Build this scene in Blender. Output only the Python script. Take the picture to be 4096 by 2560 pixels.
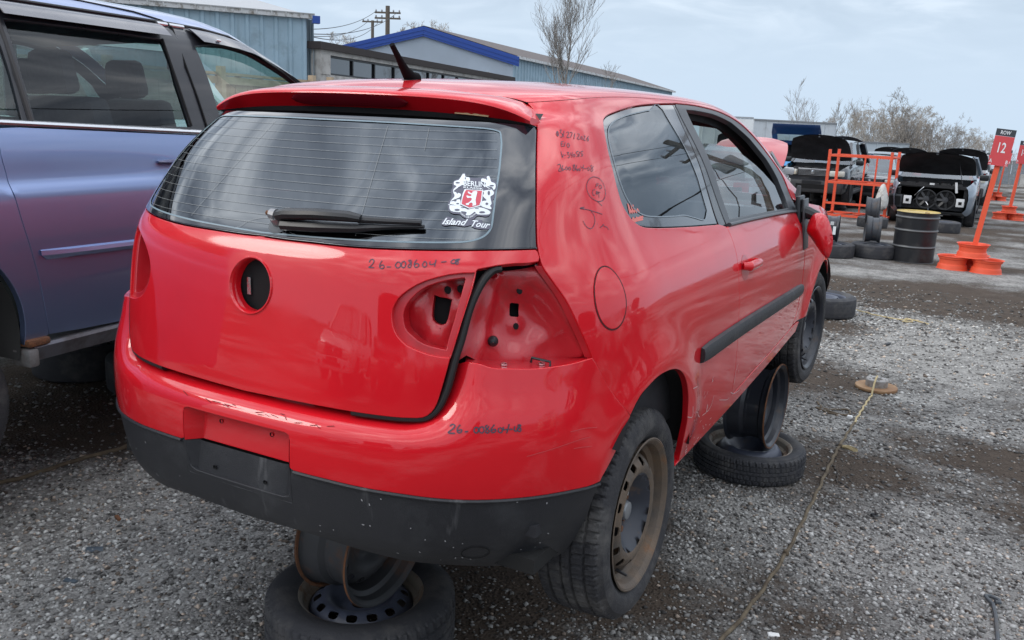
import bpy, bmesh, math, random
import numpy as np
from mathutils import Matrix, Vector, geometry
random.seed(7); RNG=np.random.default_rng(11)
SC=bpy.context.scene
COL=SC.collection
for o in list(bpy.data.objects): bpy.data.objects.remove(o)
R=math.radians
# ---------------------------------------------------------------- camera
cd=bpy.data.cameras.new('camera'); cam=bpy.data.objects.new('camera',cd); COL.objects.link(cam)
YAW,PIT,ROL=R(-28.1153),R(12.8991),R(2.3961)
cf=Vector((math.sin(YAW)*math.cos(PIT),math.cos(YAW)*math.cos(PIT),-math.sin(PIT)))
cr_=Vector((math.cos(YAW),-math.sin(YAW),0)); cu=cr_.cross(cf)
rt=cr_*math.cos(ROL)+cu*math.sin(ROL); up=cu*math.cos(ROL)-cr_*math.sin(ROL)
M=Matrix((rt,up,-cf)).transposed().to_4x4(); M.translation=(1.6273,-2.3122,1.7676); cam.matrix_world=M
cd.sensor_width=36; cd.lens=3536.6/4096*36; cd.clip_start=.05; cd.clip_end=3000
SC.camera=cam
# ---------------------------------------------------------------- sky
SUN_EL,SUN_AZ=R(33),R(229)      # azimuth from +Y clockwise: behind the photographer, to the left
wd=bpy.data.worlds.new('World'); SC.world=wd; wd.use_nodes=True
nt=wd.node_tree; nt.nodes.clear()
def wn(t,**k):
    n=nt.nodes.new(t)
    for a,b in k.items(): setattr(n,a,b)
    return n
L=nt.links.new
out=wn('ShaderNodeOutputWorld'); bg=wn('ShaderNodeBackground'); L(bg.outputs[0],out.inputs[0])
sky=wn('ShaderNodeTexSky',sky_type='NISHITA',sun_disc=False,sun_elevation=SUN_EL,sun_rotation=SUN_AZ,air_density=1.2,dust_density=2.5,ozone_density=1.5)
tc=wn('ShaderNodeTexCoord'); sep=wn('ShaderNodeSeparateXYZ'); L(tc.outputs['Generated'],sep.inputs[0])
def wm(op,a,b=None,c=False):
    n=wn('ShaderNodeMath',operation=op,use_clamp=c)
    for i,v in enumerate((a,b)):
        if v is None: continue
        if isinstance(v,(int,float)): n.inputs[i].default_value=v
        else: L(v,n.inputs[i])
    return n.outputs[0]
den=wm('ADD',wm('MAXIMUM',sep.outputs[2],0.0),.14)
comb=wn('ShaderNodeCombineXYZ'); L(wm('DIVIDE',sep.outputs[0],den),comb.inputs[0]); L(wm('DIVIDE',sep.outputs[1],den),comb.inputs[1])
mp=wn('ShaderNodeMapping'); mp.inputs['Rotation'].default_value=(0,0,R(35)); mp.inputs['Scale'].default_value=(1.0,.85,1); mp.inputs['Location'].default_value=(.4,.7,0); L(comb.outputs[0],mp.inputs[0])
n1=wn('ShaderNodeTexNoise'); n1.inputs['Scale'].default_value=2.7; n1.inputs['Detail'].default_value=6; n1.inputs['Roughness'].default_value=.52; n1.inputs['Distortion'].default_value=.7; L(mp.outputs[0],n1.inputs['Vector'])
rp=wn('ShaderNodeValToRGB'); e=rp.color_ramp.elements
e[0].position=.34; e[0].color=(.24,.275,.34,1); e[1].position=.70; e[1].color=(1.6,1.61,1.63,1)
m_=rp.color_ramp.elements.new(.5); m_.color=(.62,.67,.75,1)
L(n1.outputs[0],rp.inputs[0])
# clear sky seen through / above the cloud sheet
skm=wn('ShaderNodeMixRGB',blend_type='MULTIPLY'); skm.inputs[0].default_value=1; L(sky.outputs[0],skm.inputs[1]); skm.inputs[2].default_value=(.085,.085,.085,1)
# haze: towards the horizon the sheet melts into an even pale blue
hzr=wn('ShaderNodeMapRange',interpolation_type='SMOOTHSTEP'); L(sep.outputs[2],hzr.inputs[0]); hzr.inputs[1].default_value=.03; hzr.inputs[2].default_value=.42; hzr.inputs[3].default_value=1; hzr.inputs[4].default_value=0
hz=hzr.outputs[0]
# an overcast sheet is about three times as bright overhead as low down
gl_=wm('ADD',.72,wm('MULTIPLY',wm('MAXIMUM',sep.outputs[2],0.0),1.9))
cb=wn('ShaderNodeMixRGB',blend_type='MULTIPLY'); cb.inputs[0].default_value=1; L(rp.outputs[0],cb.inputs[1]); L(gl_,cb.inputs[2])
cl=wn('ShaderNodeMixRGB'); cl.inputs[0].default_value=.80; L(skm.outputs[0],cl.inputs[1]); L(cb.outputs[0],cl.inputs[2])
hm=wn('ShaderNodeMixRGB'); L(hz,hm.inputs[0]); L(cl.outputs[0],hm.inputs[1]); hm.inputs[2].default_value=(.545,.665,.80,1)
L(hm.outputs[0],bg.inputs[0]); bg.inputs[1].default_value=1.0
# ---------------------------------------------------------------- veiled sun
sl=bpy.data.lights.new('sun','SUN'); sl.energy=.85; sl.angle=R(24); sl.color=(1,.96,.90)
so=bpy.data.objects.new('sun',sl); COL.objects.link(so); so.location=(0,0,30)
sd=Vector((math.sin(SUN_AZ)*math.cos(SUN_EL),math.cos(SUN_AZ)*math.cos(SUN_EL),math.sin(SUN_EL)))
so.rotation_euler=sd.to_track_quat('Z','Y').to_euler()
SC.view_settings.view_transform='Standard'; SC.view_settings.look='None'; SC.view_settings.exposure=0.22; SC.view_settings.gamma=1
SC.view_settings.use_curve_mapping=False
SC.render.engine='CYCLES'; SC.cycles.max_bounces=7; SC.cycles.transparent_max_bounces=12; SC.cycles.use_denoising=True
SC.cycles.sample_clamp_indirect=6
# ================================================================ helpers
def finish(name,verts,faces,mat,parent=None,smooth=None,normals=None,loc=None):
    me=bpy.data.meshes.new(name); me.from_pydata([tuple(map(float,v)) for v in verts],[],[tuple(int(i) for i in f) for f in faces])
    me.validate(); me.update()
    if mat is not None:
        for m in (mat if isinstance(mat,(list,tuple)) else [mat]): me.materials.append(m)
    if normals is not None:
        me.shade_smooth(); me.normals_split_custom_set_from_vertices([tuple(map(float,n)) for n in normals])
    elif smooth is not None:
        bm=bmesh.new(); bm.from_mesh(me)
        for f in bm.faces: f.smooth=True
        for ed in bm.edges:
            if len(ed.link_faces)==2 and ed.calc_face_angle(0)>R(smooth): ed.smooth=False
        bm.to_mesh(me); bm.free()
    o=bpy.data.objects.new(name,me); COL.objects.link(o)
    if parent is not None: o.parent=parent
    if loc is not None: o.location=loc
    return o
def empty(name,loc=(0,0,0),rz=0,label=None,cat=None,group=None,rot=None):
    o=bpy.data.objects.new(name,None); COL.objects.link(o); o.location=loc; o.rotation_euler=rot or (0,0,rz); o.empty_display_size=.1
    if label: tag(o,label,cat,group)
    return o
def tag(o,label=None,cat=None,group=None,kind=None):
    if label: o['label']=label
    if cat: o['category']=cat
    if group: o['group']=group
    if kind: o['kind']=kind
    return o
def copy_tree(o,parent=None,mats=None):
    c=o.copy(); COL.objects.link(c); c.parent=parent
    for ch in list(o.children): copy_tree(ch,c)
    return c
class MB:
    """collects simple shapes into one mesh"""
    def __init__(s): s.v=[];s.f=[]
    def add(s,v,f):
        b=len(s.v); s.v+= [tuple(p) for p in v]; s.f+=[tuple(i+b for i in q) for q in f]; return s
    def box(s,c,d,rz=0,rx=0,ry=0,taper=1):
        m=Matrix.Rotation(rz,3,'Z')@Matrix.Rotation(ry,3,'Y')@Matrix.Rotation(rx,3,'X')
        v=[]
        for z in (-1,1):
            k=taper if z>0 else 1
            for x,y in ((-1,-1),(1,-1),(1,1),(-1,1)): v.append(Vector(c)+m@Vector((x*d[0]/2*k,y*d[1]/2*k,z*d[2]/2)))
        return s.add(v,[(3,2,1,0),(4,5,6,7),(0,1,5,4),(1,2,6,5),(2,3,7,6),(3,0,4,7)])
    def lathe(s,prof,c=(0,0,0),axis='Z',n=32,cap=False):
        v=[];f=[];m=len(prof)
        for i in range(n):
            a=2*math.pi*i/n
            for r,h in prof:
                p=(r*math.cos(a),r*math.sin(a),h)
                if axis=='X': p=(p[2],p[0],p[1])
                elif axis=='Y': p=(p[1],p[2],p[0])
                v.append((p[0]+c[0],p[1]+c[1],p[2]+c[2]))
        for i in range(n):
            j=(i+1)%n
            for k in range(m-1): f.append((i*m+k,j*m+k,j*m+k+1,i*m+k+1))
        if cap:
            f.append(tuple(i*m+m-1 for i in range(n))); f.append(tuple(i*m for i in reversed(range(n))))
        return s.add(v,f)
    def tube(s,pts,r,n=8,caps=True,flat=1.0):
        P=[Vector(p) for p in pts]; rr=r if isinstance(r,(list,tuple)) else [r]*len(P)
        v=[];f=[];u=None
        for i,p in enumerate(P):
            t=(P[min(i+1,len(P)-1)]-P[max(i-1,0)])
            if t.length<1e-9: t=Vector((0,0,1))
            t.normalize()
            if u is None:
                u=t.cross(Vector((0,0,1)))
                if u.length<.05: u=t.cross(Vector((1,0,0)))
            u=(u-t*u.dot(t)).normalized(); w=t.cross(u)
            for k in range(n):
                a=2*math.pi*k/n; v.append(p+(u*math.cos(a)+w*math.sin(a)*flat)*rr[i])
        for i in range(len(P)-1):
            for k in range(n): f.append((i*n+k,i*n+(k+1)%n,(i+1)*n+(k+1)%n,(i+1)*n+k))
        if caps: f.append(tuple(range(n))[::-1]); f.append(tuple((len(P)-1)*n+k for k in range(n)))
        return s.add(v,f)
    def bar(s,a,b,w,h=None,upv=(0,0,1)):
        a=Vector(a);b=Vector(b);t=(b-a).normalized();u=t.cross(Vector(upv))
        if u.length<.05:u=t.cross(Vector((1,0,0)))
        u.normalize();q=u.cross(t);h=h or w
        v=[p+u*x*w/2+q*y*h/2 for p in(a,b) for x,y in((-1,-1),(1,-1),(1,1),(-1,1))]
        return s.add(v,[(3,2,1,0),(4,5,6,7),(0,1,5,4),(1,2,6,5),(2,3,7,6),(3,0,4,7)])
    def prism(s,poly,axis,a,b):
        """2-D polygon extruded along an axis from a to b"""
        n=len(poly)
        def P(q,h): return {'X':(h,q[0],q[1]),'Y':(q[0],h,q[1]),'Z':(q[0],q[1],h)}[axis]
        v=[P(q,a) for q in poly]+[P(q,b) for q in poly]
        tris=geometry.tessellate_polygon([[Vector((q[0],q[1],0)) for q in poly]])
        f=[tuple(t) for t in tris]+[tuple(i+n for i in t[::-1]) for t in tris]+[(i,i+n,(i+1)%n+n,(i+1)%n) for i in range(n)]
        return s.add(v,f)
    def build(s,name,mat,parent=None,smooth=35,fix=True,bevel=0,loc=None):
        o=finish(name,s.v,s.f,mat,parent,loc=loc)
        me=o.data; bm=bmesh.new(); bm.from_mesh(me)
        if fix: bmesh.ops.recalc_face_normals(bm,faces=bm.faces)
        if bevel: bmesh.ops.bevel(bm,geom=[e for e in bm.edges if len(e.link_faces)==2 and e.calc_face_angle(0)>R(40)],offset=bevel,segments=2,affect='EDGES',profile=.5)
        if smooth is not None:
            for f in bm.faces: f.smooth=True
            for ed in bm.edges:
                if len(ed.link_faces)==2 and ed.calc_face_angle(0)>R(smooth): ed.smooth=False
        bm.to_mesh(me); bm.free(); return o
def spl(pts,n=6,closed=False):
    """Catmull-Rom through 2-D/3-D points"""
    P=[np.array(p,float) for p in pts];m=len(P);o=[]
    rng=range(m) if closed else range(m-1)
    for i in rng:
        p1,p2=P[i],P[(i+1)%m]
        p0=P[(i-1)%m] if closed or i>0 else 2*p1-p2
        p3=P[(i+2)%m] if closed or i+2<m else 2*p2-p1
        for k in range(n):
            t=k/n; o.append(.5*((2*p1)+(-p0+p2)*t+(2*p0-5*p1+4*p2-p3)*t*t+(-p0+3*p1-3*p2+p3)*t**3))
    if not closed: o.append(P[-1])
    return [tuple(q) for q in o]
def dens(poly,h):
    o=[]
    for i in range(len(poly)):
        a,b=np.array(poly[i]),np.array(poly[(i+1)%len(poly)]); n=max(1,int(math.ceil(np.linalg.norm(b-a)/h)))
        o+=[tuple(a+(b-a)*k/n) for k in range(n)]
    return o
def inpoly(poly,q):
    q=np.asarray(q);x,y=q[:,0],q[:,1];p=np.asarray(poly);c=np.zeros(len(q),bool);j=len(p)-1
    for i in range(len(p)):
        xi,yi,xj,yj=p[i][0],p[i][1],p[j][0],p[j][1]
        with np.errstate(divide='ignore',invalid='ignore'):
            c^=((yi>y)!=(yj>y))&(x<(xj-xi)*(y-yi)/(yj-yi+1e-30)+xi)
        j=i
    return c
def pdist(poly,q):
    q=np.asarray(q);p=np.asarray(poly);d=np.full(len(q),1e9)
    for i in range(len(p)):
        a=p[i];b=p[(i+1)%len(p)];ab=b-a;l=ab@ab+1e-18
        t=np.clip(((q-a)@ab)/l,0,1);d=np.minimum(d,np.linalg.norm(q-(a+t[:,None]*ab),axis=1))
    return d
def inset(poly,d):
    """move a closed 2-D outline inwards by d"""
    p=[np.array(q,float) for q in poly];n=len(p)
    ar=sum(p[i][0]*p[(i+1)%n][1]-p[(i+1)%n][0]*p[i][1] for i in range(n));sg=1 if ar>0 else -1
    o=[]
    for i in range(n):
        a=p[i]-p[i-1];b=p[(i+1)%n]-p[i];na=np.array([-a[1],a[0]])/(np.linalg.norm(a)+1e-12);nb=np.array([-b[1],b[0]])/(np.linalg.norm(b)+1e-12)
        m=na+nb;l=np.linalg.norm(m);m=m/(l+1e-9);k=1/max(.5,float(m@na));o.append(tuple(p[i]+m*sg*d*k))
    return o
def cdt(outline,holes=(),h=.02):
    ol=dens(outline,h);hs=[dens(q,h) for q in holes]
    V=[];E=[];loops=[]
    for lp in [ol]+hs:
        b=len(V);V+=lp;E+=[(b+i,b+(i+1)%len(lp)) for i in range(len(lp))];loops.append(list(range(b,b+len(lp))))
    P=np.array(ol);x0,y0=P.min(0);x1,y1=P.max(0);g=[]
    ny=int((y1-y0)/(h*.866))+1;nx=int((x1-x0)/h)+1
    yy,xx=np.meshgrid(np.arange(ny)*h*.866+y0,np.arange(nx+1)*h+x0,indexing='ij');xx=xx+(np.arange(ny)%2)[:,None]*h/2
    q=np.stack([xx.ravel(),yy.ravel()],1);k=inpoly(ol,q)
    q=q[k];q=q[pdist(ol,q)>h*.45]
    for hh in hs:
        if len(q): q=q[~inpoly(hh,q)]
        if len(q): q=q[pdist(hh,q)>h*.45]
    r=geometry.delaunay_2d_cdt([Vector(v[:2]) for v in V]+[Vector(v) for v in q.tolist()],E,[],0,1e-7)
    co=np.array([v[:] for v in r[0]]);F=[f for f in r[2]]
    tri=np.array(F);cen=co[tri].mean(1);ok=inpoly(ol,cen)
    for hh in hs: ok&=~inpoly(hh,cen)
    tri=tri[ok]
    a=co[tri];ar=(a[:,1,0]-a[:,0,0])*(a[:,2,1]-a[:,0,1])-(a[:,2,0]-a[:,0,0])*(a[:,1,1]-a[:,0,1])
    tri[ar<0]=tri[ar<0][:,::-1]
    mp={}
    for i,src in enumerate(r[3]):
        for s_ in src: mp[s_]=i
    return co,tri,[[mp[i] for i in lp if i in mp] for lp in loops]
def panel(name,fn,outline,mat,parent,holes=(),h=.02,mirror=False,off=0,skirt=.012,gap=0,dep=None,thick=0):
    """a sheet lying on the surface fn(A,t), with its rim folded inwards"""
    if gap: outline=inset(outline,gap)
    co,tri,loops=cdt(outline,holes,h)
    e=1e-3;A,t=co[:,0],co[:,1]
    P=fn(A,t);n=np.cross(fn(A+e,t)-fn(A-e,t),fn(A,t+e)-fn(A,t-e));n/=np.linalg.norm(n,axis=1,keepdims=True)+1e-12
    d=np.full(len(P),float(off))
    if dep is not None: d=d+dep(A,t)
    P=P+n*d[:,None]
    if dep is not None:
        D=lambda a,b:fn(a,b)+n*(off+dep(a,b))[:,None]
        n2=np.cross(D(A+.004,t)-D(A-.004,t),D(A,t+.004)-D(A,t-.004));nl=np.linalg.norm(n2,axis=1,keepdims=True);n2=n2/(nl+1e-12);nn=n2
    else: nn=n
    V=list(P);F=[tuple(f) for f in tri];NN=list(nn)
    if skirt:
        for li,lp in enumerate(loops):
            m=len(lp);ring=[]
            for k in range(m):
                p=P[lp[k]];pa,pb=P[lp[k-1]],P[lp[(k+1)%m]];tn=pb-pa;tn/=np.linalg.norm(tn)+1e-12
                o_=np.cross(tn,n[lp[k]]);ring.append((p,n[lp[k]],o_))
            cc=co[lp];ar=sum(cc[k][0]*cc[(k+1)%m][1]-cc[(k+1)%m][0]*cc[k][1] for k in range(m))
            b=len(V)
            r0=min(.0025,skirt*.3)
            steps=[(0,0,0),(r0*.8,-r0*.3,.6),(r0,-r0,1.),(r0,-skirt,1.)]
            for so_,dn,w in steps:
                for p,nv,o_ in ring:
                    ov=o_*(1 if ar>0 else -1)*(1 if li==0 else -1)
                    V.append(p+ov*so_+nv*dn);q=nv*(1-w)+ov*w;NN.append(q/(np.linalg.norm(q)+1e-12))
            for s_ in range(3):
                for k in range(m):
                    a0=b+s_*m+k;a1=b+s_*m+(k+1)%m;q=(a0,a0+m,a1+m,a1)
                    F.append(q if (ar>0)==(li==0) else q[::-1])
    V=np.array(V);NN=np.array(NN)
    if mirror:
        V=V*[-1,1,1];NN=NN*[-1,1,1];F=[f[::-1] for f in F]
    return finish(name,V,F,mat,parent,normals=NN)
def ribbon(name,fn,strokes,w,mat,parent,off=.0012,mirror=False):
    """flat pen strokes lying on a surface, as a thin mesh"""
    V=[];F=[]
    for st in strokes:
        if len(st)<2: continue
        q=np.array(spl(st,4)) if len(st)>2 else np.array(st,float)
        A,t=q[:,0],q[:,1];e=1e-3
        P=fn(A,t);n=np.cross(fn(A+e,t)-fn(A-e,t),fn(A,t+e)-fn(A,t-e));n/=np.linalg.norm(n,axis=1,keepdims=True)
        P=P+n*off;T=np.gradient(P,axis=0);T/=np.linalg.norm(T,axis=1,keepdims=True)+1e-12;o_=np.cross(n,T)
        b=len(V);m=len(P);ww=w*np.ones(m)*.5
        for i in range(m): V+= [P[i]+o_[i]*ww[i],P[i]-o_[i]*ww[i]]
        F+=[(b+2*i,b+2*i+1,b+2*i+3,b+2*i+2) for i in range(m-1)]
    V=np.array(V)
    if mirror: V=V*[-1,1,1]
    return finish(name,V,F,mat,parent)
# ---------------------------------------------------------------- materials
MATS={}
def mat(name,col,rough=.5,metal=0,coat=0,coat_r=.03,spec=.5,var=0,vscale=6,col2=None,bump=0,bscale=60,dirt=None,dscale=3,dlo=.5,dhi=.65,emit=None,alpha=None,flake=0,streak=None,rvar=0,film=0):
    if name in MATS: return MATS[name]
    m=bpy.data.materials.new(name); m.use_nodes=True; t=m.node_tree; b=t.nodes['Principled BSDF']; lk=t.links.new
    b.inputs['Base Color'].default_value=(*col,1); b.inputs['Roughness'].default_value=rough; b.inputs['Metallic'].default_value=metal
    b.inputs['Coat Weight'].default_value=coat; b.inputs['Coat Roughness'].default_value=coat_r; b.inputs['Specular IOR Level'].default_value=spec
    tcn=t.nodes.new('ShaderNodeTexCoord'); vec=tcn.outputs['Object']
    def noise(sc,det=5,rgh=.6,v=None):
        n=t.nodes.new('ShaderNodeTexNoise'); n.inputs['Scale'].default_value=sc; n.inputs['Detail'].default_value=det; n.inputs['Roughness'].default_value=rgh; lk(v or vec,n.inputs['Vector']); return n.outputs[0]
    def ramp(f,lo,hi):
        n=t.nodes.new('ShaderNodeMapRange'); n.inputs[1].default_value=lo; n.inputs[2].default_value=hi; lk(f,n.inputs[0]); return n.outputs[0]
    def mix(f,a,c):
        n=t.nodes.new('ShaderNodeMixRGB'); lk(f,n.inputs[0])
        for i,x in ((1,a),(2,c)):
            if isinstance(x,tuple): n.inputs[i].default_value=(*x,1)
            else: lk(x,n.inputs[i])
        return n.outputs[0]
    cur=col
    if var or col2:
        c2=col2 or tuple(min(1,c*(1+var)) for c in col); c1=col if col2 else tuple(c*(1-var) for c in col)
        cur=mix(ramp(noise(vscale),.35,.65),c1,c2)
    if streak:
        mpn=t.nodes.new('ShaderNodeMapping'); mpn.inputs['Scale'].default_value=streak[1]; lk(vec,mpn.inputs[0])
        cur=mix(ramp(noise(1,4,.6,mpn.outputs[0]),streak[2],streak[3]),cur,streak[0])
    if dirt:
        f=ramp(noise(dscale,7,.68),dlo,dhi); cur=mix(f,cur,dirt)
        mr=t.nodes.new('ShaderNodeMapRange'); mr.inputs[3].default_value=rough; mr.inputs[4].default_value=.85; lk(f,mr.inputs[0]); lk(mr.outputs[0],b.inputs['Roughness'])
    elif rvar:
        mr=t.nodes.new('ShaderNodeMapRange'); mr.inputs[1].default_value=.3; mr.inputs[2].default_value=.7; mr.inputs[3].default_value=max(.02,rough-rvar); mr.inputs[4].default_value=rough+rvar; lk(noise(5,5),mr.inputs[0]); lk(mr.outputs[0],b.inputs['Roughness'])
    if not isinstance(cur,tuple): lk(cur,b.inputs['Base Color'])
    if bump:
        bn=t.nodes.new('ShaderNodeBump'); bn.inputs['Strength'].default_value=min(1,bump); bn.inputs['Distance'].default_value=.01*max(1,bump); lk(noise(bscale,6,.65),bn.inputs['Height']); lk(bn.outputs[0],b.inputs['Normal'])
    if film:   # dust film and slight ripple in the clear coat
        mr=t.nodes.new('ShaderNodeMapRange'); mr.inputs[1].default_value=.42; mr.inputs[2].default_value=.75; mr.inputs[3].default_value=.012; mr.inputs[4].default_value=.16*film; lk(noise(4,8,.7),mr.inputs[0]); lk(mr.outputs[0],b.inputs['Coat Roughness'])
        cb_=t.nodes.new('ShaderNodeBump'); cb_.inputs['Strength'].default_value=.025; cb_.inputs['Distance'].default_value=.01; lk(noise(7,3,.5),cb_.inputs['Height']); lk(cb_.outputs[0],b.inputs['Coat Normal'])
    if film: b.inputs['Coat IOR'].default_value=1.6
    if emit: b.inputs['Emission Color'].default_value=(*emit,1); b.inputs['Emission Strength'].default_value=1
    MATS[name]=m; return m
def glassmat(name,tint,ior=1.5,rough=.0,refl=(1,1,1)):
    """thin automotive pane: tinted see-through plus a Fresnel reflection"""
    if name in MATS: return MATS[name]
    m=bpy.data.materials.new(name); m.use_nodes=True; t=m.node_tree; t.nodes.clear(); lk=t.links.new
    o=t.nodes.new('ShaderNodeOutputMaterial'); mx=t.nodes.new('ShaderNodeMixShader'); tr=t.nodes.new('ShaderNodeBsdfTransparent'); gl=t.nodes.new('ShaderNodeBsdfGlossy')
    tr.inputs[0].default_value=(*tint,1); gl.inputs[0].default_value=(*refl,1); gl.inputs['Roughness'].default_value=rough
    f0=min(.5,1.8*((ior-1)/(ior+1))**2); lw=t.nodes.new('ShaderNodeLayerWeight'); lw.inputs[0].default_value=.5
    pw_=t.nodes.new('ShaderNodeMath'); pw_.operation='POWER'; pw_.inputs[1].default_value=5; lk(lw.outputs['Facing'],pw_.inputs[0])
    ma=t.nodes.new('ShaderNodeMath'); ma.operation='MULTIPLY_ADD'; ma.inputs[1].default_value=1-f0; ma.inputs[2].default_value=f0; lk(pw_.outputs[0],ma.inputs[0]); lk(ma.outputs[0],mx.inputs[0]); lk(tr.outputs[0],mx.inputs[1]); lk(gl.outputs[0],mx.inputs[2]); lk(mx.outputs[0],o.inputs[0])
    MATS[name]=m; return m
RED=mat('red_paint',(.68,.008,.017),.45,coat=1,coat_r=.02,spec=.12,var=.05,vscale=2.5,film=1)
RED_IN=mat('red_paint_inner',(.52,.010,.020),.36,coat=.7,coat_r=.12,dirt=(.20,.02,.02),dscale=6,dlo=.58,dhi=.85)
BLKP=mat('black_plastic',(.022,.023,.027),.50,bump=.15,bscale=260,dirt=(.060,.062,.066),dscale=4,dlo=.5,dhi=.8,streak=((.12,.12,.125),(14,14,1.2),.62,.75))
TRIM=mat('black_trim',(.012,.013,.016),.38)
FRIT=mat('black_frit',(.012,.014,.02),.09,coat=1,coat_r=.02)
RUB=mat('tyre_rubber',(.030,.030,.034),.72,bump=.5,bscale=110,dirt=(.11,.105,.10),dscale=9,dlo=.48,dhi=.72)
STEEL_BLK=mat('black_steel',(.022,.025,.034),.38,coat=.2,dirt=(.10,.065,.045),dscale=9,dlo=.60,dhi=.75)
STEEL_RST=mat('rusty_steel',(.080,.068,.058),.6,col2=(.155,.108,.072),vscale=9,bump=.3,bscale=90,dirt=(.24,.105,.045),dscale=8,dlo=.60,dhi=.72)
RUST=mat('rust',(.21,.085,.035),.85,col2=(.10,.05,.03),vscale=22,bump=.4,bscale=120)
DARK=mat('dark_void',(.004,.004,.005),.9)
CABIN=mat('cabin_dark',(.02,.02,.024),.85,var=.3)
CHROME=mat('chrome',(.75,.76,.78),.14,metal=1,dirt=(.3,.3,.3),dscale=9,dlo=.55,dhi=.75)
INK=mat('marker_ink',(.055,.055,.085),.5)
# ---------------------------------------------------------------- hatchback body surface
def pchip(x,y):
    x=np.asarray(x,float);y=np.asarray(y,float);h=np.diff(x);d=np.diff(y)/h;m=np.zeros_like(y)
    for i in range(1,len(x)-1):
        if d[i-1]*d[i]>0:
            w1=2*h[i]+h[i-1];w2=h[i]+2*h[i-1];m[i]=(w1+w2)/(w1/d[i-1]+w2/d[i])
    m[0]=d[0];m[-1]=d[-1]
    def f(q):
        q=np.clip(np.asarray(q,float),x[0],x[-1]);i=np.clip(np.searchsorted(x,q)-1,0,len(x)-2)
        s=(q-x[i])/h[i];s2=s*s;s3=s2*s
        return (2*s3-3*s2+1)*y[i]+(s3-2*s2+s)*h[i]*m[i]+(-2*s3+3*s2)*y[i+1]+(s3-s2)*h[i]*m[i+1]
    return f
def smooth_tab(x,y,sig,step=.004):
    f=pchip(x,y);g=np.arange(x[0]-.2,x[-1]+.2,step)
    v=f(g);lo=g<x[0];hi=g>x[-1]
    v[lo]=y[0]+(g[lo]-x[0])*(y[1]-y[0])/(x[1]-x[0]);v[hi]=y[-1]+(g[hi]-x[-1])*(y[-1]-y[-2])/(x[-1]-x[-2])
    k=np.exp(-.5*(np.arange(-4*sig,4*sig+step,step)/sig)**2);k/=k.sum();r=len(k)//2
    s=np.convolve(np.pad(v,(r,r),'edge'),k,'same')[r:-r] if r else v
    return lambda q:np.interp(q,g,s)
ROWS=[(.10,-.56,.78,2.8,.10),(.20,-.655,.828,2.8,.20),(.30,-.700,.850,2.8,.30),(.40,-.712,.862,2.8,.40),(.50,-.718,.869,2.8,.50),
(.60,-.717,.873,2.8,.60),(.70,-.708,.873,2.8,.70),(.80,-.695,.865,2.8,.80),(.88,-.684,.850,2.8,.88),(.93,-.676,.828,2.85,.93),
(.98,-.662,.799,2.95,.98),(1.02,-.632,.778,3.0,1.02),(1.10,-.557,.741,3.3,1.10),(1.19,-.470,.700,3.6,1.19),(1.25,-.413,.666,3.4,1.25),
(1.30,-.366,.634,3.1,1.30),(1.36,-.318,.598,3.0,1.355),(1.42,-.270,.570,3.0,1.400),(1.47,-.22,.533,3.0,1.425),(1.56,-.16,.45,2.8,1.439),
(1.76,-.05,.25,2.5,1.452),(2.01,.0,.002,2.2,1.456)]
_t=[r[0] for r in ROWS]
f_yr=smooth_tab(_t,[r[1] for r in ROWS],.014);f_w=smooth_tab(_t,[r[2] for r in ROWS],.014)
f_n=smooth_tab(_t,[r[3] for r in ROWS],.03);f_z=smooth_tab(_t,[r[4] for r in ROWS],.010)
f_side=smooth_tab([.1,.5,.9,1.5,2.1,2.6,3.0,3.3],[0,.004,.006,.004,-.004,-.012,-.05,-.16],.05)
f_dF=smooth_tab([.1,1.0,1.3,1.6,1.86,2.07,2.21,2.45,3.3],[0,0,.006,.034,.10,.20,.31,.43,.47],.04)
f_dR=smooth_tab([-.9,-.4,-.2,0,.25,.5,.9,3.3],[.16,.085,.050,.028,.012,.004,0,0],.05)
YC=.1;A1=.8*math.pi/2
def S(A,t,flare=True):
    A=np.asarray(A,float);t=np.asarray(t,float)
    yr=f_yr(t);w=np.maximum(f_w(t),.002);n=f_n(t);z0=f_z(t)
    ps=np.clip(A/.8,0,math.pi/2)
    r=((np.sin(ps)/w)**n+(np.cos(ps)/(YC-yr))**n)**(-1/n)
    x=r*np.sin(ps);y=YC-r*np.cos(ps)
    e=np.maximum(A-A1,0)
    y=np.where(A>A1,YC+e,y)
    x=np.where(A>A1,w+f_side(y)*np.clip(w/.57,0,1),x)
    dF=f_dF(y)*(y>.1);dR=f_dR(y)
    k=np.clip((t-1.30)/.12,0,1);k=k*k*(3-2*k)
    z=z0.copy() if hasattr(z0,'copy') else z0
    z=np.where(t>1.0,1.0+(z0-1.0)*(1-dF/.42),z0)-dR*k
    x=x+.40*dF*np.clip((t-1.)/.4,0,1)*np.clip(w/.57,0,1)
    if flare:
        for yc,zc in ((0,.295),(2.578,.295)):
            rr=np.hypot(y-yc,z-zc)
            x=x+np.where(A>.5,1,0)*.020*np.exp(-((rr-.36)/.075)**2)*(z<.95)*np.clip((z-.28)/.14,0,1)
    return np.stack([x,y,z],-1)
def N(A,t,**k):
    e=1e-3
    du=S(A+e,t,**k)-S(A-e,t,**k);dv=S(A,t+e,**k)-S(A,t-e,**k)
    n=np.cross(du,dv);return n/np.linalg.norm(n,axis=-1,keepdims=True)

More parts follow.
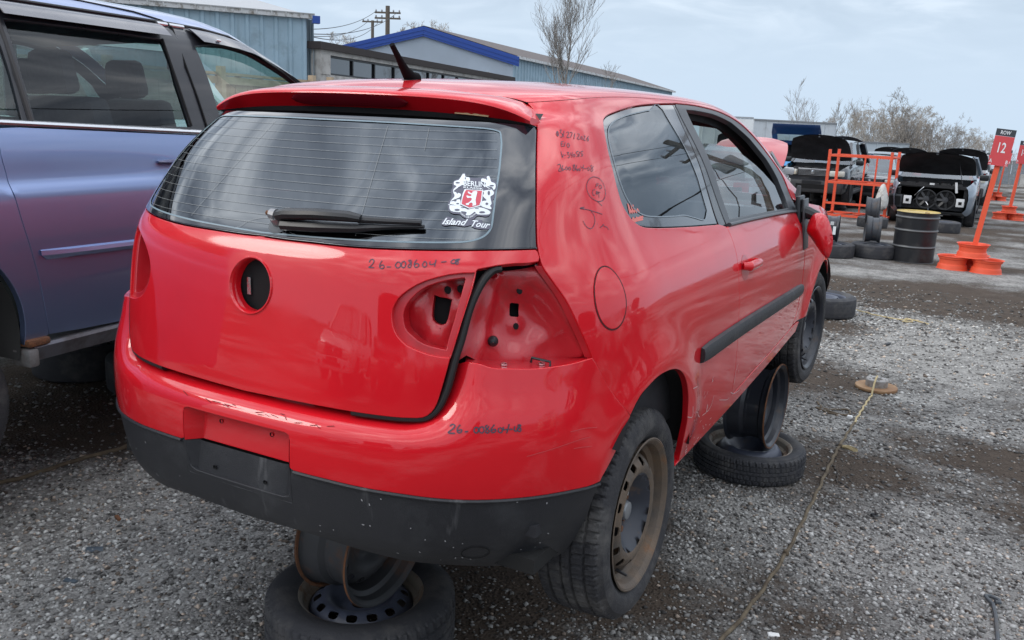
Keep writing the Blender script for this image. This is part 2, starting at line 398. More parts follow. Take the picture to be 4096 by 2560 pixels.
def sst(a,b,x):
    k=np.clip((x-a)/(b-a),0,1);return k*k*(3-2*k)
f_b1=smooth_tab([.14,.18,.22,.30,.40,.50,.55,.575,.60,.62,.64,.66,.70],[-.07,-.02,.018,.040,.042,.040,.036,.030,.014,-.006,-.028,-.05,-.09],.006)
f_bz=smooth_tab([.10,.56,.58,.60,.62,.64,.66,.70],[.10,.56,.577,.5895,.5965,.6005,.603,.606],.006)
f_b2=smooth_tab([.14,.18,.25,.35,.45,.55,.62,.70,.78],[-.06,-.02,.012,.030,.034,.032,.024,.008,0],.012)
def B(A,t):
    P=S(A,t,flare=False);n=N(A,t,flare=False)
    n=n*np.array([1,1,0.]);n=n/np.linalg.norm(n,axis=-1,keepdims=True)
    c=1-sst(.42,.60,A);fd=1-sst(.72,.97,A)
    d=(c*f_b1(t)+(1-c)*f_b2(t))*fd+(1-fd)*np.where(t<.2,(t-.2)*1.,0)
    P=P+n*np.asarray(d)[...,None]
    P[...,2]=P[...,2]+c*(f_bz(t)-np.asarray(t))
    y,z=P[...,1],P[...,2]
    P[...,0]=P[...,0]+np.where(np.asarray(A)>.5,1,0)*.020*np.exp(-((np.hypot(y,z-.295)-.36)/.075)**2)*np.clip((z-.28)/.14,0,1)
    return P
HATCH_GAP=[(0.8873,1.4456),(0.892,1.4041),(0.8489,1.3151),(0.8051,1.2493),(0.7747,1.1902),(0.7526,1.1148),(0.7397,1.0462),(0.7372,1.0208),(0.7413,0.9808),(0.7607,0.9469),(0.7893,0.9001),(0.8146,0.8438),(0.8384,0.7928),(0.8559,0.7517)]
BUMP_GAP=[(0.8559,0.7517),(0.8775,0.7137),(0.9056,0.6679),(0.9364,0.6224),(0.9721,0.5778)]
ARCH=[(0.9721,0.5778),(0.9996,0.6113),(1.0365,0.6341),(1.1172,0.6542),(1.2251,0.6434),(1.3174,0.6034),(1.3938,0.5244),(1.4389,0.4289),(1.4695,0.3393),(1.5068,0.2586)]
DOOR_REAR=[(1.9774,0.9802),(1.971,0.9351),(1.9602,0.8944),(1.957,0.8171),(1.961,0.7343),(1.9797,0.6514),(2.01,0.5297),(2.0372,0.4265),(2.0573,0.3416)]
QWIN=[(1.9038,0.9937),(1.621,1.0093),(1.3876,1.0247),(1.2826,1.0334),(1.2094,1.0428),(1.1544,1.0636),(1.118,1.1029),(1.1136,1.1458),(1.1215,1.1848),(1.1439,1.2369),(1.1819,1.2829),(1.2232,1.3195),(1.2662,1.3443),(1.3119,1.3602),(1.3709,1.3716),(1.4706,1.3871),(1.5914,1.4005),(1.7644,1.4124),(1.9722,1.4224)]
DOOR_TOP=[(2.0022,1.4237),(2.2164,1.4236),(2.4536,1.4175),(2.7032,1.4059),(2.9431,1.3809),(3.1434,1.3227),(3.1687,1.1545),(3.1938,0.9995)]
DWIN=[(2.0916,1.3976),(2.1784,1.3986),(2.4181,1.3935),(2.6641,1.3747),(2.8725,1.3263),(2.9768,1.2555),(3.0375,1.1425),(3.0403,1.019),(2.9624,0.9582),(2.0389,0.9933),(2.0432,1.0389),(2.0299,1.1544),(2.0709,1.2906)]
DGLASS_TOP=[(2.0623,1.2706),(2.2049,1.2695),(2.3335,1.2648),(2.5725,1.2432),(2.791,1.1887),(2.9624,1.1259),(3.0513,1.0759),(3.0347,1.0119)]
FUEL=[(0.9294,0.9525),(0.9048,0.9501),(0.8873,0.9372),(0.878,0.9137),(0.8758,0.8844),(0.885,0.8506),(0.8999,0.8229),(0.9204,0.8068),(0.9427,0.8018),(0.951,0.8103),(0.975,0.8322),(0.9842,0.8648),(0.9859,0.9037),(0.9762,0.9348),(0.9506,0.95),(0.9208,0.9531),(0.8963,0.9434),(0.8801,0.9213)]
STRIP=[(1.531,0.6139),(2.0117,0.6128),(2.5979,0.5989),(3.1975,0.5792)]
GLASS_BOT=[(-0.0118,1.0058),(0.0828,1.0045),(0.1712,1.0053),(0.3047,1.0061),(0.4508,1.0114),(0.5324,1.0147),(0.6273,1.0179),(0.7305,1.0193)]
HATCH_LAMP=[(0.734,1.0147),(0.7327,0.9923),(0.6749,0.9893),(0.6319,0.9846),(0.5915,0.9764),(0.5874,0.9713),(0.5769,0.935),(0.5678,0.9033),(0.5584,0.8684),(0.5498,0.8303),(0.5418,0.8037),(0.5343,0.777),(0.5249,0.7352),(0.5152,0.6929),(0.5064,0.6592),(0.4954,0.6372),(0.4779,0.6235),(0.4509,0.6197),(0.4074,0.6177),(0.3139,0.6176),(0.1797,0.6175),(0.0,0.6137)]
D_OUT=[(0.587,0.9704),(0.5586,0.9692),(0.5298,0.9646),(0.5032,0.9568),(0.4787,0.9478),(0.4585,0.937),(0.4416,0.9251),(0.4292,0.9145),(0.4179,0.9027),(0.4112,0.8913),(0.4057,0.8775),(0.4037,0.8628),(0.4046,0.8483),(0.4069,0.834),(0.4119,0.8211),(0.418,0.8108),(0.4275,0.8),(0.439,0.7909),(0.4549,0.7831),(0.4727,0.7769),(0.4881,0.7725),(0.5054,0.7696),(0.5204,0.7682),(0.5321,0.7683),(0.5352,0.7787),(0.5455,0.8179),(0.5581,0.8641),(0.5733,0.917)]
D_IN=[(0.5628,0.96),(0.5452,0.9571),(0.5253,0.9528),(0.5033,0.9458),(0.4811,0.9362),(0.4655,0.9257),(0.4544,0.9153),(0.4433,0.9025),(0.4345,0.8897),(0.4284,0.8747),(0.426,0.86),(0.4275,0.8457),(0.4313,0.8315),(0.4384,0.8212),(0.4476,0.8136),(0.459,0.8037),(0.4724,0.7963),(0.4878,0.7914),(0.5052,0.7878),(0.5159,0.7856),(0.5249,0.7854),(0.5265,0.7952),(0.5306,0.8148),(0.5389,0.8465),(0.5516,0.8972),(0.566,0.9543)]
D_HOLE=[(0.487,0.9157),(0.5036,0.9115),(0.5212,0.9096),(0.5331,0.9059),(0.529,0.8819),(0.5238,0.8577),(0.5174,0.8429),(0.5067,0.8394),(0.4936,0.8426),(0.4847,0.8504),(0.4812,0.8622),(0.4815,0.8838),(0.4843,0.9031)]
SEAL=[(0.6448,0.9819),(0.626,0.9773),(0.6046,0.9552),(0.5863,0.922),(0.5731,0.8885),(0.5624,0.8475),(0.5541,0.811),(0.5438,0.7743),(0.5357,0.7374),(0.5256,0.6924),(0.5107,0.6523),(0.4955,0.6311),(0.4774,0.6198),(0.4456,0.616),(0.4075,0.6146),(0.314,0.6145)]
LAMP_SQ=[(0.6817,0.9019),(0.6858,0.9049),(0.7067,0.9035),(0.7093,0.8998),(0.7074,0.8675),(0.7038,0.864),(0.6832,0.866),(0.6799,0.8697)]
LAMP_H=[(0.7012,0.9342),(0.6942,0.8402),(0.6239,0.7967),(0.7551,0.8207)]
D_H=[(0.5217,0.9284),(0.552,0.9332),(0.4997,0.8245),(0.4496,0.879)]
BUMP_TOP=[(0.5372,0.7927),(0.5471,0.7819),(0.6115,0.751),(0.6605,0.7468),(0.7115,0.7442),(0.7544,0.7453),(0.7946,0.7473),(0.8535,0.7536)]
BUMP_ARCH=[(0.9724,0.5764),(0.9591,0.5564),(0.9357,0.4998),(0.898,0.4569),(0.8717,0.4265),(0.8668,0.3661),(0.8638,0.3002),(0.8474,0.2436),(0.8352,0.1824)]
RB=[(0.1881,0.4456),(0.2341,0.4441),(0.2786,0.4427),(0.3562,0.4381),(0.4326,0.4352),(0.5014,0.432),(0.567,0.4309),(0.6562,0.4305),(0.7535,0.4294),(0.8721,0.4249)]
BRK=[(-0.706,1.5187)]
TX_HATCH=[[(0.3466,0.9774),(0.3498,0.9835),(0.3562,0.984),(0.3576,0.9783),(0.3513,0.9696),(0.3465,0.9657),(0.3592,0.9664)],[(0.3778,0.9835),(0.3735,0.9762),(0.3736,0.9681),(0.3793,0.9657),(0.3834,0.9701),(0.3806,0.9745),(0.3744,0.9716)],[(0.3893,0.9705),(0.3998,0.9714)],[(0.4135,0.9828),(0.4099,0.9756),(0.4143,0.9702),(0.4201,0.9729),(0.4221,0.98),(0.4171,0.9837),(0.4129,0.9821)],[(0.4266,0.9856),(0.4234,0.9785),(0.4268,0.9718),(0.4319,0.9745),(0.4335,0.9815),(0.4301,0.9858),(0.4262,0.9846)],[(0.4449,0.99),(0.4395,0.988),(0.4456,0.9828),(0.4448,0.9747),(0.4402,0.9728),(0.4393,0.9773),(0.4456,0.9839),(0.4458,0.9891)],[(0.4582,0.9915),(0.4531,0.9833),(0.4541,0.9753),(0.4603,0.9757),(0.4632,0.9805),(0.4585,0.9832),(0.4539,0.9806)],[(0.4757,0.9887),(0.4716,0.9826),(0.4736,0.9766),(0.4793,0.9781),(0.4803,0.9849),(0.4768,0.9888),(0.4734,0.9868)],[(0.4883,0.9895),(0.4872,0.9835),(0.4929,0.9829),(0.4981,0.9859)],[(0.5013,0.994),(0.4997,0.9883),(0.4974,0.9786)],[(0.5121,0.9889),(0.5239,0.9908)],[(0.5389,0.9957),(0.5336,0.991),(0.5357,0.9872),(0.5425,0.9891),(0.5438,0.9943),(0.5394,0.9964)],[(0.5541,0.9973),(0.545,0.9959),(0.5493,0.9916),(0.548,0.9863),(0.5436,0.9869),(0.546,0.9915),(0.5518,0.9961)]]
TX_BUMP=[[(0.5354,0.6177),(0.5398,0.6227),(0.5453,0.6195),(0.5424,0.6122),(0.5325,0.6013),(0.5458,0.6001)],[(0.5556,0.6213),(0.55,0.6103),(0.552,0.6012),(0.5581,0.6034),(0.558,0.609),(0.5514,0.6063)],[(0.5647,0.6033),(0.5713,0.6044)],[(0.5843,0.6138),(0.5822,0.6058),(0.5866,0.6004),(0.5909,0.6057),(0.5895,0.6127),(0.5843,0.6138)],[(0.5939,0.6147),(0.5923,0.6057),(0.5976,0.6003),(0.6019,0.6067),(0.5996,0.6147),(0.5939,0.6137)],[(0.6085,0.6188),(0.6041,0.6146),(0.6116,0.6055),(0.6086,0.6002),(0.605,0.604),(0.6116,0.6161)],[(0.6218,0.6196),(0.6151,0.6081),(0.6174,0.6011),(0.624,0.6036),(0.6231,0.6089),(0.616,0.6059)],[(0.6307,0.6119),(0.6294,0.6034),(0.6352,0.6005),(0.6374,0.6073),(0.6329,0.6129)],[(0.6396,0.6137),(0.6396,0.6072),(0.6486,0.6079)],[(0.651,0.62),(0.6486,0.6079),(0.6455,0.5984)],[(0.6509,0.6067),(0.6577,0.6079)],[(0.6623,0.614),(0.6609,0.605),(0.6654,0.6025),(0.6682,0.611)],[(0.6738,0.617),(0.6683,0.6152),(0.6746,0.6062),(0.6718,0.601),(0.6682,0.6045),(0.6747,0.6159)]]
TX_SIDE=[[(0.9115,1.2969),(0.902,1.2908),(0.9012,1.284),(0.9105,1.289),(0.9123,1.2959)],[(0.9098,1.2958),(0.9029,1.285)],[(0.9237,1.3001),(0.9304,1.3002),(0.9196,1.2931),(0.927,1.2902),(0.9163,1.2813),(0.9115,1.2832)],[(0.9407,1.2984),(0.9233,1.282)],[(0.9468,1.2935),(0.9557,1.2957),(0.9557,1.2917),(0.938,1.2816),(0.9503,1.2818)],[(0.963,1.2938),(0.9743,1.2939),(0.9557,1.2819)],[(0.9858,1.2927),(0.9659,1.2771)],[(0.9972,1.2912),(1.0066,1.2903),(0.9993,1.2853),(0.9842,1.2783),(0.9974,1.2774)],[(1.011,1.2844),(1.0024,1.2794),(1.0083,1.2778),(1.0164,1.2834),(1.011,1.2844)],[(1.0263,1.2865),(1.0348,1.286),(1.0276,1.2815),(1.0127,1.2759),(1.0274,1.2752)],[(1.0559,1.2857),(1.0381,1.2786),(1.0349,1.2736),(1.0442,1.2757),(1.0464,1.2796),(1.0375,1.278)],[(0.9155,1.2708),(0.9051,1.2697),(0.8967,1.2593),(0.9084,1.2604)],[(0.9009,1.2646),(0.91,1.2655)],[(0.9204,1.269),(0.9092,1.2594)],[(0.9304,1.2672),(0.9231,1.2633),(0.9206,1.2576),(0.9281,1.2586),(0.934,1.2644),(0.9304,1.2672)],[(0.8857,1.247),(0.8804,1.232),(0.8899,1.2404)],[(0.8924,1.2376),(0.899,1.2382)],[(0.9067,1.2443),(0.915,1.2447),(0.9063,1.2396),(0.9128,1.2377),(0.907,1.232),(0.9013,1.233)],[(0.9213,1.2444),(0.9184,1.2387),(0.9251,1.2387)],[(0.9305,1.2453),(0.9183,1.232)],[(0.9334,1.2406),(0.9272,1.2358),(0.9315,1.2339),(0.9377,1.2387),(0.9334,1.2406)],[(0.9606,1.2473),(0.9506,1.2463),(0.9465,1.2416),(0.9529,1.2406),(0.9463,1.2349),(0.9406,1.2352)],[(0.9657,1.2467),(0.9509,1.2339)],[(0.9838,1.2473),(0.9731,1.2463),(0.968,1.2415),(0.9748,1.2405),(0.9683,1.2357),(0.9623,1.2363)],[(0.8513,1.2142),(0.8607,1.216),(0.8602,1.2105),(0.8477,1.2003),(0.8554,1.1994)],[(0.8703,1.2133),(0.8598,1.2049),(0.8586,1.2003),(0.8652,1.2021),(0.8651,1.2058),(0.8601,1.204)],[(0.8672,1.203),(0.8734,1.204)],[(0.8817,1.2105),(0.8748,1.2049),(0.8782,1.2021),(0.8847,1.2067),(0.8817,1.2105)],[(0.8931,1.2095),(0.8866,1.2048),(0.8888,1.2015),(0.8963,1.2057),(0.8931,1.2095)],[(0.9175,1.215),(0.9081,1.2122),(0.9128,1.2056),(0.9066,1.2009),(0.9014,1.2029),(0.9184,1.214)],[(0.9268,1.214),(0.9154,1.2046),(0.9173,1.1999),(0.9235,1.2026),(0.9168,1.2042)],[(0.9294,1.2054),(0.9252,1.2017),(0.9291,1.1997),(0.9343,1.2035),(0.9294,1.2054)],[(0.9428,1.2119),(0.9405,1.2062),(0.949,1.208)],[(0.9563,1.2137),(0.9438,1.1995)],[(0.9536,1.2051),(0.9644,1.2044)],[(0.9756,1.2077),(0.9673,1.203),(0.9717,1.2),(0.9801,1.2041),(0.9756,1.2077)],[(1.0001,1.2122),(0.9893,1.2094),(0.9971,1.2025),(0.9892,1.1978),(0.9817,1.1998),(1.0062,1.2101)],[(1.0138,1.1796),(0.9865,1.1838),(0.9589,1.1781),(0.9399,1.1642),(0.9359,1.1491),(0.9437,1.1354),(0.968,1.1238),(0.996,1.1234),(1.0164,1.1323),(1.0288,1.1495),(1.0279,1.1673),(1.0138,1.1796)],[(0.9713,1.1227),(0.9889,1.1105)],[(1.0016,1.1653),(0.9891,1.1657),(0.9811,1.1572)],[(0.9852,1.1613),(0.995,1.1616)],[(1.0062,1.1622),(0.9989,1.1575),(1.0029,1.1535),(1.012,1.1561),(1.0125,1.1616),(1.0062,1.1622)],[(0.9732,1.1526),(0.9614,1.1501),(0.9566,1.1407),(0.9657,1.1384)],[(0.9758,1.1389),(0.979,1.1485),(0.9822,1.1396)],[(0.972,1.143),(0.9838,1.1425)],[(0.9819,1.1465),(0.9971,1.1439)],[(0.9894,1.1452),(0.9841,1.1318)],[(0.9048,1.1066),(0.8891,1.11),(0.9068,1.1118)],[(0.8891,1.11),(0.9293,1.1026),(0.9791,1.0903)],[(0.9293,1.1026),(0.9393,1.0897),(0.9363,1.0746),(0.9228,1.0622),(0.9091,1.0596),(0.8963,1.0665),(0.8894,1.0795)],[(0.9444,1.0694),(0.9448,1.068)],[(0.9539,1.0592),(0.9645,1.0623),(0.9717,1.0657),(0.9742,1.0607),(0.9851,1.058),(0.9911,1.0508)]]
TX_PINK=[[(1.1673,1.1094),(1.164,1.0961),(1.1597,1.0819)],[(1.1713,1.1071),(1.1712,1.0843)],[(1.1892,1.1092),(1.1867,1.0906)],[(1.2066,1.1041),(1.1996,1.094)],[(1.1587,1.0841),(1.1778,1.0911),(1.1761,1.0829),(1.1946,1.0922),(1.1918,1.083),(1.2129,1.0911),(1.2109,1.0828),(1.2315,1.0899),(1.2356,1.0812)],[(1.15,1.0682),(1.1558,1.0616),(1.1764,1.0704),(1.179,1.0603),(1.204,1.0696),(1.208,1.0609),(1.2324,1.0687),(1.2466,1.0602)],[(1.1493,1.0641),(1.2552,1.0682)],[(1.1531,1.0618),(1.2415,1.0617)]]
SCR=[[(2.0602,0.465),(2.0421,0.4334),(2.0536,0.3837)],[(2.0871,0.4353),(2.1013,0.4191)],[(2.0245,0.3621),(2.0879,0.3401),(2.1842,0.3301)],[(1.4214,0.5348),(1.4845,0.5249)],[(1.6618,0.3734),(1.7117,0.3728),(1.706,0.4019),(1.7117,0.3728),(1.7575,0.3798),(1.774,0.4151)],[(1.434,0.4368),(1.4694,0.4288),(1.4542,0.4675)],[(1.4911,0.421),(1.5112,0.4334),(1.6257,0.3782)],[(1.7843,0.3236),(1.8032,0.3242)],[(1.7998,0.2963),(1.8101,0.2994)],[(1.8639,0.2832),(1.8689,0.288)],[(1.8663,0.3742),(1.9888,0.3417),(2.0186,0.3413)]]
SCRB=[[(0.6872,0.5382),(0.7256,0.5468),(0.7679,0.5537),(0.8116,0.5581),(0.8397,0.5573)],[(0.7844,0.5839),(0.8211,0.5836),(0.8598,0.5768)],[(0.7941,0.5387),(0.812,0.5371),(0.8437,0.5322)]]
# ================================================================ the red hatchback
def symf(f):
    def g(A,t):
        p=f(np.abs(A),t); p[...,0]=p[...,0]*np.where(np.asarray(A)<0,-1,1); return p
    return g
Sx,Bx=symf(S),symf(B)
def S0(A,t): return S(A,t,flare=False)
GZ=.44
golf=empty('red_hatchback',(0,0,GZ),0,'red three-door hatchback propped on wheels, tail lamps and badge removed','car')
mir=lambda l:[(-a,t) for a,t in l]
# --- quarter panels with C-pillar, sill and A-pillar
def ysub(l,a,b): return l[a:b]
gapl=spl(HATCH_GAP,4); gapl=[(.8873,1.44)]+[p for p in gapl if p[1]<1.438]
sill=[(1.4600,.250),(1.6,.256),(2.2,.288),(2.8,.322),(3.27,.348),(3.30,.40)]
doorbot=[(3.13,.398),(2.7,.376),(2.3,.353),(2.09,.338)]
winl=spl(QWIN,4)
dtop=spl([(2.0022,1.4245),(2.2164,1.4245),(2.4536,1.418),(2.7032,1.4065),(2.9431,1.381),(3.09,1.345),(3.17,1.27),(3.20,1.15),(3.215,1.0)],4)
qout=gapl+spl(BUMP_GAP,4)[1:]+spl(ARCH,5)[1:]+sill+doorbot+spl(DOOR_REAR,4)[::-1]+winl+dtop+[(3.34,.985),(3.42,1.2),(3.46,1.44)]
for k in range(int((3.46-.8873)/.05),0,-1): qout.append((.8873+k*.05,1.44))
for mr in (False,True): panel('quarter_panel',S,qout,RED,golf,h=.022,mirror=mr,gap=.0025,skirt=.02)
# --- roof
rgap=[(0,1.583),(.2,1.581),(.40,1.573),(.55,1.552),(.72,1.512),(.82,1.475),(.8873,1.4405)]
rout=spl(rgap,5)+[(.8873+.05*k,1.4405) for k in range(1,42)]+[(2.96,1.46),(2.93,1.6),(2.90,1.8),(2.89,2.0095)]+[(2.89-.05*k,2.0095) for k in range(1,58)]+[(0,2.0095)]
for mr in (False,True): panel('roof',S,rout,RED,golf,h=.03,mirror=mr,skirt=0)
WSG=glassmat('windscreen_glass',(.55,.62,.60),1.5)
wso=[(2.98,1.445),(3.2,1.445),(3.46,1.445),(3.50,1.6),(3.52,1.8),(3.53,2.0095),(3.2,2.0095),(2.90,2.0095),(2.91,1.8),(2.95,1.55)]
for mr in (False,True): panel('windscreen',S,wso,WSG,golf,h=.04,mirror=mr,skirt=0,off=-.004)
# --- front wings, bonnet
wing=[(3.215,.95),(3.222,.8),(3.225,.6),(3.20,.46),(3.155,.41),(3.32,.41)]
for k in range(25):
    a=math.pi-.33-(math.pi-.40)*k/24; wing.append((3.7346+.362*math.cos(a),.295+.362*math.sin(a)))
wing+=[(4.30,.42),(4.38,.60),(4.36,.78),(4.2,.86),(3.8,.935),(3.5,.965),(3.34,.975)]
for mr in (False,True): panel('front_wing',S,wing,RED,golf,h=.03,mirror=mr,gap=.0015,skirt=.015)
V=[];F=[]
for i in range(13):
    y=2.36+.95*i/12
    for j in range(17):
        x=-.80+1.6*j/16; k=abs(x)/.8
        V.append((x*(1-.10*(i/12)**3),y-.10*(1-k*k),1.01-.13*(i/12)**1.6-.05*k**3-.02*(i/12)))
F=[(i*17+j,i*17+j+1,(i+1)*17+j+1,(i+1)*17+j) for i in range(12) for j in range(16)]
finish('bonnet',V,F,RED,golf,smooth=60)
# --- doors
dfr=[(3.13,.402),(3.19,.46),(3.212,.6),(3.21,.8),(3.20,.945)]
dout=spl(DOOR_REAR,4)+[(2.09,.342),(2.3,.357),(2.7,.380)]+dfr+[(3.0,.956),(2.6,.968),(2.2,.978)]
doors=[]
for mr in (False,True):
    d=panel('door',S,dout,RED,golf,h=.024,mirror=mr,gap=.0028,skirt=.02); doors.append(d)
# door window frame, dark satin, and its panes
GREYF=mat('window_frame_satin',(.055,.058,.065),.35)
ftop=spl([(2.004,1.4205),(2.2164,1.4205),(2.4536,1.414),(2.7032,1.4025),(2.9431,1.377),(3.085,1.341),(3.165,1.268),(3.195,1.15),(3.21,1.0),(3.205,.952)],4)
fout=[(1.998,.982),(1.995,1.1),(1.992,1.25),(1.990,1.41)]+ftop+[(3.0,.960),(2.6,.972),(2.2,.982)]
dwin=[(2.085,1.3976),(2.18,1.3986),(2.4181,1.3935),(2.6641,1.3747),(2.8725,1.3263),(3.00,1.25),(3.065,1.14),(3.085,1.03),(3.07,.972),(2.6,.987),(2.06,.999),(2.062,1.10),(2.072,1.25)]
gls=[(2.056,.97),(2.056,1.10),(2.068,1.27)]+spl(DGLASS_TOP,3)[2:]+[(3.09,1.0),(3.07,.962),(2.6,.965)]
DGL=glassmat('door_glass',(.34,.38,.40),1.62)
for mr,d in zip((False,True),doors):
    panel('window_frame',S,fout,TRIM if False else GREYF,d,holes=[dwin],h=.03,mirror=mr,off=-.004,skirt=.022)
    panel('window_pane',S,gls if not mr else [p for p in dwin],DGL,d,h=.04,mirror=mr,off=-.016,skirt=0)
    MBs=MB(); q=[(2.0,.985),(2.3,.980),(2.7,.970),(3.0,.960),(3.19,.950)]
    pts=S(np.array([p[0] for p in q]),np.array([p[1] for p in q]))+[.004,0,0]
    if mr: pts=pts*[-1,1,1]
    MBs.tube(pts,.009,8,flat=.8).build('belt_strip',GREYF,d)
# B-pillar black post and quarter pane
POST=mat('pillar_black',(.006,.007,.010),.25,coat=.5)
post=[(1.915,.990),(1.9722,1.418),(1.990,1.418),(1.985,1.25),(1.99,1.1),(1.99,.984)]
QGL=glassmat('quarter_glass',(.05,.055,.06),1.7,refl=(.88,.94,1.0))
qfr=[(p[0],p[1]) for p in winl]
clear=spl([(1.845,1.045),(1.60,1.047),(1.36,1.060),(1.25,1.075),(1.19,1.105),(1.165,1.15),(1.17,1.20),(1.20,1.26),(1.255,1.305),(1.33,1.335),(1.46,1.360),(1.60,1.375),(1.70,1.385),(1.83,1.39)],3,True)
for mr in (False,True):
    panel('pillar_trim',S,post,POST,golf,h=.03,mirror=mr,off=-.006,skirt=.01)
    w=panel('quarter_window',S,qfr,QGL,golf,h=.03,mirror=mr,off=-.008,skirt=0,gap=.004)
    panel('frit_border',S,inset(qfr,.005),mat('frit_grey',(.03,.035,.045),.12,coat=1),w,holes=[clear],h=.03,mirror=mr,off=-.0065,skirt=0)
    if not mr:
        ribbon('window_outline',S,[clear+[clear[0]]],.004,mat('outline_pale',(.22,.26,.29),.4),w,off=-.0045)
        ribbon('pink_scribble',S,TX_PINK,.006,mat('pink_marker',(.75,.20,.17),.6),w,off=-.005)
# --- tailgate
gb=spl(GLASS_BOT,3)
hl=spl(HATCH_LAMP[:5],2)+spl(HATCH_LAMP[5:12],2)+spl(HATCH_LAMP[12:],2)
hr=gb+hl
hout=hr+[p for p in mir(hr)[::-1] if abs(p[0])>1e-6]
d_o=D_OUT; EM=(0,.8850); er=.0640
emb=[(er*1.075*math.cos(a)*.8/.783,EM[1]+er*1.0*math.sin(a)) for a in np.linspace(0,2*math.pi,49)[:-1]]
emb=[(er*1.02*math.cos(a),EM[1]+er*math.sin(a)) for a in np.linspace(0,2*math.pi,49)[:-1]]
dinn=inset(D_OUT,.001)
hatch=panel('tailgate',Sx,hout,RED,golf,holes=[d_o,mir(d_o)[::-1],[(1.15*a,EM[1]+(b-EM[1])*1.15) for a,b in emb]],h=.02,gap=.002,skirt=.018)
# badge hole: raised lip, bore, dark inside
V=[];F=[];m=48
prof=[(1.155,.0),(1.13,.004),(1.09,.004),(1.04,.0),(1.005,-.007),(1.0,-.018),(.995,-.030)]
for s_,dp in prof:
    for k in range(m):
        a=2*math.pi*k/m; A=er*1.02*s_*math.cos(a); t=EM[1]+er*s_*math.sin(a)
        P=Sx(np.array(A),np.array(t)); V.append(P+np.array([0,-1,.12])*dp)
for i in range(len(prof)-1):
    for k in range(m): F.append((i*m+k,(i+1)*m+k,(i+1)*m+(k+1)%m,i*m+(k+1)%m))
finish('badge_rim',V,[f[::-1] for f in F],RED,hatch,smooth=50)
MB().lathe([(.001,0),(.085,0)],(0,-.648,.885),'Y',24).build('badge_bore',DARK,hatch)
MB().box((-.035,-.652,.875),(.012,.004,.045)).build('latch_tab',CHROME,hatch)
# lamp recess in the tailgate, both sides
def recess(par,mr):
    o=panel('lamp_ledge',S,D_OUT,RED_IN,par,holes=[D_IN],h=.02,mirror=mr,off=-.011,skirt=.045)
    c=np.array(D_IN)
    dep=lambda A,t:-.012*np.sin(A*60)*np.sin(t*48)
    b=panel('lamp_bowl',S,inset(D_IN,-.003),RED_IN,par,holes=[D_HOLE],h=.012,mirror=mr,off=-.058,skirt=.02,dep=dep)
    panel('lamp_void',S,inset(D_HOLE,-.012),DARK,b,h=.04,mirror=mr,off=-.088,skirt=0)
    for (a,t),r in zip(D_H,(.007,.007,.008,.006)):
        ring=[(a+r*math.cos(q),t+r*1.3*math.sin(q)) for q in np.linspace(0,6.283,13)[:-1]]
        panel('bolt_hole',S,ring,DARK,b,h=.01,mirror=mr,off=-.050 if r>.0065 else -.054,skirt=.004)
for mr in (False,True): recess(hatch,mr)
MB().tube([S(np.array(.50),np.array(.845))+[-.02,.10,0],S(np.array(.53),np.array(.835))+[-.02,.085,-.004]],.008,6).build('wire_plug',TRIM,hatch)
# rear window: pane, printed border, heater lines
gtop=[(0,1.318),(.3,1.318),(.55,1.316),(.72,1.314),(.838,1.306)]
gside=[p for p in gapl if 1.02<p[1]<1.30]
gpr=[(a,t+.0035) for a,t in gb]+[(.7325,1.022)]+[(a-.006,t) for a,t in gside[::-1]]+[(.832,1.31)]+spl(gtop,3)[::-1]
gpo=gpr+[p for p in mir(gpr)[::-1] if abs(p[0])>1e-6]
RGL=glassmat('rear_glass',(.035,.04,.045),1.78,refl=(.86,.93,1.0))
rw=panel('rear_window',Sx,gpo,RGL,hatch,h=.03,off=.001,skirt=.006)
clr=spl([(0,1.014),(.25,1.020),(.50,1.030),(.585,1.038),(.625,1.06),(.64,1.10),(.655,1.15),(.685,1.22),(.71,1.275),(.70,1.292),(.60,1.297),(.3,1.300),(0,1.300)],3)
clo=clr+[p for p in mir(clr)[::-1] if abs(p[0])>1e-6]
panel('printed_border',Sx,inset(gpo,.001),FRIT,rw,holes=[clo],h=.03,off=.0022,skirt=0)
ribbon('border_line',Sx,[clo+[clo[0]]],.0045,mat('outline_blue',(.20,.27,.31),.35),rw,off=.0028)
LINE=mat('heater_line',(.24,.245,.24),.5)
hls=[]
for i in range(13):
    t=1.040+i*.0205; xm=np.interp(t,[1.03,1.06,1.15,1.28],[.57,.62,.65,.70]); hls.append([(-xm+2*xm*k/24,t-.010*(1-abs(-1+2*k/24)**2)*.5) for k in range(25)])
for a in (-.30,.30): hls.append([(a,1.03),(a*1.02,1.15),(a*1.05,1.29)])
hls.append([(-.55,1.026),(-.2,1.017),(-.10,1.018),(-.075,1.035),(-.03,1.047),(.03,1.047),(.08,1.033),(.12,1.018),(.30,1.020)])
hls.append([(.47,1.235),(.485,1.29)])
tag(ribbon('heater_lines',Sx,hls,.0008,LINE,rw,off=.0030),kind='stuff')
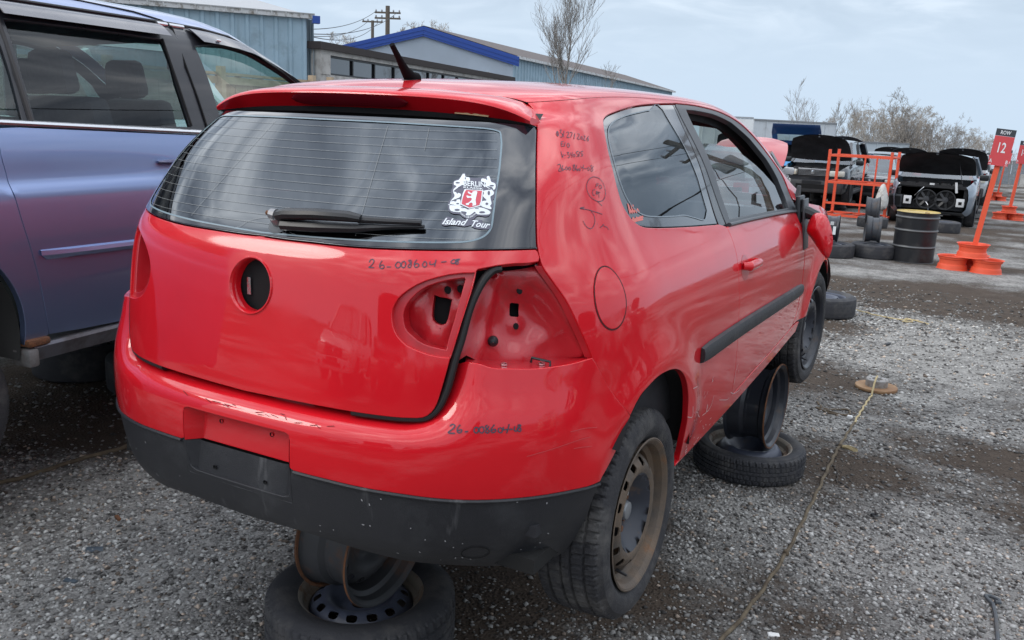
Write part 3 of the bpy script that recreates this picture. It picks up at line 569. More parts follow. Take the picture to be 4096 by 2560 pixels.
# --- spoiler
V=[];F=[];xs=np.linspace(-.555,.555,61)
BLKU=mat('spoiler_black',(.018,.018,.02),.5,bump=.1,bscale=200)
def sp_rows(x):
    ax=abs(x); yu=-.3188+.2213*x*x-.011*x**6; zu=1.3816-.0374*x*x-1.4531*x**6
    yl=-0.2758+0.095*x*x+1.5227*x**6; zl=1.3377+-0.0604*x*x+-0.2348*x**6
    k=ax/.555
    zl=min(zl,zu-.004)
    yl=min(yl,yu+.05*(1-k**6))
    Ag=.0
    # roof-side edge follows the roof gap
    tg=np.interp(ax,[0,.136,.25,.325,.42,.481,.52,.553],[1.581,1.573,1.548,1.510,1.475,1.4405,1.405,1.33]); 
    return yu,zu,yl,zl,tg
def roof_at(x,t):
    ax=abs(x); lo,hi=0.,1.2
    for _ in range(40):
        md=(lo+hi)/2
        if S(np.array(md),np.array(t))[0]<ax: lo=md
        else: hi=md
    return S(np.array((lo+hi)/2),np.array(t))
for x in xs:
    yu,zu,yl,zl,tg=sp_rows(x); rp_=roof_at(x,tg); yr_,zr_=rp_[1]-.004,rp_[2]-.001
    if yr_<yu+.01: yr_=yu+.01
    row=[(x,yr_,zr_-.016),(x,yr_,zr_),(x,yr_-.004,zr_+.0005)]
    for k in (.25,.5,.75,.92):
        row.append((x,yr_+(yu+.006-yr_)*k,zr_+(zu+.002-zr_)*k+.007*math.sin(math.pi*k)*(1-(abs(x)/.56)**6)))
    row+=[(x,yu+.004,zu+.001),(x,yu,zu-.002),(x,yu-.002,zu-.008),(x,yu*.5+yl*.5-.003,(zu+zl)/2),(x,yl,zl+.003),(x,yl+.003,zl)]
    V+=row
nr=len(row)
F=[(i*nr+j,i*nr+j+1,(i+1)*nr+j+1,(i+1)*nr+j) for i in range(60) for j in range(nr-1)]
F.append(tuple(range(nr)));F.append(tuple(60*nr+j for j in range(nr))[::-1])
spo=MB();spo.v=V;spo.f=F;spoiler=spo.build('spoiler',RED,hatch,smooth=40)
V=[];F=[]
for x in xs:
    x=x*.992
    yu,zu,yl,zl,tg=sp_rows(x); g=roof_at(x,1.312 if abs(x)<.5 else 1.312)
    gy,gz=g[1],g[2]
    if gy<yl+.02: gy=yl+.02
    V+=[(x,yl+.003,zl+.001),(x,yl*.55+gy*.45,zl*.6+gz*.4-.004),(x,gy+.012,min(gz,zl)-.002),(x,gy+.05,min(gz,zl)+.03)]
F=[(i*4+j,i*4+j+1,(i+1)*4+j+1,(i+1)*4+j) for i in range(60) for j in range(3)]
spu=MB();spu.v=V;spu.f=F;spu.build('spoiler_underside',BLKU,spoiler,smooth=30)
# high brake light let into the spoiler
V=[];F=[];n_=33
for i in range(n_):
    x=-.205+.41*i/(n_-1)
    yu,zu,yl,zl,_=sp_rows(x); k=abs(x)/.205; w=max(0,1-k**6)**.5
    for j in range(7):
        s_=.5+(-.36+.72*j/6)*w*(1 if j!=9 else 0)
        y=yu+(yl-yu)*s_; z=zu-.003+(zl-zu)*s_; V.append((x,y-.0055-.002*(1-(2*j/6-1)**2),z))
F=[(i*7+j,i*7+j+1,(i+1)*7+j+1,(i+1)*7+j) for i in range(n_-1) for j in range(6)]
bl=MB();bl.v=V;bl.f=F;bl.build('brake_light',mat('brake_light_red',(.16,.006,.014),.25),spoiler,smooth=60)
# --- tailgate seal and body lamp cavity
LCAV=spl([(.735,.990),(.68,.986),(.632,.982),(.602,.962),(.588,.93),(.578,.895),(.568,.86),(.558,.82),(.551,.785),(.548,.759)],2)
bt=spl(BUMP_TOP,3); lb=[p for p in bt if p[0]>.55]
hg=[p for p in spl(HATCH_GAP,3) if .755<p[1]<.975][::-1]
cav=LCAV+lb+hg
def ldist(l,q):
    p=np.asarray(l);d=np.full(len(q),1e9)
    for i in range(len(p)-1):
        a=p[i];ab=p[i+1]-a;u=np.clip(((q-a)@ab)/(ab@ab+1e-18),0,1);d=np.minimum(d,np.linalg.norm(q-(a+u[:,None]*ab),axis=1))
    return d
def cavdep(A,t):
    q=np.stack([A,t],1)
    dr,db,dl=ldist(hg,q),ldist(lb,q),ldist(LCAV,q)
    d=-.022-.085*(1-np.exp(-(dr/.035)**2))*(1-.72*np.exp(-(dl/.055)**2))*(1-.25*np.exp(-(db/.05)**2))
    for (a,b),r,h in ((LAMP_H[0],.022,.012),(LAMP_H[1],.028,.016),(LAMP_H[2],.035,.02),((.76,.80),.03,.02),((.66,.90),.05,.012),((.70,.77),.04,.015)):
        d=d+h*np.exp(-(((A-a)/r)**2+((t-b)/r)**2))
    d=d+.012*np.exp(-((A-.60-.25*(t-.8))/.012)**2)*(dl>.01)
    return d
for mr in (False,True):
    c=panel('lamp_cavity',S,cav,RED_IN,golf,holes=[LAMP_SQ],h=.010,mirror=mr,skirt=0,dep=cavdep)
    panel('cavity_void',S,inset(LAMP_SQ,-.006),DARK,c,h=.03,mirror=mr,off=-.125,skirt=0)
    for a,t in LAMP_H[:2]:
        ring=[(a+.0065*math.cos(q),t+.008*math.sin(q)) for q in np.linspace(0,6.283,13)[:-1]]
        panel('bolt_hole',S,ring,DARK,c,h=.01,mirror=mr,off=float(cavdep(np.array([a]),np.array([t]))[0])+.003,skirt=.003)
    a,t=LAMP_H[2]; P=S(np.array(a),np.array(t)); nv=np.array([.55,-.83,0]); P=P+nv*(float(cavdep(np.array([a]),np.array([t]))[0])+.006)
    g=MB().lathe([(.001,.012),(.008,.010),(.013,.003),(.013,-.006)],n=16).build('rubber_bung',TRIM,c)
    P=P*[-1 if mr else 1,1,1]; nv=nv*[-1 if mr else 1,1,1]
    g.matrix_local=Matrix.Translation(P)@Vector(nv).to_track_quat('Z','Y').to_matrix().to_4x4()
    # wall behind the quarter-panel edge and flange of the bumper top
    e_=np.array([p for p in spl(HATCH_GAP,3) if p[1]<.99]); W0=S(e_[:,0],e_[:,1]); V=[];m=len(e_)
    for i in range(m): V+=[W0[i]+[-.001,.004,0],W0[i]+[-.022,-.002,0],W0[i]+[-.03,.02,0],W0[i]+[-.025,.085,0]]
    V=np.array(V)*[-1 if mr else 1,1,1]
    finish('quarter_flange',V,[(4*i+j,4*i+j+1,4*i+j+5,4*i+j+4) for i in range(m-1) for j in range(3)],RED_IN,golf,smooth=50)
    s3=[]; 
    e_=np.array(spl(SEAL,4)); q=S(e_[:,0],e_[:,1]); nn=N(e_[:,0],e_[:,1]); q=q-nn*.014
    q=q*[-1 if mr else 1,1,1]
    MB().tube(q,.0125,10,flat=.8).build('tailgate_seal',mat('seal_rubber',(.012,.012,.013),.6),golf)
    e_=np.array(lb); W0=B(e_[:,0],e_[:,1]); V=[];m=len(e_)
    for i in range(m): V+=[W0[i]+[0,0,-.001],W0[i]+[-.006,.008,-.002],W0[i]+[-.03,.05,-.003],W0[i]+[-.07,.11,-.004]]
    V=np.array(V)*[-1 if mr else 1,1,1]
    fl=finish('bumper_flange',V,[(4*i+j,4*i+j+1,4*i+j+5,4*i+j+4) for i in range(m-1) for j in range(3)],RED_IN,golf,smooth=50)
    for k in (4,int(m*.55)):
        p=W0[k]+[-.02,.032,.001]; p=p*[-1 if mr else 1,1,1]
        MB().lathe([(.001,.004),(.004,.004),(.009,.002),(.009,-.002)],p,n=12).build('screw',CHROME,fl)
    p=W0[9]+[-.02,.03,.0]; p=p*[-1 if mr else 1,1,1]
    MB().tube([p+np.array([-.028,0,0]),p+np.array([-.026,0,.012]),p+np.array([.024,0,.010]),p+np.array([.026,-.004,-.012])],.0035,6).build('clip',TRIM,fl)
# --- bumper: painted cover over black lower apron, with the plate recess
PW,PT,PB=.176,.545,.360
rb=[(.1795,.4495)]+spl(RB,3)
top_c=[(.0,.672),(.30,.672),(.42,.668),(.478,.662),(.505,.672),(.517,.70),(.531,.735),(.540,.757)]
ba=spl(BUMP_ARCH,3); red_arch=[p for p in ba if p[1]>.428]; blk_arch=[p for p in ba if p[1]<=.428]
tp=spl(top_c,3)+[p for p in bt if p[0]>.545]+spl(BUMP_GAP,3)[1:]
redr=tp+red_arch+[(.8725,.4275)]+rb[::-1][1:]
redr=redr+[(.178,.452),(.178,PT-.02),(.174,PT-.005),(.160,PT),(0,PT)]
redo=redr[::-1]
redo=redo+[p for p in mir(redr) if abs(p[0])>1e-6]
def mk(l):  # ensure ccw
    a=sum(l[i][0]*l[(i+1)%len(l)][1]-l[(i+1)%len(l)][0]*l[i][1] for i in range(len(l))); return l if a>0 else l[::-1]
bump=panel('bumper_cover',Bx,mk(redo),RED,golf,h=.022,gap=.0016,skirt=.016)
botl=[(0,.262),(.2,.268),(.35,.245),(.47,.222),(.62,.200),(.74,.188),(.802,.198)]
blkr=[(0,PB),(.150,PB),(.168,PB+.006),(.1735,PB+.02),(.1795,.4475)]+[(a,t-.002) for a,t in rb[1:]]+blk_arch+spl(botl,4)[::-1]
blko=blkr+[p for p in mir(blkr)[::-1] if abs(p[0])>1e-6]
apr=panel('lower_apron',Bx,mk(blko),BLKP,bump,h=.022,off=-.003,skirt=.02)
lip=[(a,t-.0045) for a,t in rb[1:]]
for sg in (1,-1):
    e_=np.array(lip); q=Bx(e_[:,0]*sg,e_[:,1]); MB().tube(q,.005,6).build('apron_lip',BLKP,apr)
# plate recess box
def pw(x,z,y): return (x,y,z)
rec=MB()
yb1,yb0=-.705,-.722
def bz(x,z): 
    return float(Bx(np.array(x/1.045),np.array(z))[1])
w0=PW+.008; wi=.152
V=[];F=[]
zs=[PT+.001,.515,.48,.4515]
for z in zs: V+=[(-w0,bz(w0,z)+.001,z),(-wi,-.706-(PT-z)*.12,z),(wi,-.706-(PT-z)*.12,z),(w0,bz(w0,z)+.001,z)]
F=[(4*i+j,4*i+j+1,4*i+j+5,4*i+j+4) for i in range(3) for j in range(3)]
b=len(V);V+=[(-w0,bz(w0,PT)+.002,PT+.002),(w0,bz(w0,PT)+.002,PT+.002),(0,bz(0,PT)+.002,PT+.002),(-wi,-.706,PT),(wi,-.706,PT)]
F+=[(b,b+2,b+4,b+3),(b+2,b+1,b+4)]
rc=MB();rc.v=V;rc.f=F;rc.build('plate_recess',RED,bump,smooth=30)
V=[];zs=[.4498,.42,.39,.362]
for z in zs: V+=[(-w0,bz(w0,z)+.003,z),(-wi-.004,-.712-(PT-z)*.13,z),(-wi+.012,-.716-(PT-z)*.13,z-.0),(wi-.012,-.716-(PT-z)*.13,z),(wi+.004,-.712-(PT-z)*.13,z),(w0,bz(w0,z)+.003,z)]
F=[(6*i+j,6*i+j+1,6*i+j+7,6*i+j+6) for i in range(3) for j in range(5)]
b=len(V);V+=[(-w0,bz(w0,PB)+.003,PB-.003),(w0,bz(w0,PB)+.003,PB-.003),(-wi,-.735,PB+.004),(wi,-.735,PB+.004),(0,bz(0,PB)+.003,PB-.003)]
F+=[(b,b+4,b+3,b+2),(b+4,b+1,b+3)]
rc=MB();rc.v=V;rc.f=F;rp2=rc.build('plate_backing',BLKP,apr,smooth=30)
for x in (-.0889,.0889):
    for z in (.511,.390):
        MB().lathe([(.001,.004),(.004,.004),(.006,.0)],(x,-.706-(PT-z)*.12-(.016 if z<.45 else 0.003),z),'Y',10).build('screw_hole',DARK,rp2)
a0,t0=.60,.268
q=[(a0+.030*math.cos(k),t0+.022*math.sin(k)) for k in np.linspace(0,6.283,25)]
ribbon('tow_eye_cover',Bx,[q],.0035,mat('groove',(.010,.010,.011),.8),apr,off=-.0015)
GAP_SHADE=mat('gap_shade_black',(.003,.003,.003),.9)  # black strips added behind the panel gaps, standing in for the shade inside
for mr in (False,True):
    ribbon('gap_shade_strip',S,[BUMP_GAP],.016,GAP_SHADE,golf,off=-.009,mirror=mr); ribbon('gap_shade_strip',S,[DOOR_REAR],.018,GAP_SHADE,golf,off=-.010,mirror=mr)
    ribbon('gap_shade_strip',S,[[(2.08,.340),(2.3,.355),(2.7,.378),(3.12,.400)]],.016,GAP_SHADE,golf,off=-.010,mirror=mr); ribbon('gap_shade_strip',S,[[(3.16,.43),(3.20,.50),(3.218,.6),(3.216,.8),(3.208,.95)]],.018,GAP_SHADE,golf,off=-.010,mirror=mr)
    ribbon('gap_shade_strip',S,[[p for p in HATCH_GAP if 1.0<p[1]<1.33]],.02,GAP_SHADE,golf,off=-.012,mirror=mr); ribbon('gap_shade_strip',S,[rgap[:-1]],.02,GAP_SHADE,golf,off=-.014,mirror=mr)
# --- handle, rub strips, fuel flap, door lock
for mr,d in zip((False,True),doors):
    sg=-1 if mr else 1
    st=spl(STRIP,6); e_=np.array(st); q=S(e_[:,0],e_[:,1])
    V=[];F=[];m=len(e_)
    sec=[(-.030,.0),(-.026,.012),(-.012,.017),(.012,.017),(.026,.012),(.030,.0)]
    for i in range(m):
        tp_=1.0 if 0<i<m-1 else .85
        for dz,dx in sec: V.append((q[i][0]*sg+sg*(dx*tp_+.001),q[i][1],q[i][2]+dz*tp_))
    F=[(6*i+j,6*i+j+1,6*i+j+7,6*i+j+6) for i in range(m-1) for j in range(5)]+[tuple(range(6)),tuple((m-1)*6+j for j in range(6))]
    split=[i for i in range(m) if e_[i][0]>1.985][0]
    for par_,i0,i1 in ((d,split,m-1),(golf,0,split)):
        stp=MB();stp.v=V[6*i0:6*i1+6];n_=i1-i0;stp.f=[(6*i+j,6*i+j+1,6*i+j+7,6*i+j+6) for i in range(n_) for j in range(5)]+[tuple(range(6)),tuple(n_*6+j for j in range(6))];stp.build('rub_strip',BLKP,par_,smooth=30)
    hA,hT=2.085,.838; c=S(np.array(hA),np.array(hT))
    MB().tube([(sg*(c[0]+.004),c[1]-.075,c[2]+.002),(sg*(c[0]+.026),c[1]-.06,c[2]+.002),(sg*(c[0]+.030),c[1],c[2]+.002),(sg*(c[0]+.026),c[1]+.075,c[2]),(sg*(c[0]+.004),c[1]+.09,c[2])],[.011,.014,.015,.014,.012],10,flat=1.2).build('door_handle',RED,d)
    cup=[(hA-.035+.055*math.cos(k),hT-.008+.046*math.sin(k)) for k in np.linspace(0,6.283,25)[:-1]]
    panel('handle_cup',S,cup,RED_IN,d,h=.02,mirror=mr,off=.0006,skirt=0,dep=lambda A,t:-.0*A)
fc=np.array(FUEL).mean(0)
ang=lambda p:math.atan2(p[1]-fc[1],p[0]-fc[0])
fl=[(fc[0]+.0555*math.cos(k),fc[1]+.0770*math.sin(k)) for k in np.linspace(0,6.283,41)[:-1]]
ribbon('fuel_flap_groove',S,[[*fl,fl[0]]],.0034,mat('groove_dark',(.05,.002,.004),.7),golf,off=.0012)
panel('fuel_flap',S,inset(fl,.003),RED,golf,h=.018,off=.0018,skirt=.003)
# --- paint-pen writing and scrapes
tag(ribbon('yard_number',Sx,TX_HATCH,.0023,INK,hatch),kind='stuff')
tag(ribbon('yard_number',Bx,TX_BUMP,.0030,INK,bump,off=.0016),kind='stuff')
tag(ribbon('stock_writing',S,TX_SIDE,.0017,INK,golf),kind='stuff')
SCRM=mat('scrape_primer',(.58,.42,.42),.7)
tag(ribbon('paint_scrapes',S,SCR,.0026,SCRM,golf,off=.0014),kind='stuff')
tag(ribbon('bumper_scrapes',Bx,SCRB,.0016,mat('scratch',(.62,.07,.08),.6),bump,off=.0012),kind='stuff')
rr=random.Random(3); sc=[]
for _ in range(26):
    a=rr.uniform(1.47,1.75); t=.27+rr.random()**2*.22+(a-1.47)*.02; l=rr.uniform(.004,.02); g=rr.uniform(-1.2,1.2); sc.append([(a,t),(a+l*math.cos(g),t+l*math.sin(g))])
tag(ribbon('paint_chips',S,sc,.0028,SCRM,golf,off=.0013),kind='stuff')
sc=[]
for _ in range(16):
    a=rr.uniform(-.2,.3); t=rr.uniform(.575,.592); l=rr.uniform(.008,.03); sc.append([(a,t),(a+l,t+rr.uniform(-.01,.01))])
tag(ribbon('bumper_scuffs',Bx,sc,.0014,mat('scuff_dark',(.05,.005,.01),.8),bump,off=.0015),kind='stuff')
sc=[]
for _ in range(60):
    a=rr.uniform(-.6,.85); t=rr.uniform(.24,.42); 
    if abs(a)<.19: continue
    l=rr.uniform(.002,.006); g=rr.uniform(0,3); sc.append([(a,t),(a+l*math.cos(g),t+l*math.sin(g))])
tag(ribbon('apron_nicks',Bx,sc,.0028,mat('nick_pale',(.35,.35,.36),.7),apr,off=-.0016),kind='stuff')
chip=[]
x=.30
V=[];F=[]
for i in range(9):
    x=.335+.012*i; yu,zu,yl,zl,_=sp_rows(x); hgt=.004*(.4+rr.random()); V+=[(x,yl-.0035,zl+.001),(x,yl-.0025,zl+.001+hgt)]
finish('filler_chip',V,[(2*i,2*i+2,2*i+3,2*i+1) for i in range(8)],mat('filler_tan',(.42,.30,.17),.8),spoiler)
# --- emblem sticker on the rear window
# --- wiper
def gp(A,t,o): 
    p=Sx(np.array(A),np.array(t)); n=np.array([0,-.72,.69]); return p+n*o
wp=MB()
arm=[gp(.065,1.043,.030),gp(.10,1.043,.040),gp(.20,1.046,.046),gp(.295,1.050,.042),gp(.325,1.052,.034)]
wiper=MB().tube(arm,[.020,.021,.020,.018,.013],10,flat=.75).build('wiper_arm',mat('wiper_black',(.016,.017,.019),.42),hatch)
MB().tube([gp(.315,1.052,.030),gp(.40,1.056,.026),gp(.475,1.060,.022)],[.010,.008,.007],8,flat=.9).build('wiper_tip',TRIM,wiper)
MB().tube([gp(.075,1.030,.016),gp(.18,1.034,.016),gp(.30,1.041,.014),(gp(.40,1.052,.012)),gp(.478,1.057,.012)],[.018,.018,.015,.007,.006],8,flat=.8).build('wiper_blade',TRIM,wiper)
pv=gp(.045,1.042,.020)
wps=MB().tube([gp(.045,1.042,.0),gp(.045,1.042,.03)],[.020,.017],12).tube([gp(.048,1.043,.03),gp(.030,1.043,.034)],[.016,.013],10).build('wiper_hub',mat('alloy_grey',(.30,.30,.31),.45,metal=.6),wiper)
MB().tube([gp(.030,1.043,.034),gp(.018,1.043,.036)],.006,8).build('spindle_nut',RUST,wiper)
MB().lathe([(.001,0),(.028,0),(.034,-.004)],n=16).build('wiper_grommet',mat('dust_grey',(.12,.13,.14),.7),wiper).matrix_local=Matrix.Translation(gp(.045,1.04,.006))@Vector((0,-.72,.69)).to_track_quat('Z','Y').to_matrix().to_4x4()
# --- roof aerial
ant=MB().tube([(0,.030,1.428),(0,.005,1.433),(0,-.025,1.455),(0,-.058,1.489),(0,-.092,1.523)],[.024,.021,.014,.0095,.008],12).build('aerial',mat('aerial_rubber',(.006,.006,.007),.85,spec=.1),golf)
MB().lathe([(.001,.006),(.020,.006),(.034,.001),(.036,-.006)],(0,.012,1.424),n=20).build('aerial_base',TRIM,ant)
# ================================================================ wheels (axis X, outer face +X)
def tyre_mesh(Ro,w,Ri,pitch=64,seg=6,blocks=True,bulge=.010,key=None,flatprof=False):
    """tyre with moulded tread blocks"""
    hw=w/2; prof=[]   # (x, r, treadflag)
    side=[(-hw*.80,Ri-.004),(-hw*.93,Ri+.010),(-hw-bulge*.6,Ri+(Ro-Ri)*.32),(-hw-bulge,Ri+(Ro-Ri)*.52),(-hw-bulge*.45,Ri+(Ro-Ri)*.76),(-hw*.94,Ro-.016)]
    tr=[(-.90,.006),(-.84,.003),(-.60,.001),(-.57,.001),(-.53,.001),(-.50,.0),(-.20,0),(-.17,0),(-.13,0),(-.10,0),(.10,0),(.13,0),(.17,0),(.20,0),(.50,0),(.53,.001),(.57,.001),(.60,.001),(.84,.003),(.90,.006)]
    for x,r in side: prof.append((x,r,None))
    for i,(u,d) in enumerate(tr): prof.append((u*hw,Ro-d,u))
    for x,r in side[::-1]: prof.append((-x,r,None))
    n=pitch*seg; V=[];F=[];m=len(prof)
    for i in range(n):
        for x,r,u in prof:
            k=0
            if u is not None and blocks:
                au=abs(u)
                if .52<au<.58 or .12<au<.18: k=.008
                else:
                    rib=0 if au<.11 else (1 if au<.51 else 2)
                    ph=(i+ (0 if rib==0 else (2 if u>0 else 4) if rib==1 else (1 if u>0 else 3)) + int(u*5))%seg
                    if ph==0: k=.009 if rib==2 else (.008 if rib==1 else .003)
                    if ph==3: k=.0025 if au>.11 else .0
            a=2*math.pi*i/n; rr_=r-k
            V.append((x,rr_*math.cos(a),rr_*math.sin(a)))
    for i in range(n):
        j=(i+1)%n
        for k in range(m-1): F.append((i*m+k,j*m+k,j*m+k+1,i*m+k+1))
    return V,F
def put_tyre(name,par,Ro,w,Ri,mat_,pitch=64,seg=6,blocks=True,share=None):
    if share is not None:
        o=bpy.data.objects.new(name,share); COL.objects.link(o); o.parent=par; return o
    V,F=tyre_mesh(Ro,w,Ri,pitch,seg,blocks)
    b=MB();b.v=V;b.f=F
    return b.build(name,mat_,par,smooth=38)
def rim_parts(par,Ri,w,m_disc,m_barrel,holes=14,hole_r=None,et=.012,centre=.032,dish=.035,m_edge=None,slot=(.020,.013),name='rim',m_bowl=None):
    """pressed steel wheel: drop-centre barrel and a disc with a ring of holes"""
    hw=w/2
    pr=[(hw+.004,Ri+.014),(hw+.006,Ri+.010),(hw+.001,Ri+.004),(hw-.006,Ri-.002),(hw-.022,Ri-.006),(hw-.030,Ri-.008),(hw-.040,Ri-.022),(hw*.15,Ri-.026),(-hw*.15,Ri-.026),(-hw*.32,Ri-.012),(-hw+.03,Ri-.006),(-hw+.008,Ri-.003),(-hw-.001,Ri+.004),(-hw-.006,Ri+.010),(-hw-.004,Ri+.014)]
    th=.004
    prof=[(r,x) for x,r in pr]+[(r-th,x*.985) for x,r in pr[::-1][1:-1]]; prof.append(prof[0])
    rim=MB().lathe(prof,axis='X',n=72).build(name,m_barrel,par,smooth=24)
    Ro_=Ri-.025
    out=[(Ro_*math.cos(a),Ro_*math.sin(a)) for a in np.linspace(0,2*math.pi,73)[:-1]]
    hr=hole_r or Ro_*.80; hs=[]
    for k in range(holes):
        a=2*math.pi*k/holes; c,s_=math.cos(a),math.sin(a); q=[]
        for b in np.linspace(0,2*math.pi,15)[:-1]:
            u=slot[1]*abs(math.cos(b))**.7*(1 if math.cos(b)>0 else -1); v=slot[0]*abs(math.sin(b))**.7*(1 if math.sin(b)>0 else -1)
            q.append(((hr+u)*c-v*s_,(hr+u)*s_+v*c))
        hs.append(q)
    cen=[(centre*math.cos(a),centre*math.sin(a)) for a in np.linspace(0,2*math.pi,25)[:-1]]
    rb_=Ro_*.63; mid=[(rb_*math.cos(a),rb_*math.sin(a)) for a in np.linspace(0,2*math.pi,49)[:-1]]
    def plate(nm,ol,hl,m):
        co,tri,loops=cdt(ol,hl,.014); rr_=np.hypot(co[:,0],co[:,1])/Ro_
        h=np.interp(rr_,[0,.34,.40,.48,.60,.70,.80,.90,.97,1.0],[-.012,-.012,-.010,.004,.022,.028,.024,.010,-.008,-.022])*dish/.035; x=et+h
        V=[(x[i],co[i,0],co[i,1]) for i in range(len(co))]; F=[tuple(t) for t in tri]
        b=len(V); V+=[(x[i]-.004,co[i,0],co[i,1]) for i in range(len(co))]; F+=[tuple(q+b for q in t[::-1]) for t in tri]
        for lp in loops:
            for k in range(len(lp)): F.append((lp[k],lp[k-1],lp[k-1]+b,lp[k]+b))
        mb=MB();mb.v=V;mb.f=F; return mb.build(nm,m,rim,smooth=50)
    if m_bowl is None: disc=plate('wheel_disc',out,hs+[cen],m_disc)
    else: disc=plate('wheel_disc',out,hs+[mid],m_disc); plate('wheel_bowl',mid,[cen],m_bowl)
    return rim,disc
def hub_parts(rim,x0,m):
    MB().lathe([(.001,.034),(.020,.034),(.026,.032),(.030,.020),(.030,-.02)],axis='X',c=(x0-.012,0,0),n=24).build('hub_cap',mat('hub_silver',(.36,.38,.40),.4,metal=.7),rim)
    for k in range(5):
        a=2*math.pi*k/5+.35; c=(x0-.004,.056*math.cos(a),.056*math.sin(a))
        if k in (1,3): MB().lathe([(.001,.020),(.0095,.020),(.010,.004),(.013,0),(.013,-.006)],c,'X',6).build('wheel_bolt',CHROME if k==1 else RUST,rim,smooth=20)
        else: MB().lathe([(.001,.001),(.008,.001),(.009,-.004)],c,'X',12).build('bolt_hole',RUST,rim)
    MB().tube([(x0+.02,-.075,-.155),(x0+.055,-.075,-.165)],[.0055,.004],8).build('valve',TRIM,rim)
BOWL=mat('bowl_blueblack',(.030,.034,.046),.42,dirt=(.14,.085,.05),dscale=10,dlo=.58,dhi=.70)  # darker than the disc around it: the bowl's shading put into its colour
RWX,RWZ=.748,.208
def car_wheel(par,x,y,z,left=False,mts=(STEEL_RST,STEEL_RST),share=None,camber=0,steer=0,spin=0):
    w=empty('wheel',(x,y,z)); w.parent=par; w.rotation_euler=(spin if not left else spin,camber,(math.pi if left else 0)+steer)
    w.rotation_mode='ZYX' if False else 'XYZ'
    t=put_tyre('tyre',w,.313,.196,.214,RUB,60,6,share=share)
    rim,disc=rim_parts(w,.213,.196,mts[0],mts[1],holes=14,hole_r=.152,slot=(.0145,.0125),et=.050,m_bowl=BOWL,dish=.05)
    hub_parts(rim,.040,None)
    return w,t
w0_,ty0=car_wheel(golf,RWX,0,RWZ,camber=-.015)
TYRE16=ty0.data
car_wheel(golf,-RWX,0,RWZ,left=True,share=TYRE16)
car_wheel(golf,.758,2.578,.285,mts=(STEEL_BLK,STEEL_BLK),share=TYRE16,steer=-.05,spin=.4)
car_wheel(golf,-.758,2.578,.285,left=True,mts=(STEEL_BLK,STEEL_RST),share=TYRE16)
# --- arch liners, underbody, cabin
LINER=mat('liner_felt',(.012,.012,.013),.95,bump=.2,bscale=80)
for sg in (1,-1):
    for yc,x1,x0 in ((0,.872,.52),(2.578,.865,.50)):
        V=[];F=[];n_=28
        for i in range(n_+1):
            a=R(4)+R(140)*i/n_
            for x,rr_ in ((x1,.352),(x1-.03,.362),(x0+.05,.372),(x0,.33)): V.append((sg*x,yc+rr_*math.cos(a),.295+rr_*math.sin(a)))
        F=[(4*i+j,4*i+j+1,4*i+j+5,4*i+j+4) for i in range(n_) for j in range(3)]
        if yc>1: F=[f for f in F if V[f[0]][1]<2.9]
        finish('arch_liner',V,F,LINER,golf,smooth=60)
        MB().prism([(yc+.355*math.cos(a),.295+.355*math.sin(a)) for a in np.linspace(0,math.pi,24)],'X',sg*x0,sg*(x0+.01)).build('arch_inner',LINER,golf)
UB=MB().box((0,1.3,.235),(1.50,3.6,.04)).box((0,-.05,.22),(1.1,.10,.08)).build('underbody',mat('underbody_black',(.010,.010,.010),.9),golf)
FLOOR=MB().box((0,.95,.33),(1.50,2.9,.03)).box((0,-.38,.60),(1.12,.40,.04)).box((0,2.2,.62),(1.46,.06,.62)).box((0,-.10,.78),(1.2,.05,.36)).build('cabin_floor',CABIN,golf)
SEATM=mat('seat_cloth',(.03,.03,.034),.9,bump=.15,bscale=300)
def seat(par,x,y,z,m,rec=.25,w=.48,head=True):
    s=empty('seat',(x,y,z)); s.parent=par
    MB().box((0,.05,.10),(w,.50,.16)).build('cushion',m,s,bevel=.03)
    MB().box((0,-.24,.42),(w*.96,.13,.58),rx=rec,taper=.86).build('backrest',m,s,bevel=.035)
    if head: MB().box((0,-.36,.80),(.25,.09,.17),rx=rec*.6,taper=.85).build('headrest',m,s,bevel=.03)
    return s
for sg in (1,-1): seat(golf,sg*.36,1.30,.36,SEATM)
rs=empty('rear_seat',(0,.42,.38)); rs.parent=golf
MB().box((0,.02,.10),(1.18,.48,.17)).build('cushion',SEATM,rs,bevel=.03); MB().box((0,-.27,.40),(1.16,.13,.55),rx=.28).build('backrest',SEATM,rs,bevel=.03)
for x in (-.36,.36): MB().box((x,-.40,.74),(.24,.08,.14),rx=.2).build('headrest',SEATM,rs,bevel=.025)
MB().box((0,2.02,.84),(1.42,.34,.20)).build('dashboard',CABIN,golf,bevel=.04)
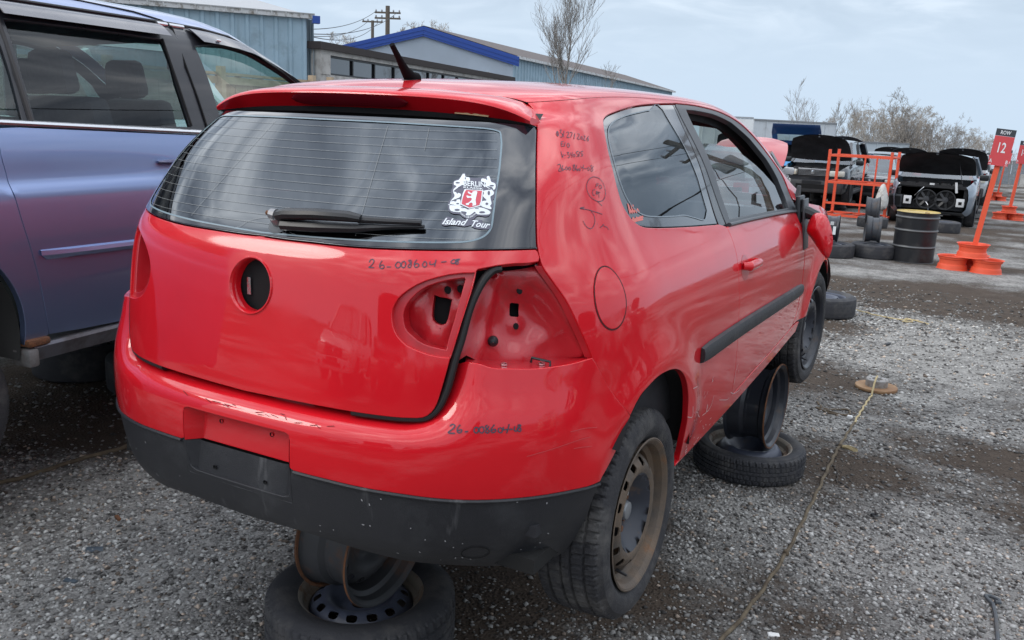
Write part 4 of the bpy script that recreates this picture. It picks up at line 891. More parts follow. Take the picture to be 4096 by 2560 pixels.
# headliner, inner pillars
hl_=[];V=[];F=[]
for i in range(15):
    y=-.16+1.95*i/14
    for j in range(13):
        x=-.53+1.06*j/12; zz=1.405-.03*(abs(x)/.53)**3-float(f_dR(np.array(y)))*.9-float(f_dF(np.array(max(y,.1))))*.9; V.append((x,y,zz))
F=[(i*13+j,i*13+j+1,(i+1)*13+j+1,(i+1)*13+j) for i in range(14) for j in range(12)]
finish('headliner',V,F,CABIN,golf,smooth=60)
for sg in (1,-1):
    V=[];q=[(1.97,1.425),(2.2,1.425),(2.45,1.418),(2.70,1.406),(2.94,1.380),(3.08,1.345),(3.165,1.27),(3.2,1.1),(3.2,.98)]
    for a,t in spl(q,3):
        p=S(np.array(a),np.array(t)); V+=[p*[sg,1,1]+np.array([-sg*.022,0,-.004]),p*[sg,1,1]+np.array([-sg*.04,-.0,-.055]),p*[sg,1,1]+np.array([-sg*.10,0,-.03])]
    m=len(V)//3; finish('pillar_lining',V,[(3*i+j,3*i+j+1,3*i+j+4,3*i+j+3) for i in range(m-1) for j in range(2)],CABIN,golf,smooth=50)
    # side lining behind quarter panel
    V=[];F=[]
    for i,a in enumerate(np.linspace(1.0,2.0,25)):
        for t in (.40,.7,.95,1.0): 
            p=S0(np.array(a),np.array(t)); V.append((sg*(p[0]-.06),p[1]+.03,p[2]))
    finish('side_lining',V,[(4*i+j,4*i+j+1,4*i+j+5,4*i+j+4) for i in range(24) for j in range(3)],CABIN,golf,smooth=50)
# --- door mirror, knocked loose
mm=empty('door_mirror',(.90,2.02,.93)); mm.parent=golf
def inflate(name,poly,thick,org,ux,uy,uz,m,par,h=.012,power=.5,back=.35):
    """rounded shell: a closed outline in the plane (ux,uy), domed along uz"""
    co,tri,loops=cdt(poly,(),h); d=pdist(poly,co); mx=d.max(); k=(np.clip(d/mx,0,1))**power
    O,X,Y,Z=(np.array(q,float) for q in (org,ux,uy,uz))
    P=O+co[:,:1]*X+co[:,1:]*Y
    V=list(P+Z*(k*thick)[:,None])+list(P-Z*(k*thick*back)[:,None]); n=len(co)
    F=[tuple(t) for t in tri]+[tuple(i+n for i in t[::-1]) for t in tri]
    b=MB();b.v=V;b.f=F;o=b.build(name,m,par,smooth=None)
    bm=bmesh.new();bm.from_mesh(o.data);bmesh.ops.remove_doubles(bm,verts=bm.verts,dist=1e-5);bmesh.ops.recalc_face_normals(bm,faces=bm.faces)
    for f in bm.faces:f.smooth=True
    bm.to_mesh(o.data);bm.free();return o
mm.location=(0,0,0)
cap=spl([(.868,.858),(.872,.905),(.893,.945),(.930,.948),(.958,.925),(.985,.86),(.992,.80),(.983,.752),(.968,.742),(.935,.775),(.895,.825)],4,True)
inflate('mirror_cap',cap,.075,(0,2.03,0),(1,0,0),(0,0,1),(0,-1,.1),RED,mm)
MB().box((.832,2.05,.878),(.020,.13,.29),ry=-.10).build('mirror_face',TRIM,mm,bevel=.006)
MB().box((.853,2.06,.89),(.010,.11,.24),ry=-.10).build('mirror_rim',mat('mirror_grey',(.05,.05,.055),.4),mm,bevel=.004)
MB().tube([(.80,2.05,.955),(.86,2.05,.945),(.905,2.05,.93)],[.028,.030,.026],10).build('mirror_stalk',TRIM,mm)
tri_=MB().prism([(2.10,.955),(2.22,.95),(2.19,1.06),(2.165,1.06)],'X',.775,.79).build('sail_trim',TRIM,mm)
# liner torn loose ahead of the front wheel, bent wing edge
V=[];F=[]
for i in range(9):
    s_=i/8; z=.60-.40*s_
    for j in range(5):
        u=j/4; V.append((.84-.09*u+.02*math.sin(6*s_),3.00+.05*s_*s_+.34*u-.05*u*s_,z+.01*math.sin(8*u+4*s_)))
F=[(i*5+j,i*5+j+1,(i+1)*5+j+1,(i+1)*5+j) for i in range(8) for j in range(4)]
finish('torn_liner',V,F,LINER,golf,smooth=60)
MB().box((.835,3.06,.215),(.004,.012,.05)).build('label_tag',mat('white_tag',(.7,.7,.7),.6),golf)
MB().box((0,3.0,.62),(1.35,.25,.42)).build('engine_bay',CABIN,golf)
# ---- sticker: crest with bear shield and two lines of lettering
def st(x,y):
    c=[[0.47658,1.20774],[0.000134616,5.7287e-06],[-3.2886e-07,-0.000110695],[-1.4619e-08,-1.168e-09]]
    return tuple(c[0][i]+c[1][i]*x+c[2][i]*y+c[3][i]*x*y for i in (0,1))
STW=mat('sticker_white',(.80,.84,.86),.5); STG=mat('sticker_edge',(.12,.12,.16),.5); STR=mat('sticker_red',(.62,.08,.11),.5)
def decal(name,poly,m,par,off,sm=True,holes=()):
    q=[st(*p) for p in (spl(poly,3,True) if sm else poly)]
    return panel(name,Sx,mk(q),m,par,h=.02,off=off,skirt=0,holes=[mk([st(*p) for p in spl(hh,3,True)]) for hh in holes])
stk=decal('crest_sticker',[(780,230),(830,240),(850,300),(1000,330),(1150,320),(1240,280),(1310,290),(1330,350),(1400,390),(1438,480),(1420,560),(1395,640),(1390,720),(1350,790),(1370,880),(1330,980),(1290,1080),(1200,1105),(1060,1085),(980,1150),(880,1165),(760,1110),(700,1060),(560,1045),(480,990),(460,880),(480,800),(540,700),(525,600),(560,520),(560,430),(620,370),(720,320)],STG,rw,.0034)
for k,(q,hh) in enumerate([([(770,255),(810,250),(830,310),(900,320),(905,385),(780,390),(790,470),(740,480),(600,580),(590,610),(720,650),(700,720),(560,780),(540,810),(700,760),(715,880),(680,890),(500,860),(490,880),(700,890),(850,960),(890,960),(1100,920),(1290,990),(1280,1060),(1050,1060),(1000,1010),(900,1080),(820,1070),(840,1020),(740,1000),(700,1020),(540,1000),(495,930),(520,800),(600,700),(570,620),(580,560),(640,500),(590,470),(600,400),(680,375),(720,330)],()),
 ([(1290,295),(1310,340),(1330,410),(1400,440),(1410,520),(1380,570),(1360,560),(1340,520),(1240,500),(1360,590),(1370,660),(1310,700),(1310,760),(1330,850),(1300,890),(1330,940),(1290,955),(1120,890),(1140,800),(1230,780),(1160,700),(1180,640),(1170,590),(1290,560),(1210,500),(1220,430),(1130,400),(1150,340),(1230,350),(1250,300)],())]):
    decal('crest_scroll',q,STW,stk,.0040)
decal('shield_edge',[(800,560),(1165,580),(1140,800),(1110,895),(895,950),(720,870),(735,760),(760,650)],STW,stk,.0044,False)
decal('shield',[(830,575),(1140,595),(1115,800),(1090,875),(897,930),(740,855),(755,760),(790,650)],STR,stk,.0048,False)
decal('bear',[(960,610),(1020,600),(1050,620),(1030,700),(1015,790),(1025,870),(990,890),(950,890),(960,860),(930,830),(890,850),(880,880),(830,875),(825,850),(880,830),(940,770),(920,735),(860,740),(835,705),(850,690),(900,705),(935,690),(930,670),(880,650),(862,620),(880,610),(920,640),(950,640)],STW,stk,.0052)
for x,y,a,b in ((665,430,45,16),(1335,488,45,16),(655,610,22,40),(1275,635,24,45),(610,790,30,18),(1235,850,28,24),(660,850,30,14),(650,975,55,22),(1145,1020,60,22),(700,520,30,10),(1290,560,26,12),(820,340,10,24),(1240,350,10,22),(760,930,40,8),(1040,945,40,8)):
    decal('scroll_shadow',[(x+a*math.cos(q),y+b*math.sin(q)) for q in np.linspace(0,6.283,11)[:-1]],STG,stk,.0043,False)
def textfaces(s,shear=0,bold=0):
    cu_=bpy.data.curves.new('t','FONT'); cu_.body=s; cu_.size=1; cu_.shear=shear; cu_.offset=bold; cu_.resolution_u=2; cu_.fill_mode='FRONT'
    o=bpy.data.objects.new('t',cu_); COL.objects.link(o); dg=bpy.context.evaluated_depsgraph_get(); me=bpy.data.meshes.new_from_object(o.evaluated_get(dg))
    v=np.array([x.co[:2] for x in me.vertices]); f=[tuple(p.vertices) for p in me.polygons]
    bpy.data.objects.remove(o); bpy.data.curves.remove(cu_); bpy.data.meshes.remove(me); return v,f
def decal_text(name,s,x0,y0,x1,y1,hgt,m,par,off,shear=0,bold=.0,arc=0):
    v,f=textfaces(s,shear,bold); w=v[:,0].max()-v[:,0].min(); v=v-[v[:,0].min(),0]; hh=v[:,1].max()
    u=v[:,0]/w; q=[]
    for i in range(len(v)):
        k=v[i,1]/hh*hgt; x=x0+(x1-x0)*u[i]; y=y0+(y1-y0)*u[i]-k+arc*(1-(2*u[i]-1)**2); q.append(st(x,y))
    q=np.array(q); P=Sx(q[:,0],q[:,1]); n=np.array([.15,-.70,.69]); P=P+n*off
    return finish(name,P,f,m,par)
decal_text('lettering','BERLIN',785,490,1215,520,105,STW,stk,.0046,bold=.02)
decal_text('lettering','KLASSIK',785,540,1180,575,38,STW,stk,.0046,bold=.02)
decal_text('lettering','EURO CAR SHOW',722,1050,1030,1060,38,STW,stk,.0046,bold=.02,arc=85)
edge=decal('lettering_edge',[(330,1230),(440,1110),(540,1130),(620,1150),(900,1160),(960,1170),(1150,1170),(1160,1220),(1330,1290),(1260,1360),(1000,1330),(940,1270),(800,1300),(560,1270),(400,1290)],STG,rw,.0034)
decal_text('lettering','Island',350,1262,880,1285,125,STW,edge,.0042,shear=.55,bold=.02)
decal_text('lettering','Tour',945,1300,1325,1345,125,STW,edge,.0042,shear=.55,bold=.02)
# ================================================================ ground
def vnoise(x,y,seed=0):
    x=np.asarray(x,float);y=np.asarray(y,float);xi=np.floor(x).astype(int);yi=np.floor(y).astype(int);fx=x-xi;fy=y-yi
    fx=fx*fx*(3-2*fx);fy=fy*fy*(3-2*fy)
    def h(a,b):
        n=(a*374761393+b*668265263+seed*1442695041)&0x7fffffff; n=(n^(n>>13))*1274126177&0x7fffffff; return ((n^(n>>16))&0xffff)/65535.
    return (h(xi,yi)*(1-fx)+h(xi+1,yi)*fx)*(1-fy)+(h(xi,yi+1)*(1-fx)+h(xi+1,yi+1)*fx)*fy
def fbm(x,y,o=4,seed=0):
    s=0;a=.5
    for i in range(o): s=s+a*vnoise(x*2**i,y*2**i,seed+i);a*=.5
    return s
def zbase(y):
    y=np.asarray(y,float); return -.031*np.where(y-11>30,y-11,1.2*np.log1p(np.exp(np.clip((y-11)/1.2,-40,40))))
def zg(x,y):
    x=np.asarray(x,float);y=np.asarray(y,float)
    r=np.hypot(x-1,y-1);k=np.clip(1-r/40,0,1)
    b=(fbm(x*.55+3,y*.55,3,5)-.45)*.05+(fbm(x*3.1,y*3.1,3,9)-.45)*.016+(fbm(x*11,y*11,2,2)-.38)*.006
    rut=-.02*np.exp(-((y-8.3-.10*np.sin(x*1.3))/.22)**2)-.018*np.exp(-((y-9.6-.12*np.sin(x*.9+1))/.25)**2)-.015*np.exp(-((y-6.9+.3*np.sin(x*.7))/.3)**2)
    return zbase(y)+(b+rut)*k
def graded(c,lo,hi,d0,g):
    o=[c];d=d0
    while o[-1]<hi: o.append(o[-1]+d); d=d0 if abs(o[-1]-c)<4.5 else d*g
    l=[c];d=d0
    while l[-1]>lo: l.append(l[-1]-d); d=d0 if abs(l[-1]-c)<4.5 else d*g
    return np.array(l[::-1][:-1]+o)
gx=graded(.3,-260,260,.032,1.09);gy=graded(2.6,-120,420,.032,1.06)
XX,YY=np.meshgrid(gx,gy);ZZ=zg(XX,YY);V=np.stack([XX.ravel(),YY.ravel(),ZZ.ravel()],1);nx=len(gx);ny=len(gy)
ii,jj=np.meshgrid(np.arange(ny-1),np.arange(nx-1),indexing='ij');b=(ii*nx+jj).ravel();F=np.stack([b,b+1,b+nx+1,b+nx],1)
me=bpy.data.meshes.new('ground');me.vertices.add(len(V));me.vertices.foreach_set('co',V.ravel());me.loops.add(F.size);me.loops.foreach_set('vertex_index',F.ravel());me.polygons.add(len(F));me.polygons.foreach_set('loop_start',np.arange(len(F))*4);me.polygons.foreach_set('loop_total',np.full(len(F),4));me.update();me.shade_smooth()
def mud_shade_mask(x,y):
    """0 = dark churned mud and painted shade under the cars, 1 = pale packed gravel"""
    m=fbm(x*.75+7,y*.95+1,6,41)*1.12+(fbm(x*.22,y*1.5,3,77)-.45)*.55-.02
    wob=.35*(fbm(x*1.3,y*1.3,3,12)-.45)
    g=lambda cx,cy,rx,ry:np.exp(-(((x-cx)/rx)**2+((y-cy)/ry)**2)**2)
    m=m+.26*g(1.75+wob,5.3,1.05,1.9)+.20*g(-1.9,-.2+wob,1.5,1.0)+.16*g(1.75+wob,1.35,.55,.8)+.20*g(.6,11.2,2.0,.7)
    m=m-.30*g(1.65+wob,3.15+wob,.6,.28)-.22*g(1.15+wob,2.2,.55,.45)-.28*g(1.0,8.4+2*wob,3.2,.95)-.62*g(-3.1,1.8,1.15,2.9)-.34*g(0,.6,.85,1.3)-.15*g(2.2,2.3+wob,.5,.5)  # ovals under minivan and hatchback: their shade put into the ground colour
    return np.clip((m-.355)/.34,0,1)
ca=me.color_attributes.new('packed','FLOAT_COLOR','POINT');mk_=mud_shade_mask(XX.ravel(),YY.ravel());ca.data.foreach_set('color',np.stack([mk_,mk_,mk_,np.ones_like(mk_)],1).ravel())
ground=bpy.data.objects.new('ground',me);COL.objects.link(ground);tag(ground,kind='structure')
gm=bpy.data.materials.new('gravel_and_mud');gm.use_nodes=True;t=gm.node_tree;bs=t.nodes['Principled BSDF'];lk=t.links.new
def nd(ty,**k):
    n=t.nodes.new(ty)
    for a,b_ in k.items():
        if isinstance(a,str) and a.startswith('i_'): n.inputs[a[2:].replace('_',' ')].default_value=b_
        else: setattr(n,a,b_)
    return n
tcg=nd('ShaderNodeTexCoord');P_=tcg.outputs['Object']
def nz(sc,det,rg,vec=None,dist=0):
    n=nd('ShaderNodeTexNoise');n.inputs['Scale'].default_value=sc;n.inputs['Detail'].default_value=det;n.inputs['Roughness'].default_value=rg;n.inputs['Distortion'].default_value=dist;lk(vec or P_,n.inputs['Vector']);return n.outputs[0]
def rmp(f,lo,hi,a=0,b_=1):
    n=nd('ShaderNodeMapRange');n.inputs[1].default_value=lo;n.inputs[2].default_value=hi;n.inputs[3].default_value=a;n.inputs[4].default_value=b_;lk(f,n.inputs[0]);return n.outputs[0]
def mxc(f,a,b_,bl='MIX'):
    n=nd('ShaderNodeMixRGB',blend_type=bl)
    if isinstance(f,(int,float)): n.inputs[0].default_value=f
    else: lk(f,n.inputs[0])
    for i,x in ((1,a),(2,b_)):
        if isinstance(x,tuple): n.inputs[i].default_value=(*x,1)
        else: lk(x,n.inputs[i])
    return n.outputs[0]
mpg=nd('ShaderNodeMapping');mpg.inputs['Scale'].default_value=(.35,1.6,1);lk(P_,mpg.inputs[0])
vor=nd('ShaderNodeTexVoronoi');vor.inputs['Scale'].default_value=62;lk(P_,vor.inputs['Vector'])
vor2=nd('ShaderNodeTexVoronoi');vor2.inputs['Scale'].default_value=150;lk(P_,vor2.inputs['Vector'])
stone=mxc(rmp(vor.outputs['Color'],.1,.9),(.06,.056,.052),(.32,.31,.295))
stone=mxc(.45,stone,mxc(rmp(vor2.outputs['Color'],.1,.9),(.075,.07,.066),(.29,.28,.265)))
mud=mxc(nz(5,8,.7),(.024,.018,.015),(.125,.095,.072))
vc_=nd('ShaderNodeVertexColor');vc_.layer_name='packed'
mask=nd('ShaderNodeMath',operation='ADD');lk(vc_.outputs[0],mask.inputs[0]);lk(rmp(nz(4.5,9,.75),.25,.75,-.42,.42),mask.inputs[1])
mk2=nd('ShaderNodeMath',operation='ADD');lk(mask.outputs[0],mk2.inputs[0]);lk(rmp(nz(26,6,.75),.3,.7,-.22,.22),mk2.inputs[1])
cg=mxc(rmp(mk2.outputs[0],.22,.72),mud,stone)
dust=mxc(rmp(mk2.outputs[0],.75,1.2,0,.55),cg,(.50,.485,.455))
lk(dust,bs.inputs['Base Color']);bs.inputs['Roughness'].default_value=.92;bs.inputs['Specular IOR Level'].default_value=.25
bp=nd('ShaderNodeBump');bp.inputs['Strength'].default_value=.8;bp.inputs['Distance'].default_value=.012
hs_=nd('ShaderNodeMath',operation='ADD');lk(rmp(vor.outputs['Distance'],0,.6,1,0),hs_.inputs[0]);lk(nz(30,8,.75),hs_.inputs[1]);lk(hs_.outputs[0],bp.inputs['Height']);lk(bp.outputs[0],bs.inputs['Normal'])
me.materials.append(gm)

def stones(n,seed):
    rg=np.random.default_rng(seed)
    # sample in the wedge the yard lane opens towards, thinning with distance
    x=rg.uniform(-3.8,5.0,n*6);y=rg.uniform(-1.2,9.0,n*6)
    d=np.hypot(x-1.6,y+2.3);p=np.clip((2.9/d)**1.35,0,1)*(.22+1.1*mud_shade_mask(x,y))*(1-.62*np.exp(-(((x-1.75)/1.0)**2+((y-5.2)/1.8)**2)**2))
    az=np.degrees(np.arctan2(x-1.63,y+2.31));k=(rg.random(n*6)<p)&(az>-70)&(az<24)&(d>1.9)
    x,y=x[k][:n],y[k][:n];m=len(x)
    s=np.minimum(np.exp(rg.normal(math.log(.0055),.46,m)),.0135)*np.clip(1+(np.hypot(x-1.6,y+2.3)-3)*.10,1,1.8)
    base=np.array([(1,0,0),(0,1,0),(-1,0,0),(0,-1,0),(.0,.0,1),(0,0,-1)],float)
    V=base[None]*(.75+.5*rg.random((m,6,1)))*s[:,None,None]*np.array([1,1,.62])
    # cut corners a little: random skew per stone
    a=rg.uniform(0,6.283,m);c,sn=np.cos(a),np.sin(a);el=rg.uniform(.7,1.5,m)
    X=V[...,0]*el[:,None];Y=V[...,1]
    V=np.stack([X*c[:,None]-Y*sn[:,None]+x[:,None],X*sn[:,None]+Y*c[:,None]+y[:,None],V[...,2]+(zg(x,y)+s*.20)[:,None]],-1)
    f=np.array([(0,1,4),(1,2,4),(2,3,4),(3,0,4),(1,0,5),(2,1,5),(3,2,5),(0,3,5)])
    F=(f[None]+np.arange(m)[:,None,None]*6).reshape(-1,3)
    sh=rg.beta(1.05,1.35,m)[:,None];col=np.array([.05,.045,.042])*(1-sh)+np.array([.62,.61,.585])*sh
    col=col*(.55+.45*mud_shade_mask(x,y))[:,None]
    col=col*np.where(rg.random(m)[:,None]<.12,np.array([1.15,.95,.8]),1.)
    col=np.repeat(np.concatenate([col,np.ones((m,1))],1),6,axis=0)
    return V.reshape(-1,3),F,col
V,F,cl_=stones(105000,4)
me=bpy.data.meshes.new('gravel');me.vertices.add(len(V));me.vertices.foreach_set('co',V.ravel());me.loops.add(F.size);me.loops.foreach_set('vertex_index',F.ravel());me.polygons.add(len(F));me.polygons.foreach_set('loop_start',np.arange(len(F))*3);me.polygons.foreach_set('loop_total',np.full(len(F),3));me.update()
ca=me.color_attributes.new('stone_colour','FLOAT_COLOR','POINT');ca.data.foreach_set('color',cl_.ravel())
sm=bpy.data.materials.new('loose_stone');sm.use_nodes=True;t=sm.node_tree;at=t.nodes.new('ShaderNodeVertexColor');at.layer_name='stone_colour';t.links.new(at.outputs[0],t.nodes['Principled BSDF'].inputs['Base Color']);t.nodes['Principled BSDF'].inputs['Roughness'].default_value=.88
me.materials.append(sm);gravel=bpy.data.objects.new('gravel',me);COL.objects.link(gravel);tag(gravel,'loose grey gravel strewn over the muddy yard floor','gravel',kind='stuff')
# ================================================================ the blue minivan alongside
VA=math.radians(-6);VO=np.array([-1.75,1.0,0.]);VD=np.array([math.sin(VA),math.cos(VA),0.]);VN=np.array([math.cos(VA),-math.sin(VA),0.])
_vt=[(.60,-.10,.60),(.72,-.06,.72),(.80,-.022,.80),(.90,.0,.90),(1.1,.018,1.1),(1.25,.022,1.25),(1.36,.020,1.36),(1.415,.016,1.415),(1.435,.004,1.435),(1.46,-.004,1.46),(1.55,-.014,1.55),(1.64,-.030,1.64),(1.70,-.048,1.70),(1.9,-.115,1.90),(2.05,-.185,2.05),(2.12,-.235,2.115),(2.18,-.31,2.165),(2.25,-.40,2.205),(2.5,-.68,2.242),(2.8,-.98,2.255)]
f_vg=smooth_tab([a[0] for a in _vt],[a[1] for a in _vt],.008);f_vz=smooth_tab([a[0] for a in _vt],[a[2] for a in _vt],.012)
f_vd=smooth_tab([-3,-.1,.11,.335,.49,.66,.79,1.0,1.2,3.2],[0,0,.006,.032,.085,.155,.228,.35,.46,1.2],.03)
def Vs(y,t):
    y=np.asarray(y,float);t=np.asarray(t,float)
    z0=f_vz(t);d=f_vd(y)
    k=np.clip((t-1.64)/(2.12-1.64),0,1)
    z=z0-d*k*np.where(t>2.12,1,1)
    g=f_vg(t)+d*.28*k
    g=np.where(t>2.12,g,g)
    P=VO+y[...,None]*VD+g[...,None]*VN
    P[...,2]=z
    return P

van=empty('blue_minivan',tuple(VO),0,'blue-violet minivan with tinted windows and rain visors beside the red hatchback','van')
def Vl(y,t): return Vs(y,t)-VO
BLUE=mat('minivan_blue',(.27,.355,.60),.36,metal=.82,coat=1,coat_r=.05,streak=((.30,.31,.40),(9,9,.7),.70,.80),film=1.2)
VTR=mat('van_pillar_black',(.020,.021,.026),.35,coat=.3,rvar=.1)
VGL=glassmat('privacy_glass',(.46,.53,.55),1.45); FGL=glassmat('green_glass',(.72,.86,.80),1.5)
VCH=mat('van_chrome',(.80,.81,.83),.22,metal=.9)
bt_=lambda y:1.6270-.034*(y+.23)     # belt line, falling forwards
def line(f,a,b,n=10): return [(a+(b-a)*k/n,f(a+(b-a)*k/n)) for k in range(n+1)]
slide_edge=[(-1.155,.838),(-1.181,.9585),(-1.202,1.0667),(-1.230,1.1882),(-1.262,1.3136),(-1.283,1.4261),(-1.288,1.4919),(-1.296,1.55),(-1.29,1.652)]
slide_edge=spl(slide_edge,3)
# rear quarter with wheel arch
WC=(-1.70,.86); ar=[(WC[0]+.433*math.cos(a),WC[1]+.433*math.sin(a)) for a in np.linspace(R(-6),R(186),36)]
quarter=slide_edge[::-1]+[(-1.21,.815),(-1.262,.815)]+[p for p in ar]+[(-2.25,.83),(-2.95,.86),(-2.98,1.3),(-2.95,1.70)]
quarter=slide_edge+[(-2.95,1.71),(-2.98,1.3),(-2.95,.86),(-2.30,.83)]+ar[::-1]+[(-1.215,.812)]
panel('quarter_panel',Vl,mk(quarter),BLUE,van,h=.04,gap=.004,skirt=.03)
sd_=slide_edge[::-1]+[(-1.0,.828),(-.742,.8176),(-.30,.812),(-.175,.812),(-.16,1.0),(-.165,1.4),(-.17,bt_(-.17)-.004)]+[(y,t-.004) for y,t in line(bt_,-.17,-1.29,12)][1:-1]
sdoor=panel('sliding_door',Vl,mk(sd_),BLUE,van,h=.03,gap=.003,skirt=.03)
fd_=[(-.165,.812),(.9,.805),(1.02,1.0),(1.04,1.4),(1.0,bt_(1.0))]+[(y,t-.004) for y,t in line(bt_,1.0,-.165,10)][1:]+[(-.163,1.4),(-.155,1.0)]
fdoor=panel('front_door',Vl,mk(fd_),BLUE,van,h=.04,gap=.003,skirt=.03)
fw_=[(1.02,.82),(1.05,1.0),(1.06,1.4),(1.02,1.58),(1.6,1.52),(2.1,1.42),(2.2,1.1),(2.1,.85),(1.98,.85)]+[(1.55+.42*math.cos(a),.96+.40*math.sin(a)) for a in np.linspace(R(-12),R(192),20)]+[(1.12,.82)]
panel('front_wing',Vl,mk(fw_),BLUE,van,h=.06,gap=.003,skirt=.03)
# roof with rails over the windows
def gut(y): return 2.150
ro=[(-2.95,2.152)]+[(y,2.152) for y in np.linspace(-2.7,1.55,34)]+[(1.55,2.205),(1.0,2.205),(.5,2.21),(.42,2.3),(.36,2.5),(.34,2.798)]+[(y,2.798) for y in np.linspace(.2,-2.9,16)]
panel('roof',Vl,mk(ro),BLUE,van,h=.07,skirt=0)
VD3=Vector(VD);VN3=Vector(VN)
def van_left(o): pass
# dark pillars behind the panes (window band)
def band(y0,y1,y2,y3,t0,t1): return [(y0,t0),(y1,t0),(y2,t1),(y3,t1)]
sgl=[(-1.118,1.672),(-.80,1.668),(-.50,1.663),(-.275,1.660),(-.285,1.85),(-.272,2.06),(-.5,2.066),(-.8,2.066),(-1.10,2.064),(-1.116,1.85)]
fgl=spl([(-.052,1.66),(-.058,1.85),(-.066,2.05),(.08,2.075),(.26,2.082),(.45,2.085),(.63,2.085),(.80,2.07),(.90,2.0),(.93,1.85),(.93,1.70),(.92,1.63),(.5,1.64),(.2,1.65)],1,True)
rgl=[(-2.6,1.70),(-1.5,1.685),(-1.17,1.675),(-1.16,1.85),(-1.155,2.06),(-1.6,2.06),(-2.45,2.05)]
bandp=[(-2.95,1.715)]+line(lambda y:bt_(y)+.012,-2.6,1.05,24)+[(1.12,1.9),(1.15,2.148)]+[(y,2.148) for y in np.linspace(1.1,-2.95,24)]
panel('window_surround',Vl,mk(bandp),VTR,van,holes=[mk(sgl),mk(fgl),mk(rgl)],h=.05,off=-.004,skirt=.02)
g1=panel('sliding_window',Vl,mk(inset(mk(sgl),-.006)),VGL,van,h=.08,off=-.012,skirt=0)
g2=panel('front_window',Vl,mk(inset(mk(fgl),-.004)),FGL,van,h=.08,off=-.012,skirt=0)
panel('rear_window',Vl,mk(inset(mk(rgl),-.006)),VGL,van,h=.1,off=-.012,skirt=0)
def vtube(name,pts,r,m,off,par=van,flat=1.0,n=8):
    e_=np.array(pts);q=Vl(e_[:,0],e_[:,1])+VN*off; return MB().tube(q,r,n,flat=flat).build(name,m,par)
vtube('belt_chrome',line(lambda y:bt_(y)+.010,-2.6,-.172,14),.012,VCH,-.001,flat=1.0)
vtube('belt_chrome',line(lambda y:bt_(y)+.010,-.155,.98,10),.012,VCH,-.001)
vtube('pillar_seam',[(-1.135,1.668),(-1.138,1.85),(-1.128,2.06)],.011,mat('seam_grey',(.035,.033,.033),.6),-.004)
vtube('gutter_seam',[(y,2.153) for y in np.linspace(-2.8,1.1,20)],.008,TRIM,-.002)
vtube('gutter_chrome',[(-.235,2.142),(-.17,2.142)],.010,VCH,.0); vtube('gutter_chrome',[(-.158,2.142),(-.06,2.142)],.010,VCH,.0)
vtube('door_seam',[(-.168,bt_(-.17)+.02),(-.178,1.79),(-.19,1.94),(-.150,2.13)],.0045,mat('seam_black',(.004,.004,.004),.8),.001)
vtube('door_seam',[(-.150,2.13),(-.17,2.165),(-.30,2.20),(-.7,2.235),(-1.3,2.25)],.005,mat('seam_black',(.004,.004,.004),.8),.001)
vtube('pane_edge',[(-.272,2.06),(-.283,1.85),(-.272,1.665)],.006,mat('seam_black',(.004,.004,.004),.8),-.002)
VIS=mat('visor_smoke',(.045,.045,.065),.28,coat=.6,rvar=.1)
def visor(ytop,ybot,par=van):
    a=np.array(ytop);b=np.array(ybot);m=len(a);V=[];F=[]
    A=Vl(a[:,0],a[:,1]);Bq=Vl(b[:,0],b[:,1])
    for i in range(m):
        for k,(s_,o_) in enumerate(((0,.004),(.12,.022),(.3,.030),(.75,.040),(1,.046),(1.0,.040),(.5,.028))):
            V.append(A[i]*(1-s_)+Bq[i]*s_+VN*o_)
    F=[(7*i+j,7*i+j+1,7*i+j+8,7*i+j+7) for i in range(m-1) for j in range(6)]+[tuple(range(7)),tuple((m-1)*7+j for j in range(7))]
    b_=MB();b_.v=V;b_.f=F;return b_.build('rain_visor',VIS,par,smooth=25)
visor([(y,2.140) for y in np.linspace(-1.10,-.232,8)],[(y,2.078) for y in np.linspace(-1.12,-.246,8)])
fy=np.array([-.045,.03,.112,.22,.335,.42,.491,.575,.659,.72,.788])
visor([(y,2.143) for y in fy],[(y+.01-.03*(i/10),2.071-.006*math.sin(i)*0) for i,y in enumerate(fy)])
vtube('visor_logo',[(.065,2.092),(.095,2.092)],.006,VCH,.046)
# moulding, crease lip, handle, rocker
def mould(y0,y1,par):
    V=[];n_=8
    for i in range(n_+1):
        y=y0+(y1-y0)*i/n_;zt=1.190-.022*(y+1.19);k=.5 if i in(0,) else 1
        for dz,dx in ((.0,.0),(-.006*k,.014*k),(-.022,.018*k),(-.036*k,.012*k),(-.042,.0)): V.append(Vl(np.array(y+(.03 if (i==0 and dz<-.03) else 0)),np.array(zt+dz))+VN*(dx+.001))
    b_=MB();b_.v=V;b_.f=[(5*i+j,5*i+j+1,5*i+j+6,5*i+j+5) for i in range(n_) for j in range(4)]+[tuple(range(5)),tuple(n_*5+j for j in range(5))];b_.build('side_moulding',BLUE,par,smooth=25)
mould(-1.195,-.18,sdoor);mould(-.15,1.0,fdoor)
def han(y,par): 
    q=[Vl(np.array(y+a),np.array(1.507))+VN*b for a,b in ((-.012,.004),(.02,.030),(.08,.040),(.16,.036),(.20,.006))]
    MB().tube(q,[.008,.018,.022,.020,.012],10,flat=.75).build('door_handle',mat('handle_blue',(.09,.09,.17),.3,metal=.5,coat=1),par)
han(-.515,sdoor);han(-.10,fdoor)
b_=MB();V=[];ys=np.linspace(-1.235,1.1,16)
for y in ys:
    for g,z in ((-.10,.815),(-.005,.812),(.002,.800),(-.004,.785),(-.018,.765),(-.03,.738),(-.05,.732),(-.12,.73)): V.append(VD*(y)+VN*g+np.array([0,0,z-.004*0]))
